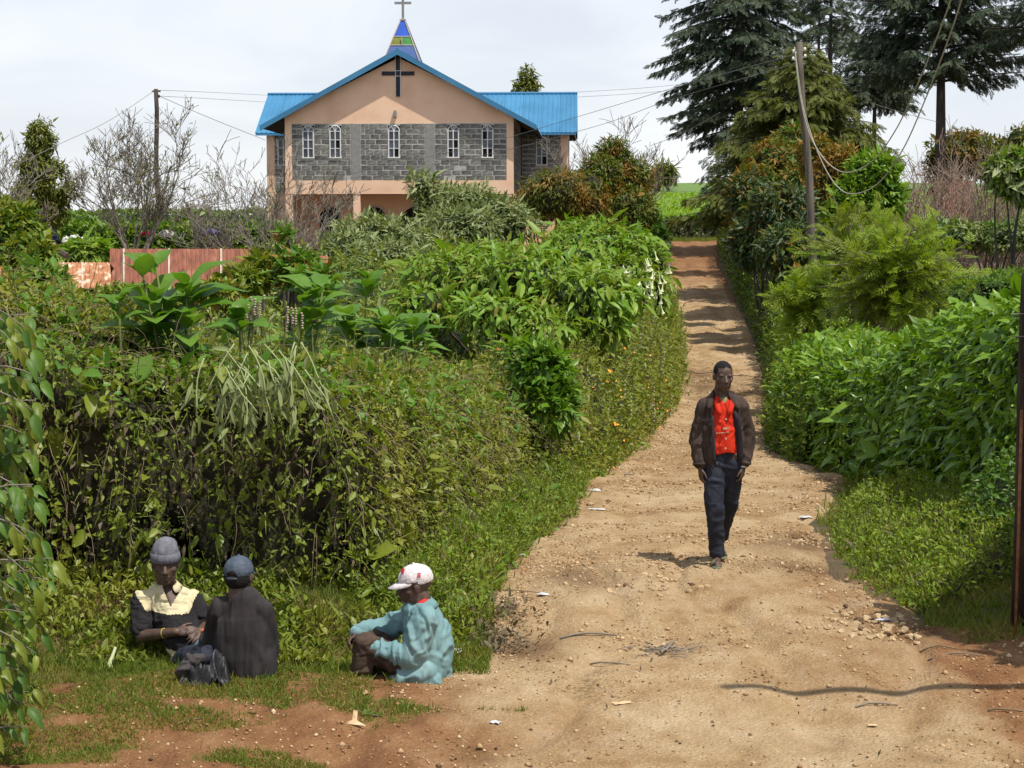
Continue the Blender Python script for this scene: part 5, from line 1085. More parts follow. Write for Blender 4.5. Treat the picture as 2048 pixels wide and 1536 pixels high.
# 1. big tangled creeper hedge behind the seated men, turning the corner up the road
HP = [(-9, 11.9), (-5, 12.35), (-3.2, 12.6), (-2.2, 12.75), (-1.25, 12.85), (-.85, 13.4), (-.5, 15.5), (-.1, 18), (.25, 20.6), (-1.0, 21.2), (-2.2, 18), (-4.5, 16.6), (-9, 16)]
md1 = Mound(HP, lambda X, Y: 1.52 + .75*sstep(-2.3, -4.4, X) - .25*sstep(15, 20.5, Y), .60, .06, 3, .22, 1.0, 2.6)
_zr = np.clip((md1.V[:, 2]-gz(md1.V[:, 0], md1.V[:, 1]))/1.5, 0, 1); _uc = sstep(-.7, -1.3, md1.V[:, 0])*sstep(15, 14.2, md1.V[:, 1])
md1.V[:, 1] += .22*(1-_zr)**1.2*_uc + .34*_uc*(fbm(md1.V[:, 0]*2.2, md1.V[:, 2]*2.2, 0, 3, 4)-.5); md1.N = nrm(md1.N-np.array([0, 0, .2])*(_uc*(md1.N[:, 2] < .6))[:, None])
shade_face = lambda P, Nn, rg: (P[:, 0] < -.9) & (P[:, 1] < 14.6)
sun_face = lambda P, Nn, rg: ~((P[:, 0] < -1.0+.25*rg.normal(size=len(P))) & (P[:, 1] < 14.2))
h1o = hedge('creeper_hedge', 'big tangled creeper-covered hedge with a dark face behind the seated men', 'hedge', md1, [
    (12000, .066, .55, L_CREEP, 'hi', dict(droop=.7, out=.45, depth=.30, lvar=.5)), (19000, .036, .5, L_CREEP, 'lo', dict(droop=.5, out=.45, depth=.26, lvar=.45, name='small_foliage')), (9000, .13, .045, L_CREEP, 'bl', dict(droop=.9, out=.4, depth=.2, name='vine_blades')),
    (13000, .05, .35, L_DEAD, 'lo', dict(droop=1.1, out=.3, depth=.26, name='withered_leaves')),
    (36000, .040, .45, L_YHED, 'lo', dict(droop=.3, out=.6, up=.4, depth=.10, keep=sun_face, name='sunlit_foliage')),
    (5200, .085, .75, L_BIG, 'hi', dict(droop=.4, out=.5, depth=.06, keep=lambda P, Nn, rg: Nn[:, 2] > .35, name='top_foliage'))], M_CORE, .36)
shoots(h1o, md1, 330, (.12, .34), .06, .42, L_CREEP)
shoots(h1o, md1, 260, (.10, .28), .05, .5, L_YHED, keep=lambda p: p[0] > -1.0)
hang_stems(h1o, md1, 1000, M_DRYST, (.15, .6), .0028, 'hanging_stems')
hang_stems(h1o, md1, 160, M_STEM, (.15, .5), .004, 'green_shoots', True)
# wilted cut stems thrown over the hedge shoulder
wl = LF(); mb = MB(); O = np.array(h1o.location); rgw = np.random.default_rng(8)
for k in range(26):
    px, py = rgw.uniform(400, 640), rgw.uniform(675, 760); p = np.array(at(px, py, 12.72+rgw.uniform(-.12, .1)))
    d = nrm(np.array([rgw.uniform(-.5, .8), -.25, -.7])); pts = [p]
    for j in range(5): pts.append(pts[-1]+d*.085); d = nrm(d+np.array([rgw.normal()*.2, 0, -.2]))
    mb.tube([tuple(q-O) for q in pts], .006, 4); pts = np.array(pts)
    q = pts[rgw.integers(1, 6, 7)]+rgw.normal(size=(7, 3))*.015; A = np.tile(d, (7, 1))*.8+rgw.normal(size=(7, 3))*.45+np.array([0, 0, -.4])
    V, F = leaves(q, A, rgw.normal(size=(7, 3))+np.array([0, -1, .3]), rgw.uniform(.10, .2, 7), rgw.uniform(.025, .05, 7), 'hi', rgw.random(7)*.3); wl.add(V-O, F)
wl.build('wilted_leaves', L_WILT, h1o); mb.build('wilted_stems', solid_mat('pale_stem', [(.25, .30, .12), (.33, .38, .18)], .6, 9), h1o, True, 'stuff')
# 2. low verge weeds, left
VP = [(-1.0, 12.75), (-.5, 12.35), (-.15, 13), (-.12, 14.2), (.12, 16), (.58, 18.4), (1.15, 23.4), (1.7, 26.5), (1.1, 26.5), (.2, 21), (-.45, 16), (-1.0, 13.4)]
md2 = Mound(VP, .42, .6, .05, 13, .55, 2.2, 2.0)
hedge('verge_weeds', 'bright green weeds sprawling along the left road edge', 'weeds', md2, [
    (17000, .036, .45, L_WEED, 'lo', dict(up=.6, droop=.2, out=.4, depth=.16, jit=1.1)), (9000, .045, .45, L_CREEP, 'lo', dict(up=.4, droop=.4, depth=.16, jit=1.1)), (700, .07, .5, L_BIG, 'hi', dict(up=.4, droop=.2, depth=.04)), (9000, .09, .06, L_GRASS, 'bl', dict(up=1.0, droop=.1, depth=.06, name='grass')), (3500, .05, .3, L_DEAD, 'lo', dict(droop=.3, name='withered_leaves'))], M_CORE, .18)
shoots(bpy.data.objects['verge_weeds'], md2, 420, (.08, .24), .05, .42, L_WEED)
# 3. flowering hedge further up the left side
FP = [(.35, 20.8), (1.25, 23.8), (2.15, 28.8), (2.55, 31), (3.7, 38.5), (4.5, 46), (5.1, 54), (3.6, 55), (1.8, 45), (.2, 33), (-1.0, 21.8)]
md3 = Mound(FP, lambda X, Y: 1.35+.35*sstep(24, 40, Y), .75, .10, 23, .22, .9, 2.2)
h3 = hedge('flowering_hedge', 'straggly green hedge dotted with orange flowers along the left road side', 'hedge', md3, [
    (30000, .075, .42, L_CREEP, 'lo', dict(up=.4, droop=.4, depth=.2)), (14000, .06, .4, L_YHED, 'lo', dict(up=.5, droop=.2, depth=.1)), (2500, .08, .3, L_DEAD, 'lo', dict(depth=.1, name='withered_leaves'))], M_CORE, .2)
shoots(h3, md3, 900, (.18, .5), .09, .4, L_CREEP)
shoots(h3, md3, 500, (.15, .4), .08, .4, L_YHED, name='pale_shoots')
P, Nn = md3.sample(1500, rg0, .05, .0); k = (P[:, 1] > 23) & (P[:, 1] < 34) & (fbm(P[:, 0], P[:, 1], P[:, 2], 2, 3) > .47); P, Nn = P[k][:170]+Nn[k][:170]*.05, Nn[k][:170]
V, F = foliage(P, Nn, .055, .9, rg0, 'lo', up=.5); LF().add(rel(h3, V), F).build('orange_flowers', M_FLOR, h3)
P, Nn = md3.sample(60, rg0, .05, .0); mb = MB()
for p in P:
    if p[1] < 24 or p[1] > 36: continue
    q = Vector(rel(h3, p))
    for k in range(5): mb.tube([q+Vector((0, 0, k*.07)), q+Vector((0, 0, k*.07+.045))], [.022-.003*k, .012], 6)
mb.build('seed_spikes', M_SEED, h3, True, 'stuff')
# 4. thicket filling the plots left of the road
TP = [(-14, 18), (-4.8, 17.2), (-2.6, 18.6), (-1.3, 21.8), (-.2, 33), (1.4, 44), (2.4, 54), (-1, 60), (-6, 46), (-14, 33)]
md4 = Mound(TP, lambda X, Y: 1.2+.5*sstep(24, 44, Y)-.05*sstep(-3.0, -5, X)*sstep(23, 30, Y), 1.2, .22, 33, .38, .55, 2.2)
h4 = hedge('garden_thicket', 'mixed dark green thicket filling the plot between hedge and church', 'thicket', md4, [
    (32000, .12, .45, L_CREEP, 'lo', dict(up=.5, droop=.4, depth=.3)), (12000, .14, .3, L_GREY, 'lo', dict(up=.6, droop=.3, depth=.2)), (10000, .10, .5, L_DARK, 'lo', dict(up=.4, depth=.2))], M_CORE2, .28)
shoots(h4, md4, 700, (.25, .7), .14, .34, L_CREEP)
shoots(h4, md4, 300, (.25, .6), .15, .28, L_GREY, name='grey_shoots')
# 5. right big-leaved hedge
RP = [(4.45, 15.4), (4.5, 20), (4.62, 24), (4.45, 28), (4.7, 31), (6.3, 31.5), (6.6, 24), (6.9, 15.2)]
md5 = Mound(RP, lambda X, Y: 1.98 - .45*sstep(18, 26, Y), .38, .07, 43, .12, 1.3, 3.0)
LM_R = leaf_mesh('hedge_leaf', .42, L_RHED, .28)
h5 = hedge('broadleaf_hedge', 'dense hedge of large glossy green leaves on the right roadside', 'hedge', md5, [
    (8500, .16, .44, L_RHED, 'hi', dict(droop=.45, out=.7, jit=.85, depth=.20, curl=.25, lvar=.28)), (6000, .12, .4, L_DARK, 'lo', dict(droop=.9, depth=.3)),
    (5000, .07, .5, L_WEED, 'lo', dict(up=.4, depth=.08, keep=lambda P, Nn, rg: P[:, 1] > 23))], M_CORE2, .3, parts=(300, .19, LM_R, dict(dz=-.35)))
# 6. small-leaved hedge continuing up the right side
SPL = [(4.3, 25.5), (4.3, 28.4), (4.5, 30), (5.7, 38), (6.6, 45), (7.6, 55), (8.45, 65), (9.7, 80), (10.8, 92), (13.5, 93), (11.5, 70), (9.2, 50), (7.4, 36), (6.1, 28)]
md6 = Mound(SPL, lambda X, Y: 1.25+.75*sstep(30, 48, Y)+.8*sstep(50, 75, Y), .7, .14, 53, .25, .8, 2.6)
h6 = hedge('roadside_hedge', 'small-leaved pale hedge rising along the right side up to the field', 'hedge', md6, [
    (32000, .085, .45, L_WEED, 'lo', dict(up=.5, droop=.3, depth=.2)), (14000, .12, .4, L_DARK, 'lo', dict(depth=.2)), (7000, .13, .4, L_BLUEG, 'lo', dict(depth=.15, keep=lambda P, Nn, rg: P[:, 1] > 42)), (1800, .06, .5, L_WILT, 'lo', dict(up=.6, depth=.02, name='pale_tips'))], M_CORE2, .24)
shoots(h6, md6, 900, (.18, .5), .10, .4, L_WEED)
hang_stems(h6, md6, 200, M_DRYST, (.15, .4), .005, 'stems', True)
# 7. right verge: weeds on the bank
WP = [(3.05, 13.4), (2.95, 15), (3.35, 18.2), (3.9, 20.2), (4.55, 22.5), (4.7, 19), (4.9, 13.4)]
md7 = Mound(WP, .20, .6, .05, 63, .8, 2.0, 2.0)
hedge('bank_weeds', 'low sunlit weeds on the right bank below the broad-leaved hedge', 'weeds', md7, [
    (15000, .04, .5, L_WEED, 'lo', dict(up=.5, droop=.1, depth=.1)), (2500, .05, .3, L_DEAD, 'lo', dict(up=.5, name='withered_leaves')), (8000, .06, .12, L_GRASS, 'bl', dict(up=.9, droop=.1, name='grass'))], M_CORE, .14)
shoots(bpy.data.objects['bank_weeds'], md7, 420, (.06, .2), .045, .42, L_WEED)
# 8. shadier shrubs close behind the post
md8 = Mound([(3.95, 13.2), (4.0, 15.6), (4.6, 16.2), (6.2, 15.8), (6.2, 12.6), (4.5, 12.5)], .62, .5, .06, 73, .35, 1.6, 2.2)
hedge('bank_shrub', 'dark small-leaved shrub on the bank behind the rotting post', 'shrub', md8, [
    (9000, .05, .55, L_DARK, 'lo', dict(up=.4, depth=.12)), (1800, .05, .7, L_BIG, 'lo', dict(up=.6, depth=.03, keep=lambda P, Nn, rg: Nn[:, 2] > .6)), (1500, .03, .6, L_WILT, 'lo', dict(up=.8, depth=.0))], M_CORE2, .14)
# 9. clipped dark hedge, far right
md9 = Mound([(9.0, 38), (16, 37.5), (16, 41.5), (9.2, 42)], 2.05, .35, .16, 83, .06, 1.0, 3.5)
hedge('clipped_hedge', 'dark clipped hedge behind the feathery bush at right', 'hedge', md9, [(16000, .10, .35, L_DARK, 'lo', dict(up=.3, depth=.15)), (5000, .09, .3, L_WEED, 'lo', dict(up=.6, depth=.05, keep=lambda P, Nn, rg: Nn[:, 2] > .5))], M_CORE2, .2)
# 10. tea: field and its clipped edge
m, N, L, out = newmat('tea_canopy'); g = N('ShaderNodeNewGeometry'); mp = N('ShaderNodeMapping'); mp.inputs['Scale'].default_value = (.5, 2.2, 1); L(g.outputs['Position'], mp.inputs[0])
z = N('ShaderNodeTexNoise', i_Scale=.9, i_Detail=6); L(mp.outputs[0], z.inputs['Vector']); r = ramp(N, [(.34, (.035, .07, .01)), (.45, (.10, .185, .02)), (.7, (.15, .24, .03))]); L(z.outputs['Fac'], r.inputs[0])
b = N('ShaderNodeBsdfPrincipled'); b.inputs['Roughness'].default_value = .7; L(r.outputs[0], b.inputs['Base Color'])
z2 = N('ShaderNodeTexNoise', i_Scale=7, i_Detail=4); L(g.outputs['Position'], z2.inputs['Vector']); bp = N('ShaderNodeBump', i_Strength=1, i_Distance=.15); L(z2.outputs['Fac'], bp.inputs['Height']); L(bp.outputs[0], b.inputs['Normal']); L(b.outputs[0], out.inputs[0])
yt = np.concatenate([np.arange(101, 150, 1.), np.arange(150, 290, 4.)]); xt = np.linspace(0, 1, 60); tx = np.stack([-4+ (44+y*.2)*xt for y in yt]); ty = np.repeat(yt[:, None], 60, 1)
tz = gz(tx, ty)+1.0+.12*(fbm(tx*.6, ty*.9, 0, 3, 4)-.5)+.0*tx
tea = grid_obj('tea_field', tx, ty, tz, m); tea['kind'] = 'structure'
rgt = np.random.default_rng(4); n = 26000; Y_ = 101+45*rgt.random(n)**1.5; X_ = -3+(44)*rgt.random(n); Z_ = gz(X_, Y_)+1.0
V, F = foliage(np.stack([X_, Y_, Z_], 1), np.tile([0, 0, 1.], (n, 1)), .17, .5, rgt, 'lo', up=.6, droop=0); LF().add(V, F).build('tea_shoots', L_TEA, tea)
md10 = Mound([(4.5, 100.2), (40, 100.2), (40, 103), (4.5, 103)], 1.12, .3, .25, 93, .05, 1, 4)
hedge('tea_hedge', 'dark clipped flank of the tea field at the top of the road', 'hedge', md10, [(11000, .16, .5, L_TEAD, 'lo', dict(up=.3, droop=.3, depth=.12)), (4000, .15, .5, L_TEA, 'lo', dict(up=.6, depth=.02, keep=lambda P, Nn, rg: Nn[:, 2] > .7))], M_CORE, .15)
# 11. hill hedges on the left skyline
for lab, poly, hh, n in (('long dark hedge on the left skyline behind the bare trees', [(-46, 108), (-14, 96), (-10, 97), (-10, 101), (-46, 114)], 1.75, 9000),
                         ('lower clipped hedge in front of the skyline hedge at left', [(-21, 72), (-8.5, 66), (-8.5, 69), (-21, 75.5)], 1.35, 8000)):
    md = Mound(poly, hh, .5, .35, 95, .15, .5, 3); hedge('hill_hedge', lab, 'hedge', md, [(n, .2, .5, L_DARK, 'lo', dict(up=.4, depth=.2)), (n//2, .18, .5, L_WEED, 'lo', dict(up=.6, depth=.05))], M_CORE2, .25)
# ---------------- grass
def grass(name, label, X, Y, ln, rg, mat=L_GRASS, parent=None, lean=.5, w=.06):
    n = len(X); Z = np.array([rz(x, y) for x, y in zip(X, Y)]) if n < 4000 else gz(X, Y)-.01
    A = np.stack([rg.normal(size=n)*lean, rg.normal(size=n)*lean, np.ones(n)], 1); Nf = rg.normal(size=(n, 3)); l_ = ln*np.exp(rg.normal(size=n)*.35)
    V, F = leaves(np.stack([X, Y, Z], 1), A, Nf, l_, l_*w+.004, 'bl', .35*rg.random(n)); o = LF().add(V, F).build(name, mat, parent)
    if label: tag(o, label, 'grass')
    return o
rgg = np.random.default_rng(21)
def scatter(n, x0, x1, y0, y1, dens):
    X = x0+(x1-x0)*rgg.random(n); Y = y0+(y1-y0)*rgg.random(n); k = rgg.random(n) < dens(X, Y); return X[k], Y[k]
lawn = lambda X, Y: sstep(.40, .54, fbm(X*1.5, Y*3., 0, 4, 61)+.20*sstep(-.4, -2.0, X)-.16*sstep(10.5, 9.9, Y)-.3*sstep(-.9, -.2, X))
def grass_sheet(name, label, n, x0, x1, y0, y1, dens, ln, lean=.6):
    X, Y = scatter(n, x0, x1, y0, y1, dens)
    k = np.argmin(abs(Yr[:, None]-Y[None]), 0); Z = np.empty(len(X))
    lo, hi = XX[k, 0], XX[k, -1]; c = np.clip((X-lo)/(hi-lo)*160, 0, 160).astype(int); Z = np.where((X > lo+.05) & (X < hi-.05), np.maximum(ZZ[k, c], gsub(X, Y)), gsub(X, Y))
    n = len(X); A = np.stack([rgg.normal(size=n)*lean, rgg.normal(size=n)*lean, np.ones(n)], 1); l_ = ln*np.exp(rgg.normal(size=n)*.4)
    V, F = leaves(np.stack([X, Y, Z-.004], 1), A, rgg.normal(size=(n, 3)), l_, l_*.07+.0035, 'bl', .4*rgg.random(n)); return tag(LF().add(V, F).build(name, L_GRASS, None), label, 'grass')
grass_sheet('short_grass', 'short cropped grass on the earth ledge before the seated men', 110000, -4.2, .1, 9.6, 11.75, lawn, .026)
grass_sheet('slope_grass', 'longer grass on the slope behind and around the seated men', 60000, -4.6, -.15, 11.5, 13.4, lambda X, Y: sstep(.15, .4, fbm(X*2, Y*2, 0, 2, 5)), .048)
grass_sheet('bank_grass', 'soft grass covering the shaded right bank beside the post', 60000, 2.75, 5.2, 12.3, 18, lambda X, Y: sstep(.0, .35, -sdist(RB, X, Y)+.25*(fbm(X*3, Y*3, 0, 2, 8)-.4)), .055)
grass_sheet('verge_grass', 'fringe of grass along the right road edge under the hedge', 40000, 3.2, 6.5, 18, 42, lambda X, Y: sstep(-.05, .15, -sdist(RB, X, Y))*sstep(1.5, .8, -sdist(RB, X, Y)), .085)
grass_sheet('left_fringe_grass', 'fringe of grass along the left road edge', 40000, -.6, 5, 12.5, 48, lambda X, Y: sstep(-.1, .1, sdist(LB, X, Y))*sstep(.9, .4, sdist(LB, X, Y)), .07)
grass_sheet('field_edge_grass', 'mown grass strip at the top of the road', 16000, 6, 16, 96.2, 100.4, lambda X, Y: X*0+1, .12)
# small weeds on the slope around the men
X, Y = scatter(9000, -4.6, -.3, 11.75, 13.2, lambda X, Y: sstep(.4, .6, fbm(X*2.5, Y*2.5, 0, 3, 15))); Zg = gz(X, Y)+.10*rgg.random(len(X))*sstep(11.9, 12.6, Y)+.02
V, F = foliage(np.stack([X, Y, Zg], 1), np.tile([0, -.3, 1.], (len(X), 1)), .055, .45, rgg, 'hi', up=.5, droop=.1); tag(LF().add(V, F).build('slope_weeds', L_CREEP, None), 'small leafy weeds growing through the slope grass', 'weeds')
# ---------------- shrubs and trees from lobes
def lobes_pts(lobes, n, rg, thr=.42, fs=1.6, shell=.45, seed=0):
    vol = np.array([l_[1][0]*l_[1][1]*l_[1][2] for l_ in lobes])**.67; idx = rg.choice(len(lobes), n*3, p=vol/vol.sum())
    C = np.array([l_[0] for l_ in lobes], float)[idx]; Rr = np.array([l_[1] for l_ in lobes], float)[idx]
    d = nrm(rg.normal(size=(n*3, 3))); rad = (1-shell*rg.random(n*3)**1.4)
    bmp = .72+.5*fbm(d[:, 0]*2.2+idx*7, d[:, 1]*2.2, d[:, 2]*2.2, 3, seed); P = C+d*Rr*(rad*bmp)[:, None]
    k = fbm(P[:, 0]*fs, P[:, 1]*fs, P[:, 2]*fs, 3, seed+3)+.12*rg.random(n*3) > thr; P, d = P[k][:n], d[k][:n]; return P, d
def stems_to(o, base, tips, mat, r0, r1, name='branch', bend=.15, single=True):
    O = Vector(o.location)
    for t in tips:
        a = Vector(base); b2 = Vector(t); m_ = a.lerp(b2, .5)+Vector((random.uniform(-1, 1), random.uniform(-1, 1), random.uniform(0, .6)))*bend*(b2-a).length
        pts = [(a*(1-s)**2+m_*2*s*(1-s)+b2*s*s)-O for s in (0, .2, .4, .6, .8, 1)]
        MB().tube(pts, [r0+(r1-r0)*s for s in (0, .2, .4, .6, .8, 1)], 6).build(name, mat, o, True)
def shrub(name, label, cat, lobes, layers, base=None, trunk_mat=None, r0=.05, core=.55, coremat=None, ntips=6, thr=.42, fs=1.6, group=None, parts=None, shell=.45, tname='stem'):
    """lobes: (centre, radii) in world space"""
    rg = np.random.default_rng(len(label)*7+len(lobes)); c = np.mean([l_[0] for l_ in lobes], 0)
    bx, by = (base if base else (c[0], c[1])); o = empty(name, (bx, by, g1(bx, by)), label, cat, group); O = np.array(o.location)
    tips = [np.array(lobes[i % len(lobes)][0])+np.array(lobes[i % len(lobes)][1])*rg.uniform(-.5, .5, 3) for i in range(ntips)]
    stems_to(o, (bx, by, O[2]-.05), tips, trunk_mat or M_BARK, r0, r0*.25, tname)
    for k, (n, ln, asp, mat, tpl, kw) in enumerate(layers):
        kw = dict(kw); nn = kw.pop('name', 'foliage'); th = kw.pop('thr', thr); P, d = lobes_pts(lobes, n, rg, th, fs, kw.pop('shell', shell), k*10+len(label))
        V, F = foliage(P, d, ln, asp, rg, tpl, **kw); LF().add(V-O, F).build(nn, mat, o)
    if core:
        bm = bmesh.new()
        for C, Rr in lobes:
            mt = Matrix.Translation(Vector(C)-Vector(O)) @ Matrix.Diagonal((Rr[0]*core, Rr[1]*core, Rr[2]*core, 1)); ret = bmesh.ops.create_icosphere(bm, subdivisions=3, radius=1, matrix=mt)
            for v in ret['verts']: v.co += (v.co-Vector(C)+Vector(O))*.45*noise.noise(v.co*2.0)
        me = bpy.data.meshes.new('branch_mass'); bm.to_mesh(me); bm.free(); obj('branch_mass', me, coremat or M_CORE2, o, 'stuff')
    if parts:
        n, ln, mesh, dz = parts; P, d = lobes_pts(lobes, n*3, rg, .38, fs, .12, 91); dd = np.linalg.norm(P-np.array([0, 0, 3.]), axis=1); q = np.argsort(dd)[:n]; P, d = P[q]+d[q]*.04, d[q]
        leaf_parts(o, mesh, P, d*.7+nrm(rg.normal(size=P.shape))*.5+np.array([0, 0, dz]), d*.4+np.array([0, 0, 1.])+rg.normal(size=P.shape)*.2, ln*np.exp(rg.normal(size=len(P))*.22))
    return o
def lob(px, py, Y, rx, rz_, ry=None):
    """lobe given in photo pixels (centre, half width, half height)"""
    p = at(px, py, Y); k = Y/FPX; return ((p.x, Y, p.z), (rx*k, (ry if ry else rx*k*.9), rz_*k))
LM_T = leaf_mesh('trumpet_leaf', .38, L_TRUM, .45); LM_B = leaf_mesh('broad_leaf', .52, L_BIG, .30, .04); LM_B2 = leaf_mesh('broad_leaf', .50, L_BIG, .5, .05); LM_D = leaf_mesh('glossy_leaf', .40, L_DARK, .35)
tl = lambda n, ln=.19: [(n, ln, .36, L_TRUM, 'hi', dict(droop=.8, out=.7, jit=.75, curl=.3, lvar=.4)), (n//2, .12, .4, L_CREEP, 'lo', dict(droop=.5, up=.3)), (n//12, .16, .36, L_YHED, 'hi', dict(droop=.8, name='yellowed_leaves'))]
s1 = shrub('angel_trumpet_bush', 'nearer pale angel trumpet bush with drooping leaves left of the road', 'bush', [lob(1060, 565, 30, 150, 75), lob(900, 560, 31, 110, 60), lob(1180, 600, 29, 110, 65), lob(1000, 630, 28.5, 110, 45), lob(980, 530, 32, 120, 50), lob(850, 610, 29, 60, 40), lob(1100, 660, 28, 60, 35), lob(1200, 650, 28.5, 50, 40), lob(1140, 520, 32, 70, 40)], tl(5600), parts=(220, .21, LM_T, -.45), core=.6, thr=.45)
s2 = shrub('angel_trumpet_bush', 'taller angel trumpet bush with white flowers nearest the far road', 'bush', [lob(1190, 500, 43, 110, 60), lob(1280, 535, 42, 65, 65), lob(1120, 520, 44, 80, 50), lob(1235, 560, 41, 85, 55), lob(1305, 590, 41, 42, 50), lob(1160, 460, 44, 50, 28), lob(1250, 480, 43, 50, 30)], tl(6000, .2), parts=(160, .22, LM_T, -.45), core=.6, thr=.45)
shrub('glossy_bush', 'small dark glossy bush at the end of the clipped hedge', 'bush', [lob(1075, 745, 21.6, 60, 55), lob(1095, 800, 21.4, 50, 60), lob(1050, 710, 22, 55, 30)], [(2600, .15, .36, L_RHED, 'hi', dict(droop=.5, up=.3)), (1500, .14, .36, L_DARK, 'lo', dict(droop=.5))], parts=(90, .17, leaf_mesh('glossy_leaf', .36, L_BIG, .3), .05), core=.6)
# white trumpets
mb0 = MB(); prof = [(0, .018), (.10, .022), (.17, .035), (.215, .075), (.225, .085)]; n_ = 10
for (h, r_) in prof:
    for k in range(n_): mb0.V.append((math.cos(6.283*k/n_)*r_, math.sin(6.283*k/n_)*r_, -h))
for i in range(len(prof)-1):
    for k in range(n_): mb0.F.append((i*n_+k, i*n_+(k+1) % n_, (i+1)*n_+(k+1) % n_, (i+1)*n_+k))
fme = bpy.data.meshes.new('trumpet_flower'); fme.from_pydata(mb0.V, [], mb0.F, shade_flat=False); fme.materials.append(M_TRF)
for k in range(50):
    px, py = random.gauss(1290, 32), random.gauss(556, 30); o = bpy.data.objects.new('flower', fme); link(o, s2); p = at(min(px, 1338), py, 39.7-.5*random.random()); o.location = p-Vector(s2.location); o.rotation_euler = (random.uniform(-.5, .5), random.uniform(-.5, .5), 0); o.scale = (.6, .6, .95)
# grey-green bushes before the church
shrub('greyleaf_bush', 'low grey-green bush with silvery leaves below the porch pillar', 'bush', [lob(740, 470, 46, 75, 40), lob(690, 495, 45, 50, 35), lob(800, 480, 46, 70, 38), lob(760, 510, 45, 110, 30)], [(5200, .2, .24, L_GREY, 'hi', dict(droop=.45, up=.3, out=.8))], core=.55)
shrub('greyleaf_bush', 'tall grey-green bush with silvery leaves before the church wall', 'bush', [lob(845, 372, 53, 34, 26), lob(880, 400, 53, 50, 34), lob(940, 400, 52, 60, 30), lob(990, 425, 52, 65, 36), lob(920, 450, 51, 90, 40), lob(1030, 450, 52, 60, 30)], [(7500, .2, .24, L_GREY, 'hi', dict(droop=.45, up=.3, out=.8))], core=.5, ntips=10)
shrub('olive_bush', 'rounded olive and rust tinted bush right of the church', 'bush', [lob(1110, 385, 60, 75, 55), lob(1160, 400, 61, 60, 65), lob(1070, 410, 60, 50, 35)], [(9500, .16, .28, L_OLIV, 'lo', dict(droop=.9, out=.5))], core=.68, coremat=M_CORE)
shrub('olive_bush', 'taller dark olive bush beside the tea field', 'bush', [lob(1200, 350, 66, 45, 45), lob(1260, 365, 67, 48, 55), lob(1255, 420, 66, 60, 50), lob(1225, 300, 67, 32, 28)], [(9500, .17, .3, L_OLIV, 'lo', dict(droop=.8, out=.5)), (2500, .17, .3, L_DARK, 'lo', dict(droop=.5))], core=.6, coremat=M_CORE)
shrub('field_shrub', 'dark green shrub at the corner of road and tea field', 'shrub', [lob(1300, 455, 80, 26, 40), lob(1318, 480, 78, 22, 30)], [(3000, .17, .4, L_DARK, 'lo', dict(up=.4))], core=.6)
shrub('leafy_shrub', 'red tipped leafy shrub in front of the low brown roof', 'shrub', [lob(600, 540, 29, 45, 35), lob(575, 500, 30, 20, 45), lob(630, 560, 28, 40, 25)], [(1900, .14, .4, L_BIG, 'hi', dict(up=.4, droop=.3)), (1500, .11, .4, L_RED, 'lo', dict(up=.4))], core=.45)
shrub('leafy_shrub', 'dense green shrub at the far left above the hedge', 'shrub', [lob(20, 470, 28, 65, 60), lob(60, 510, 27, 50, 40), lob(-20, 440, 29, 60, 50)], [(5500, .12, .45, L_CREEP, 'lo', dict(up=.3)), (2500, .12, .45, L_DARK, 'lo', dict(up=.3))], core=.6)
shrub('leafy_shrub', 'small pale-flowered shrub above the rusty roof', 'shrub', [lob(180, 505, 38, 45, 28), lob(130, 520, 38, 30, 18)], [(1600, .2, .36, L_TRUM, 'hi', dict(droop=.7))], core=.5)
shrub('leafy_shrub', 'leafy shrub in front of the rusty streaked roof', 'shrub', [lob(85, 580, 17, 50, 45), lob(30, 600, 17, 50, 40), lob(120, 610, 16.5, 40, 35)], [(1400, .11, .5, L_BIG, 'hi', dict(up=.4)), (1400, .09, .5, L_CREEP, 'hi', dict(up=.4))], core=.4)
shrub('leafy_shrub', 'leafy weeds hiding the right end of the red shack', 'shrub', [lob(480, 560, 29, 40, 28), lob(520, 545, 30, 35, 40), lob(440, 585, 28, 45, 22)], [(1500, .13, .4, L_CREEP, 'hi', dict(up=.4, droop=.3)), (900, .11, .4, L_RED, 'lo', dict(up=.4)), (900, .12, .4, L_TRUM, 'hi', dict(up=.4))], core=.4)
shrub('leafy_shrub', 'low leafy weeds along the foot of the red shack roof', 'shrub', [lob(300, 600, 28, 60, 22), lob(230, 600, 27, 45, 25)], [(1500, .12, .4, L_CREEP, 'hi', dict(up=.4, droop=.3)), (700, .12, .4, L_TRUM, 'hi', dict(up=.4))], core=.4)
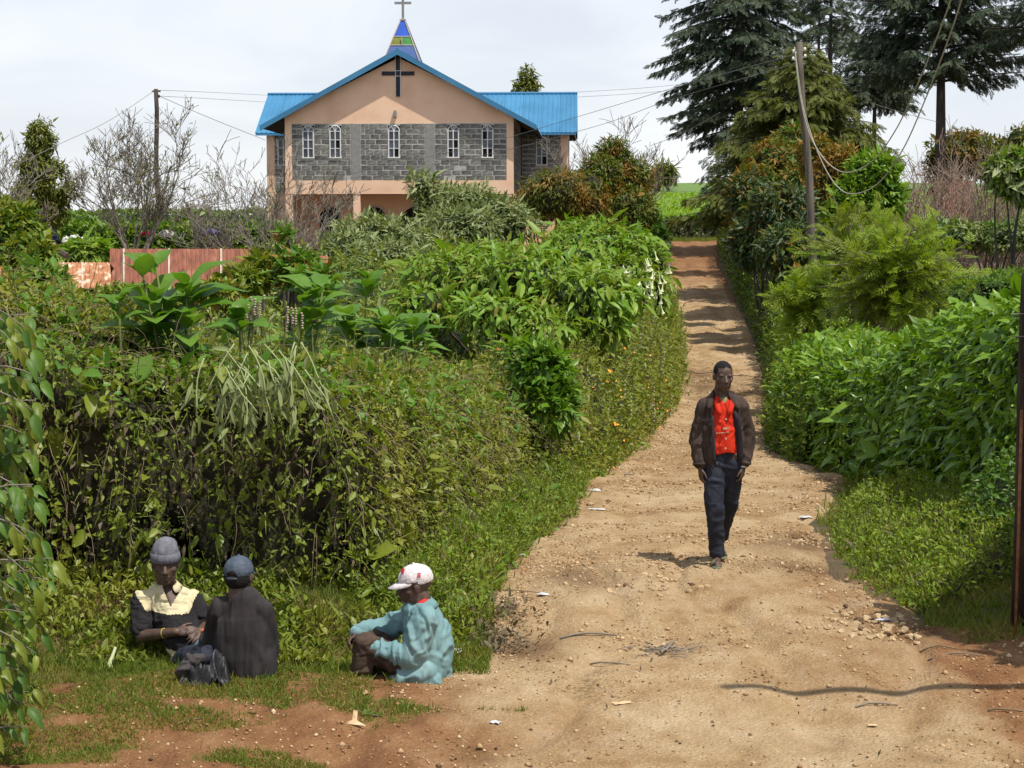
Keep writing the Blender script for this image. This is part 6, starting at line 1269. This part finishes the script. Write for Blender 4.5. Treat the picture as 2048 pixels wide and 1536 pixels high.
# broad-leaved plants on the hedge: every leaf its own part
def broad(label, px, py, Y, n, ln, h, spread, seed, mesh):
    rg = random.Random(seed); p = at(px, py, Y); o = empty('broadleaf_plant', (p.x, Y, g1(p.x, Y)), label, 'plant'); O = Vector(o.location)
    stems = []
    for s in range(max(1, n//9)):
        top_ = p+Vector((rg.uniform(-1, 1)*spread, rg.uniform(-.3, .3)*spread, rg.uniform(-.25, .1)*h if s else .0)); base_ = Vector((p.x+rg.uniform(-.1, .1), Y+rg.uniform(-.05, .05), O.z-.05))
        MB().tube([(base_.lerp(top_, k/5))-O for k in range(6)], [.018-.002*k for k in range(6)], 6).build('stalk', M_STEM, o, True); stems.append((base_, top_))
    P = []; A = []; Nf = []; LN = []
    for k in range(n):
        b_, t_ = stems[k % len(stems)]; f = 1-.55*h/max((t_-b_).length, .01)*(rg.random()**1.2); q = b_.lerp(t_, f); a = k*2.4+rg.uniform(-.4, .4); el = 1.1*(f-.62)/.38+rg.uniform(-.45, .4)
        P.append(q); A.append((math.cos(a), math.sin(a)*.9-.1, el)); Nf.append((-math.cos(a)*el*.5, -math.sin(a)*el*.5-.2, 1)); LN.append(ln*rg.uniform(.6, 1.15)*(1.1-.35*max(el, 0)))
    leaf_parts(o, mesh, P, A, Nf, LN); return o
broad('large broad-leaved plant standing tallest on the left hedge', 372, 535, 14.6, 60, .52, 1.35, .36, 1, LM_B)
broad('broad-leaved plant right of the tallest one above the shaded hedge', 590, 572, 15.2, 30, .40, .8, .26, 2, LM_B)
broad('spreading broad-leaved plant in the middle of the left hedge top', 745, 632, 16.4, 44, .42, .6, .5, 3, LM_B2)
broad('small broad-leaved plant beneath the nearer angel trumpet bush', 865, 660, 18.4, 30, .42, .4, .4, 4, LM_B2)
broad('broad-leaved plant low beside the tallest one on its right', 465, 635, 13.8, 16, .40, .35, .2, 5, LM_B2)
broad('small broad-leaved plant behind the seed spikes', 705, 560, 18, 26, .36, .4, .25, 6, LM_B)
broad('small broad-leaved plant left of the tallest one', 262, 600, 14.2, 10, .24, .35, .2, 8, LM_B)
# pale seed spikes in front
o = empty('seed_spikes', tuple(at(540, 680, 13.9)), 'buff seed spikes standing among broad leaves on the hedge', 'plant'); O = Vector(o.location); rg = random.Random(4)
for k in range(15):
    p = at(rg.uniform(470, 610), rg.uniform(590, 640), 13.9+rg.uniform(-.15, .3)); sp_ = MB().tube([p-O+Vector((rg.uniform(-.05, .05), 0, -.35)), p-O], .004, 4).build('stalk', M_STEM, o)
    hd = MB()
    for j in range(7):
        q = p-O+Vector((rg.uniform(-.006, .006), 0, -.02*j)); hd.tube([q+Vector((0, 0, -.009)), q, q+Vector((0, 0, .009))], [.006, .013, .005], 6)
    hd.build('seed_head', M_SEED, o, True)
# ---------------- bare shrubs
def bare(label, px, py, Y, n, hgt, spread, mat, seed, name='bare_tree', arch_=.3, levels=3, r0=.03, leafmat=None, nl=0, kids=6):
    rg = random.Random(seed); p = at(px, py, Y); o = empty(name, (p.x, Y, g1(p.x, Y)), label, 'tree' if 'tree' in name else 'shrub'); O = Vector(o.location); ends = []
    tw = MB()
    def grow(a, d, l_, r_, lev, mb):
        pts = [a]; q = a.copy(); dd = d.normalized()
        for k in range(6):
            q = q+dd*l_/6; pts.append(q.copy()); dd = (dd+Vector((rg.uniform(-.16, .16), rg.uniform(-.16, .16), rg.uniform(-.10, .12)-arch_*.12*(lev == 1)))).normalized()
        mb.tube(pts, [max(r_*(1-.11*k), .0075*Y/50) for k in range(7)], 6 if lev == 0 else 3, False); ends.extend(pts[3:])
        if lev < levels:
            for k in range(kids):
                i = rg.randint(2, 6); e = (pts[i]-pts[i-1]).normalized(); s_ = Vector((rg.uniform(-1, 1), rg.uniform(-1, 1), rg.uniform(-.1, .9)))
                grow(pts[i], e*.7+s_.normalized()*.8, l_*rg.uniform(.35, .6), r_*(1-.11*i)*.6, lev+1, tw)
    for k in range(n):
        mb = MB(); a = 6.283*k/n+rg.uniform(-.3, .3); e = spread*rg.uniform(.4, 1)
        grow(Vector((rg.uniform(-.12, .12), rg.uniform(-.12, .12), -.05)), Vector((math.cos(a)*e, math.sin(a)*e*.7, 1)), hgt*rg.uniform(.6, .8), r0*rg.uniform(.7, 1.1), 0, mb); mb.build('stem' if n > 1 else 'trunk', mat, o, True)
    tw.build('twigs', mat, o, True, 'stuff')
    if nl:
        E = np.array([ends[rg.randrange(len(ends))] for _ in range(nl)])+np.random.default_rng(seed).normal(size=(nl, 3))*.05; rgn = np.random.default_rng(seed)
        V, F = foliage(E, nrm(rgn.normal(size=(nl, 3))), .12, .4, rgn, 'lo'); LF().add(V, F).build('foliage', leafmat, o)
    return o
bare('sprawling bare grey bush in front of the church left corner', 560, 470, 50, 11, 3.7, 1.1, M_TWIG, 1, 'bare_bush', .5, 3, .035, L_GREY, 120, 4)
bare('second bare grey bush nearer the red iron shack', 640, 480, 48, 6, 3.0, .9, M_TWIG, 2, 'bare_bush', .4, 3, .03, None, 0, 4)
bare('leaning bare bush reaching left towards the pole', 500, 480, 52, 7, 3.5, 1.4, M_TWIG, 3, 'bare_bush', .6, 3, .03, None, 0, 4)
bare('arching bare tree beside the thin dark pole', 265, 470, 62, 7, 5.0, .7, M_TWIG, 5, 'bare_tree', 1.0, 3, .06, L_GUM, 500)
bare('slim bare tree rising close against the thin dark pole', 292, 470, 63, 2, 4.6, .18, M_TWIG, 9, 'bare_tree', .2, 3, .06, L_GUM, 350)
bare('grey bare tree at the left frame edge', 5, 470, 58, 5, 3.8, .6, M_TWIG, 6, 'bare_tree', .8, 3, .05, L_GUM, 420)
bare('low bare bush on the left hill under the wires', 420, 455, 66, 8, 2.0, .9, M_TWIG, 8, 'bare_bush', .4, 3, .035, L_GREY, 160)
bare('bare twiggy tree behind the olive bushes', 1225, 330, 76, 9, 5.4, .45, M_TWIG, 7, 'bare_tree', .1, 3, .06)
bare('dry reddish stems sprouting beside the tall grey-green bush', 865, 440, 50.5, 9, 1.9, .5, M_PINK, 12, 'bare_bush', .2, 2, .022)
for k, (px, Y, n, h_) in enumerate(((1815, 56, 16, 4.2), (1870, 58, 18, 4.6), (1925, 54, 14, 3.9), (1985, 55, 18, 4.4), (2040, 54, 16, 4.2))):
    bare(('leftmost clump of upright pinkish bare stems by the lean-to', 'second clump of upright pinkish bare stems from the left', 'pinkish bare stems right before the rusted lean-to', 'pinkish bare stems right of the rusted lean-to', 'rightmost clump of pinkish bare stems at the frame edge')[k], px, 480, Y, n, h_, .26, M_PINK, 20+k, 'bare_bush', 0, 2, .028, L_RED, 60, 5)
# ---------------- broadleaf trees
def gumtree(label, trunk, lobes, n, mat, ln, thr, Y, tr=.16, mt=None, droop=.8):
    rg = np.random.default_rng(len(label)); a = at(trunk[0][0], trunk[0][1], Y); o = empty('tree', (a.x, Y, g1(a.x, Y)), label, 'tree'); O = np.array(o.location)
    pts = [Vector((a.x, Y, O[2]-.1))]+[at(q[0], q[1], Y) for q in trunk[1:]]; MB().tube([p-Vector(O) for p in pts], [tr*(1-.75*i/(len(pts)-1)) for i in range(len(pts))], 8).build('trunk', mt or M_BARK, o, True)
    for C, Rr in lobes: stems_to(o, pts[len(pts)//2], [C], mt or M_BARK, tr*.35, tr*.1, 'limb')
    P, d = lobes_pts(lobes, n, rg, thr, 1.3, .6, len(label)); V, F = foliage(P, d, ln, .3, rg, 'lo', droop=droop, out=.4); LF().add(V-O, F).build('crown', mat, o); return o
M_PALEB = solid_mat('pale_bark', [(.16, .13, .10), (.27, .23, .18)], .9, 5, .4, 20)
gumtree('slender leafy tree with pale trunk at the left', [(110, 500), (108, 470), (100, 420), (88, 360), (80, 290)], [lob(82, 275, 62, 32, 38), lob(75, 330, 62, 42, 30), lob(110, 370, 62, 42, 50), lob(60, 400, 62, 40, 55), lob(105, 420, 62, 35, 35), lob(50, 440, 62, 32, 35)], 9000, L_GUM, .19, .46, 62, .17, M_PALEB)
gumtree('small narrow tree poking up behind the church roof', [(1056, 260), (1056, 200), (1055, 150)], [lob(1055, 150, 112, 17, 22), lob(1050, 172, 112, 22, 20), lob(1064, 170, 112, 16, 18), lob(1038, 187, 112, 12, 12), lob(1056, 200, 112, 22, 20)], 1600, L_GUM, .3, .46, 112, .12)
gumtree('small dark round tree on the tea field skyline', [(1338, 392), (1336, 375), (1328, 355)], [lob(1328, 340, 150, 26, 18), lob(1338, 352, 150, 20, 16), lob(1315, 358, 150, 18, 18)], 1800, L_GUM, .4, .42, 150, .2)
# ---------------- right-hand shrubs
shrub('red_shrub', 'tall shrub with reddish young leaves left of the grey pole', 'shrub', [lob(1555, 330, 58, 65, 55), lob(1590, 290, 59, 45, 45), lob(1510, 385, 57, 60, 55), lob(1600, 380, 57, 50, 60), lob(1500, 440, 58, 48, 50)], [(9000, .19, .3, L_RED, 'lo', dict(droop=.6)), (4000, .18, .35, L_DARK, 'lo', dict(droop=.5))], core=.6, coremat=M_CORE, ntips=8)
shrub('bluegreen_shrub', 'dark blue-green shrub overhanging the road on the right', 'shrub', [lob(1560, 420, 50, 70, 60), lob(1510, 480, 52, 55, 60), lob(1580, 500, 48, 70, 55), lob(1490, 390, 55, 38, 45)], [(9000, .19, .3, L_BLUEG, 'lo', dict(droop=.6)), (3000, .18, .35, L_OLIV, 'lo', dict(droop=.5))], core=.62, ntips=8)
shrub('red_shrub', 'smaller reddish shrub behind the hanging cables', 'shrub', [lob(1680, 330, 52, 45, 40), lob(1650, 375, 52, 40, 45), lob(1630, 310, 53, 35, 45)], [(5000, .17, .3, L_RED, 'lo', dict(droop=.5))], core=.6, coremat=M_CORE)
shrub('bright_shrub', 'bright glossy green shrub under the hanging cables', 'shrub', [lob(1745, 345, 47, 50, 36), lob(1720, 390, 47, 55, 40), lob(1780, 395, 47, 32, 36), lob(1690, 430, 47, 45, 40)], [(3800, .19, .42, L_RHED, 'hi', dict(droop=.3, up=.5)), (1800, .17, .42, L_TRUM, 'hi', dict(droop=.3, up=.5))], core=.62)
shrub('round_bush', 'rounded olive bush on the right skyline behind the trunk', 'bush', [lob(1930, 305, 95, 70, 50), lob(1990, 320, 95, 50, 40), lob(1890, 330, 95, 40, 45), lob(2050, 300, 92, 50, 50)], [(8000, .26, .35, L_OLIV, 'lo', dict(up=.3))], core=.75)
shrub('leafy_tree_branch', 'pale leafy tree top at the right edge above the twigs', 'tree', [lob(2010, 345, 42, 40, 36), lob(2048, 335, 42, 40, 40), lob(2070, 370, 42, 60, 40)], [(2200, .2, .42, L_GREY, 'hi', dict(droop=.5)), (1500, .19, .42, L_TRUM, 'hi', dict(droop=.5))], core=.55)
shrub('dry_shrub', 'greyish leafy undergrowth below the rusted lean-to', 'shrub', [lob(1900, 470, 50, 80, 28), lob(1990, 475, 50, 70, 28), lob(2060, 470, 50, 60, 30)], [(5000, .14, .4, L_GREY, 'lo', dict(up=.4)), (3000, .14, .4, L_DARK, 'lo', dict(up=.4))], core=.6)
# feathery golden-green young trees
def feathery(label, px, py, Y, rx, rz_, n, seed, trunk_to):
    rg = np.random.default_rng(seed); p = at(px, py, Y); o = empty('feathery_tree', (p.x, Y, g1(p.x, Y)), label, 'tree'); O = np.array(o.location)
    t1 = at(trunk_to[0], trunk_to[1], Y); MB().tube([Vector((0, 0, -.05)), (t1-Vector(O))*.5+Vector((.02, 0, 0)), t1-Vector(O)], [.075, .06, .02], 8).build('trunk', M_TWIG, o, True)
    k = Y/FPX; P = []; A = []; Bp = []; mb = MB()
    for i in range(n):
        a = rg.random()*6.283; el = rg.uniform(-1.25, 1.15); f = rg.uniform(.4, 1.12)
        tip = np.array(p)+np.array([math.cos(a)*math.cos(el)*rx*k*f, math.sin(a)*math.cos(el)*rx*k*.8*f, math.sin(el)*rz_*k*f])
        st = np.array(p)+np.array([0, 0, -.5*rz_*k*rg.random()]); md_ = (st+tip)/2+np.array([0, 0, .12*rx*k]); mb.tube([tuple(q-O) for q in (st, md_, tip)], [.018, .012, .005], 4, False)
        for t in np.linspace(.3, 1, 13):
            q = (1-t)**2*st+2*t*(1-t)*md_+t*t*tip; d = nrm(tip-st); s_ = rg.normal(size=3)*.55; P.append(q); A.append(d*.8+s_+np.array([0, 0, .15]))
    P = np.array(P); A = np.array(A); m_ = len(P); V, F = leaves(P, A, np.tile([0, -.3, 1.], (m_, 1))+rg.normal(size=(m_, 3))*.35, .27*np.exp(rg.normal(size=m_)*.25), .3, 'fr', .18+.2*rg.random(m_)); LF().add(V-O, F).build('foliage', L_FERN, o); mb.build('branches', M_TWIG, o, True, 'stuff'); return o
feathery('golden-green feathery young tree before the clipped hedge', 1785, 556, 33, 165, 135, 170, 3, (1780, 480))
feathery('smaller feathery young tree behind the bigger one', 1715, 505, 38, 125, 110, 110, 4, (1700, 440))
feathery('low dull feathery sapling beside the utility pole', 1610, 600, 34, 75, 65, 60, 5, (1612, 570))
# ---------------- conifers
def conifer(label, px, Y, z0, z1, base_r, n, mat, seed, tr, drop=.35, lean=0, gap=.0, asym=None, prof=None, sl=.30, dens=1.):
    rg = np.random.default_rng(seed); X0 = at(px, 440, Y).x; gb = g1(X0, Y); o = empty('conifer_tree', (X0, Y, gb), label, 'tree'); O = np.array([X0, Y, gb]); H_ = z1-gb
    MB().tube([(lean*k/10, 0, H_*k/10-.1*(k == 0)) for k in range(11)], [tr*(1-.088*k) for k in range(11)], 10).build('trunk', M_BARK, o, True)
    P = []; A = []; Nf = []; br = MB(); ga = 2.399
    for i in range(n):
        f = (i+rg.random())/n; z = z0-gb+(z1-z0)*f; a = i*ga+rg.normal()*.35
        L_ = base_r*((prof(f) if prof else (1-f)**.75)+.04)*rg.uniform(.7, 1.12)
        if asym: L_ *= asym(a)
        if rg.random() < gap: continue
        d = np.array([math.cos(a), math.sin(a), 0]); s = np.array([lean*z/H_, 0, z]); pts = []
        for t in np.linspace(0, 1, 8): pts.append(s+d*L_*t+np.array([0, 0, L_*(.22*t-drop*1.5*t*t+.35*drop*t**3*1.5)]))
        br.tube([tuple(q) for q in pts], [tr*.22*(1-.11*k)*(.5+.5*L_/base_r) for k in range(8)], 4, False); pts = np.array(pts)
        nb = max(4, int(L_*10*dens))
        for j in range(nb):
            t = .14+.86*(j+rg.random())/nb; k = min(int(t*7), 6); q = pts[k]+(pts[k+1]-pts[k])*(t*7-k); sd_ = (-1)**j; side = np.array([-d[1], d[0], 0])*sd_
            bl = (.20+.34*L_*(1-t)**.8)*rg.uniform(.7, 1.2); dirb = nrm(d*.75+side*rg.uniform(.5, 1.0)+np.array([0, 0, -.12-.25*rg.random()]))
            ns = max(3, int(bl*10*dens)); tt = rg.random(ns)**.8
            P.append(q+dirb*bl*tt[:, None]+np.array([0, 0, -1])*(bl*.3*tt**2)[:, None]); A.append(dirb+rg.normal(size=(ns, 3))*.28+np.array([0, 0, -.40])); Nf.append(np.array([0, 0, 1.])+rg.normal(size=(ns, 3))*.5)
    P, A, Nf = map(np.concatenate, (P, A, Nf)); V, F = leaves(P, A, Nf, sl*np.exp(rg.normal(size=len(P))*.3), .1, 'co', .25*rg.random(len(P))); LF().add(V, F).build('foliage', mat, o); br.build('branches', M_BARK, o, True, 'stuff'); return o
zp = lambda py, Y: at(1024, py, Y).z
conifer('big dark conifer with drooping boughs left of the pole', 1475, 86, zp(285, 86), 19.5, 4.6, 120, L_DEO, 1, .34, .42, prof=lambda f: (.55+.45*min(1, f*4))*(1-f)**.45, dens=1.15)
conifer('dark spreading conifer with a bare lower trunk at right', 1882, 76, zp(165, 76), 17.5, 4.4, 85, L_DEO, 2, .30, .12, lean=-.3, prof=lambda f: (.75+.25*min(1, f*5))*(1-f)**.4, dens=1.1)
conifer('olive green conifer with layered boughs behind the pole', 1600, 64, zp(420, 64), zp(85, 64), 4.3, 150, L_CYP, 3, .22, .30, prof=lambda f: (1-f)**.75, dens=1.15)
conifer('thin sparse conifer with bare trunk between the big ones', 1655, 98, zp(90, 98), 20, 2.6, 55, L_DEO, 4, .24, .4, gap=.25, prof=lambda f: (1-f)**.3)
conifer('second thin sparse conifer just left of the bare trunk', 1632, 102, zp(130, 102), 19, 2.2, 50, L_DEO, 5, .18, .4, gap=.25, prof=lambda f: (1-f)**.3)
conifer('low dark conifer between the olive one and bare trunk', 1745, 88, zp(210, 88), zp(60, 88), 3.0, 60, L_DEO, 6, .2, .25, prof=lambda f: (1-f)**.4)
conifer('dark conifer cut off by the right frame edge', 2125, 72, zp(85, 72), 15, 3.4, 50, L_DEO, 7, .3, .15, prof=lambda f: (.7+.3*min(1, f*4))*(1-f)**.4)
conifer('short dark conifer at the road end below the big one', 1462, 74, zp(395, 74), zp(255, 74), 1.6, 36, L_DEO, 8, .14, .1, prof=lambda f: (1-f)**.5)
# shade trees outside the frame, right: they throw the shadow on the bank
shrub('shade_tree', 'broad leafy tree standing just outside the frame on the right', 'tree', [((5.45, 11.6, 4.0), (1.05, .8, .8)), ((5.9, 10.8, 4.0), (1.1, .9, .8)), ((6.2, 12.3, 4.2), (1.1, .8, .8))], [(12000, .14, .45, L_DARK, 'lo', dict(up=.3))], base=(6.2, 11.8), r0=.12, core=.8, ntips=5, thr=.3)
# overhanging near branch, left edge
def near_branch():
    o = empty('overhanging_shrub', (-3.25, 9.9, g1(-3.25, 9.9)), 'near leafy shrub hanging into the picture along the left edge', 'shrub'); O = Vector(o.location); rg = random.Random(12); me = leaf_mesh('peach_leaf', .34, L_DARK, .45); me2 = leaf_mesh('peach_leaf', .34, L_CREEP, .5); Pn = []
    for k in range(44):
        py = 610+k*19+rg.uniform(-20, 20); Y = rg.uniform(9.4, 10.2); w = 62+55*math.exp(-((py-1130)/130)**2)+25*math.exp(-((py-700)/90)**2)
        tip = at(rg.uniform(.45, 1)*w, py+20, Y); a = Vector((-3.15, Y+.1, tip.z+rg.uniform(-.25, .35))); m_ = (a+tip)/2+Vector((0, 0, .10))
        pts = [a*(1-s)**2+m_*2*s*(1-s)+tip*s*s for s in (0, .25, .5, .75, 1)]; MB().tube([p-O for p in pts], [.008, .007, .006, .004, .003], 5).build('twig', M_TWIG, o, True)
        for s in range(9):
            t = .12+.88*s/8; q = a*(1-t)**2+m_*2*t*(1-t)+tip*t*t; d = (tip-a).normalized(); sd_ = (-1)**s
            leaf_parts(o, me if rg.random() < .55 else me2, [q], [d*.5+Vector((0, -.5*sd_, 0))+Vector((rg.uniform(-.3, .3), rg.uniform(-.3, .3), -.55))], [Vector((rg.uniform(-.4, .4), -.6, .7))], [rg.uniform(.10, .19)])
    MB().tube([Vector((.1, 0, -.1)), Vector((.05, 0, 1.2)), Vector((.1, .1, 2.9))], [.05, .04, .02], 7).build('trunk', M_TWIG, o, True)
near_branch()
# ================================================================ LITTER AND SMALL THINGS
M_PAPER = solid_mat('white_plastic_scrap', [(.42, .41, .40), (.60, .60, .61)], .6, 20); M_BAGP = solid_mat('pale_grey_plastic', [(.5, .52, .56), (.66, .68, .72)], .35, 20)
M_HUSK = solid_mat('dry_husk', [(.50, .33, .17), (.64, .47, .28)], .85, 14)
def on_ground(px, py):
    Y = 12.
    for _ in range(14):
        p = at(px, py, Y); Y = Y*(CAMZ-rz(p.x, Y))/max(CAMZ-p.z, .05)
    p = at(px, py, Y); return Vector((p.x, Y, rz(p.x, Y)))
def scrap(label, px, py, wpx, hpx, mat, seed, name='plastic_scrap', cat='litter', flat=.5):
    p = on_ground(px, py); k = p.y/FPX; rs_ = random.Random(seed); n = 7; V = []
    a, b2 = wpx*k*.5, hpx*k*.8
    for i in range(n):
        for j in range(n):
            u_, v_ = i/(n-1)*2-1, j/(n-1)*2-1; e = 1-.3*noise.noise(Vector((u_*1.5+seed, v_*1.5, 0)))-.25*max(abs(u_), abs(v_))*rs_.random()
            V.append((u_*a*e, v_*b2*e*1.3, .004+flat*hpx*k*(.5+.9*noise.noise(Vector((u_*2.1, v_*2.1, seed*3.1))))*(1.2-.6*max(abs(u_), abs(v_)))))
    me = bpy.data.meshes.new(name); me.from_pydata(V, [], [(i*n+j, i*n+j+1, (i+1)*n+j+1, (i+1)*n+j) for i in range(n-1) for j in range(n-1)], shade_flat=True); o = obj(name, me, mat); o.location = p; o.rotation_euler = (0, 0, rs_.uniform(-.4, .4)); solidify(o, .002); return tag(o, label, cat)
for k, a in enumerate((('crumpled white plastic on the shaded right bank', 1840, 1170, 34, 14, M_BAGP), ('white scrap just behind the man in teal', 914, 1303, 28, 13, M_PAPER), ('white scrap at the left verge beside low weeds', 1168, 960, 14, 16, M_PAPER), ('white paper flat on the left road edge', 1190, 982, 26, 8, M_PAPER),
    ('long pale paper strip on the left road edge', 1195, 1020, 38, 6, M_PAPER), ('white scrap by the grass left of the walking man', 1040, 1112, 30, 10, M_PAPER), ('crumpled pale plastic under the left weeds', 1020, 1080, 34, 14, M_HUSK), ('purple-white wrapper on the gravel at left', 1088, 1190, 34, 9, M_PAPER),
    ('white scrap by the right verge level with the trousers', 1612, 1036, 26, 10, M_PAPER), ('pale plastic strip among the right-hand stones', 1765, 1241, 30, 8, M_BAGP), ('tiny white scrap in the grass of the right bank', 1745, 965, 8, 8, M_PAPER), ('torn paper scrap on the bare earth near the bottom', 990, 1447, 22, 9, M_PAPER), ('dusty paper patch pressed into the lower road', 1245, 1408, 40, 8, M_HUSK), ('pale scrap in the middle of the lower road', 1745, 1452, 22, 6, M_HUSK))):
    scrap(a[0], a[1], a[2], a[3], a[4], a[5], k+3)
# dry husk and dark sprig on the red earth
p = on_ground(712, 1450); hk = MB(); kx = p.y/FPX
tag(MB().add([Vector(v)*1.0 for v in [(-24*kx, 0, .01), (-4*kx, -.03, .012), (22*kx, -.05, .01), (2*kx, .0, .03), (2*kx, .05, .075), (-6*kx, .03, .085), (-8*kx, .01, .03)]] + [Vector(v)+Vector((0, .004, -.006)) for v in [(-24*kx, 0, .01), (-4*kx, -.03, .012), (22*kx, -.05, .01), (2*kx, .0, .03), (2*kx, .05, .075), (-6*kx, .03, .085), (-8*kx, .01, .03)]],
    [(0, 1, 3, 6), (1, 2, 3), (6, 3, 4, 5), (13, 10, 8, 7), (10, 9, 8), (12, 11, 10, 13)]).build('dry_leaf', M_HUSK), 'pale dry leaf curled on the red earth', 'leaf').location = p
p = on_ground(735, 1432); sp_ = empty('leafy_sprig', p, 'dark fallen leafy sprig beside the pale dry leaf', 'sprig'); MB().tube([(-.07, .03, .03), (0, 0, .015), (.10, -.06, .01)], .004, 5).build('stem', M_TWIG, sp_)
lmk = leaf_mesh('sprig_leaf', .3, L_DARK, .3)
for i in range(7):
    o = bpy.data.objects.new('leaf', lmk); COL.objects.link(o); o.parent = sp_; o.matrix_local = Matrix.Translation((-.07+.022*i, .03-.012*i, .02)) @ frame((.6, (-1)**i*.6, .15), (0, -.3, 1)).to_4x4() @ Matrix.Scale(.06, 4)
# twigs lying about
def twig(label, x0, y0, x1, y1, r_, mat=M_TWIG):
    a, b2 = on_ground(x0, y0), on_ground(x1, y1); m_ = (a+b2)/2; m_.z = rz(m_.x, m_.y)+.012; u_ = Vector((0, 0, r_))
    tag(MB().tube([a+u_, a.lerp(m_, .5)+u_+Vector((0, .01, .006)), m_+u_, m_.lerp(b2, .5)+u_+Vector((0, -.008, .004)), b2+u_], [r_, r_, r_*.9, r_*.8, r_*.5], 5).build('twig', mat, None, True), label, 'twig')
for a in (('straight brown twig across the left road', 1120, 1279, 1235, 1273, .009), ('short stout twig on the brushwood heap', 1318, 1312, 1348, 1287, .011), ('long pale twig near the left weeds', 1003, 1183, 1085, 1190, .006), ('thin twig below the brushwood heap', 1180, 1330, 1262, 1331, .006), ('small brown stick left of the walking man', 1248, 951, 1268, 951, .012), ('curved twig on the lower right road', 1712, 1416, 1795, 1412, .007), ('pale twig on the earth at far right', 1840, 1306, 1915, 1300, .007), ('dark twig below the post at right', 1855, 1322, 1962, 1312, .006), ('pale green stalk at bottom right', 1975, 1423, 2046, 1424, .007), ('dry stalk on the short grass at left', 360, 1444, 412, 1432, .003)):
    twig(*a, mat=(M_DRYST if 'pale' in a[0] or 'dry' in a[0] else M_TWIG))
bh = empty('brushwood', on_ground(1325, 1300), 'small heap of broken brushwood in the road', 'brushwood'); rs_ = random.Random(2); O = Vector(bh.location); mb = MB()
for k in range(46):
    a = on_ground(rs_.gauss(1325, 32), rs_.gauss(1302, 7)); an = rs_.uniform(-.6, .6); l_ = rs_.uniform(.04, .14); d = Vector((math.cos(an)*l_, math.sin(an)*l_*.8, rs_.uniform(0, .02))); mb.tube([a-O+Vector((0, 0, .006)), a-O+d*.5+Vector((0, 0, rs_.uniform(.008, .025))), a-O+d+Vector((0, 0, .006))], .0028, 4)
mb.build('sticks', M_TWIG, bh, True, 'stuff')
# dry dead leaves swept under the left weeds
rgd = np.random.default_rng(9); n = 900; X = -.15+rgd.normal(size=n)*.16; Y = 12.1+rgd.random(n)*1.6; k = rgd.random(n) < .9; P = np.stack([X[k], Y[k], gz(X[k], Y[k])+.02+.02*rgd.random(k.sum())], 1)
V, F = foliage(P, np.tile([0, 0, 1.], (len(P), 1)), .045, .45, rgd, 'hi', out=.1, up=.1, droop=0); tag(LF().add(V, F).build('leaf_litter', L_DEAD, None), 'brown leaf litter along the left road edge', 'leaf litter')
n = 1500; X = .2+3*rgd.random(n); Y = 9.3*(30/9.3)**rgd.random(n); Zl = np.array([rz(x, y) for x, y in zip(X+np.interp(Y, [12, 30], [0, 2.0]), Y)]); X = X+np.interp(Y, [12, 30], [0, 2.0])
V, F = foliage(np.stack([X, Y, Zl+.004], 1), np.tile([0, 0, 1.], (n, 1)), .022, .35, rgd, 'lo', out=.05, up=.05, droop=0); tag(LF().add(V, F).build('road_debris', L_DEAD, None), 'scattered dry leaf fragments on the road', 'debris')
# a white fallen trumpet flower, washing and a sheet far left
o = bpy.data.objects.new('fallen_flower', fme.copy()); COL.objects.link(o); o.location = at(232, 1322, 11.75); o.location.z = max(o.location.z, g1(o.location.x, 11.75)+.12); o.rotation_euler = (-.3, .3, 0); o.scale = (.55, .55, .7); tag(o, 'white trumpet flower fallen in the grass left of the reclining man', 'flower')
M_RC = cloth('red_cloth', [(.52, .03, .06), (.62, .05, .09)]); M_WC = cloth('white_cloth', [(.7, .7, .66), (.8, .8, .76)]); M_PC = cloth('violet_cloth', [(.10, .09, .17), (.14, .12, .22)]); M_BC = cloth('dark_blue_cloth', [(.015, .018, .04), (.025, .03, .06)])
for lab, px, py, w, h_, Y, mt in (('red cloth spread on the lower hill hedge', 297, 467, 18, 7, 64, M_RC), ('white cloth spread on the lower hill hedge', 331, 468, 17, 9, 64, M_WC), ('violet cloth on the hedge behind the bare bush', 422, 464, 24, 8, 63, M_PC), ('pale sheet hanging behind the slender leafy tree', 148, 479, 32, 9, 60, M_WC), ('dark blue cloth hanging behind the slender tree trunk', 95, 472, 20, 20, 61, M_BC)):
    p = at(px, py, Y); bq = Blob(); k = Y/FPX; bq.path([(-w*k*.6, 0, -h_*k*.15), (0, 0, h_*k*.2), (w*k*.6, 0, -h_*k*.2)], [h_*k*.7, h_*k*.8, h_*k*.6], ((0, 1, 0), .4)); o = obj('hanging_cloth', folds(bq.mesh('hanging_cloth', .03, 2), .06, 5, int(px)), mt); o.location = p; tag(o, lab, 'cloth')
# unseen timber pole without a lamp, leaned so its shadow crosses the lower road
p = Vector((5.5, 11.2, g1(5.5, 11.2))); sp2 = empty('leaning_pole', p, 'slim timber pole standing outside the frame at right', 'pole'); tipd = Vector((-1.52, -2.27, 7.0))
MB().tube([(0, 0, -.1), tuple(tipd*.5), tuple(tipd)], [.07, .06, .05], 10).build('pole', M_POLE, sp2, True)
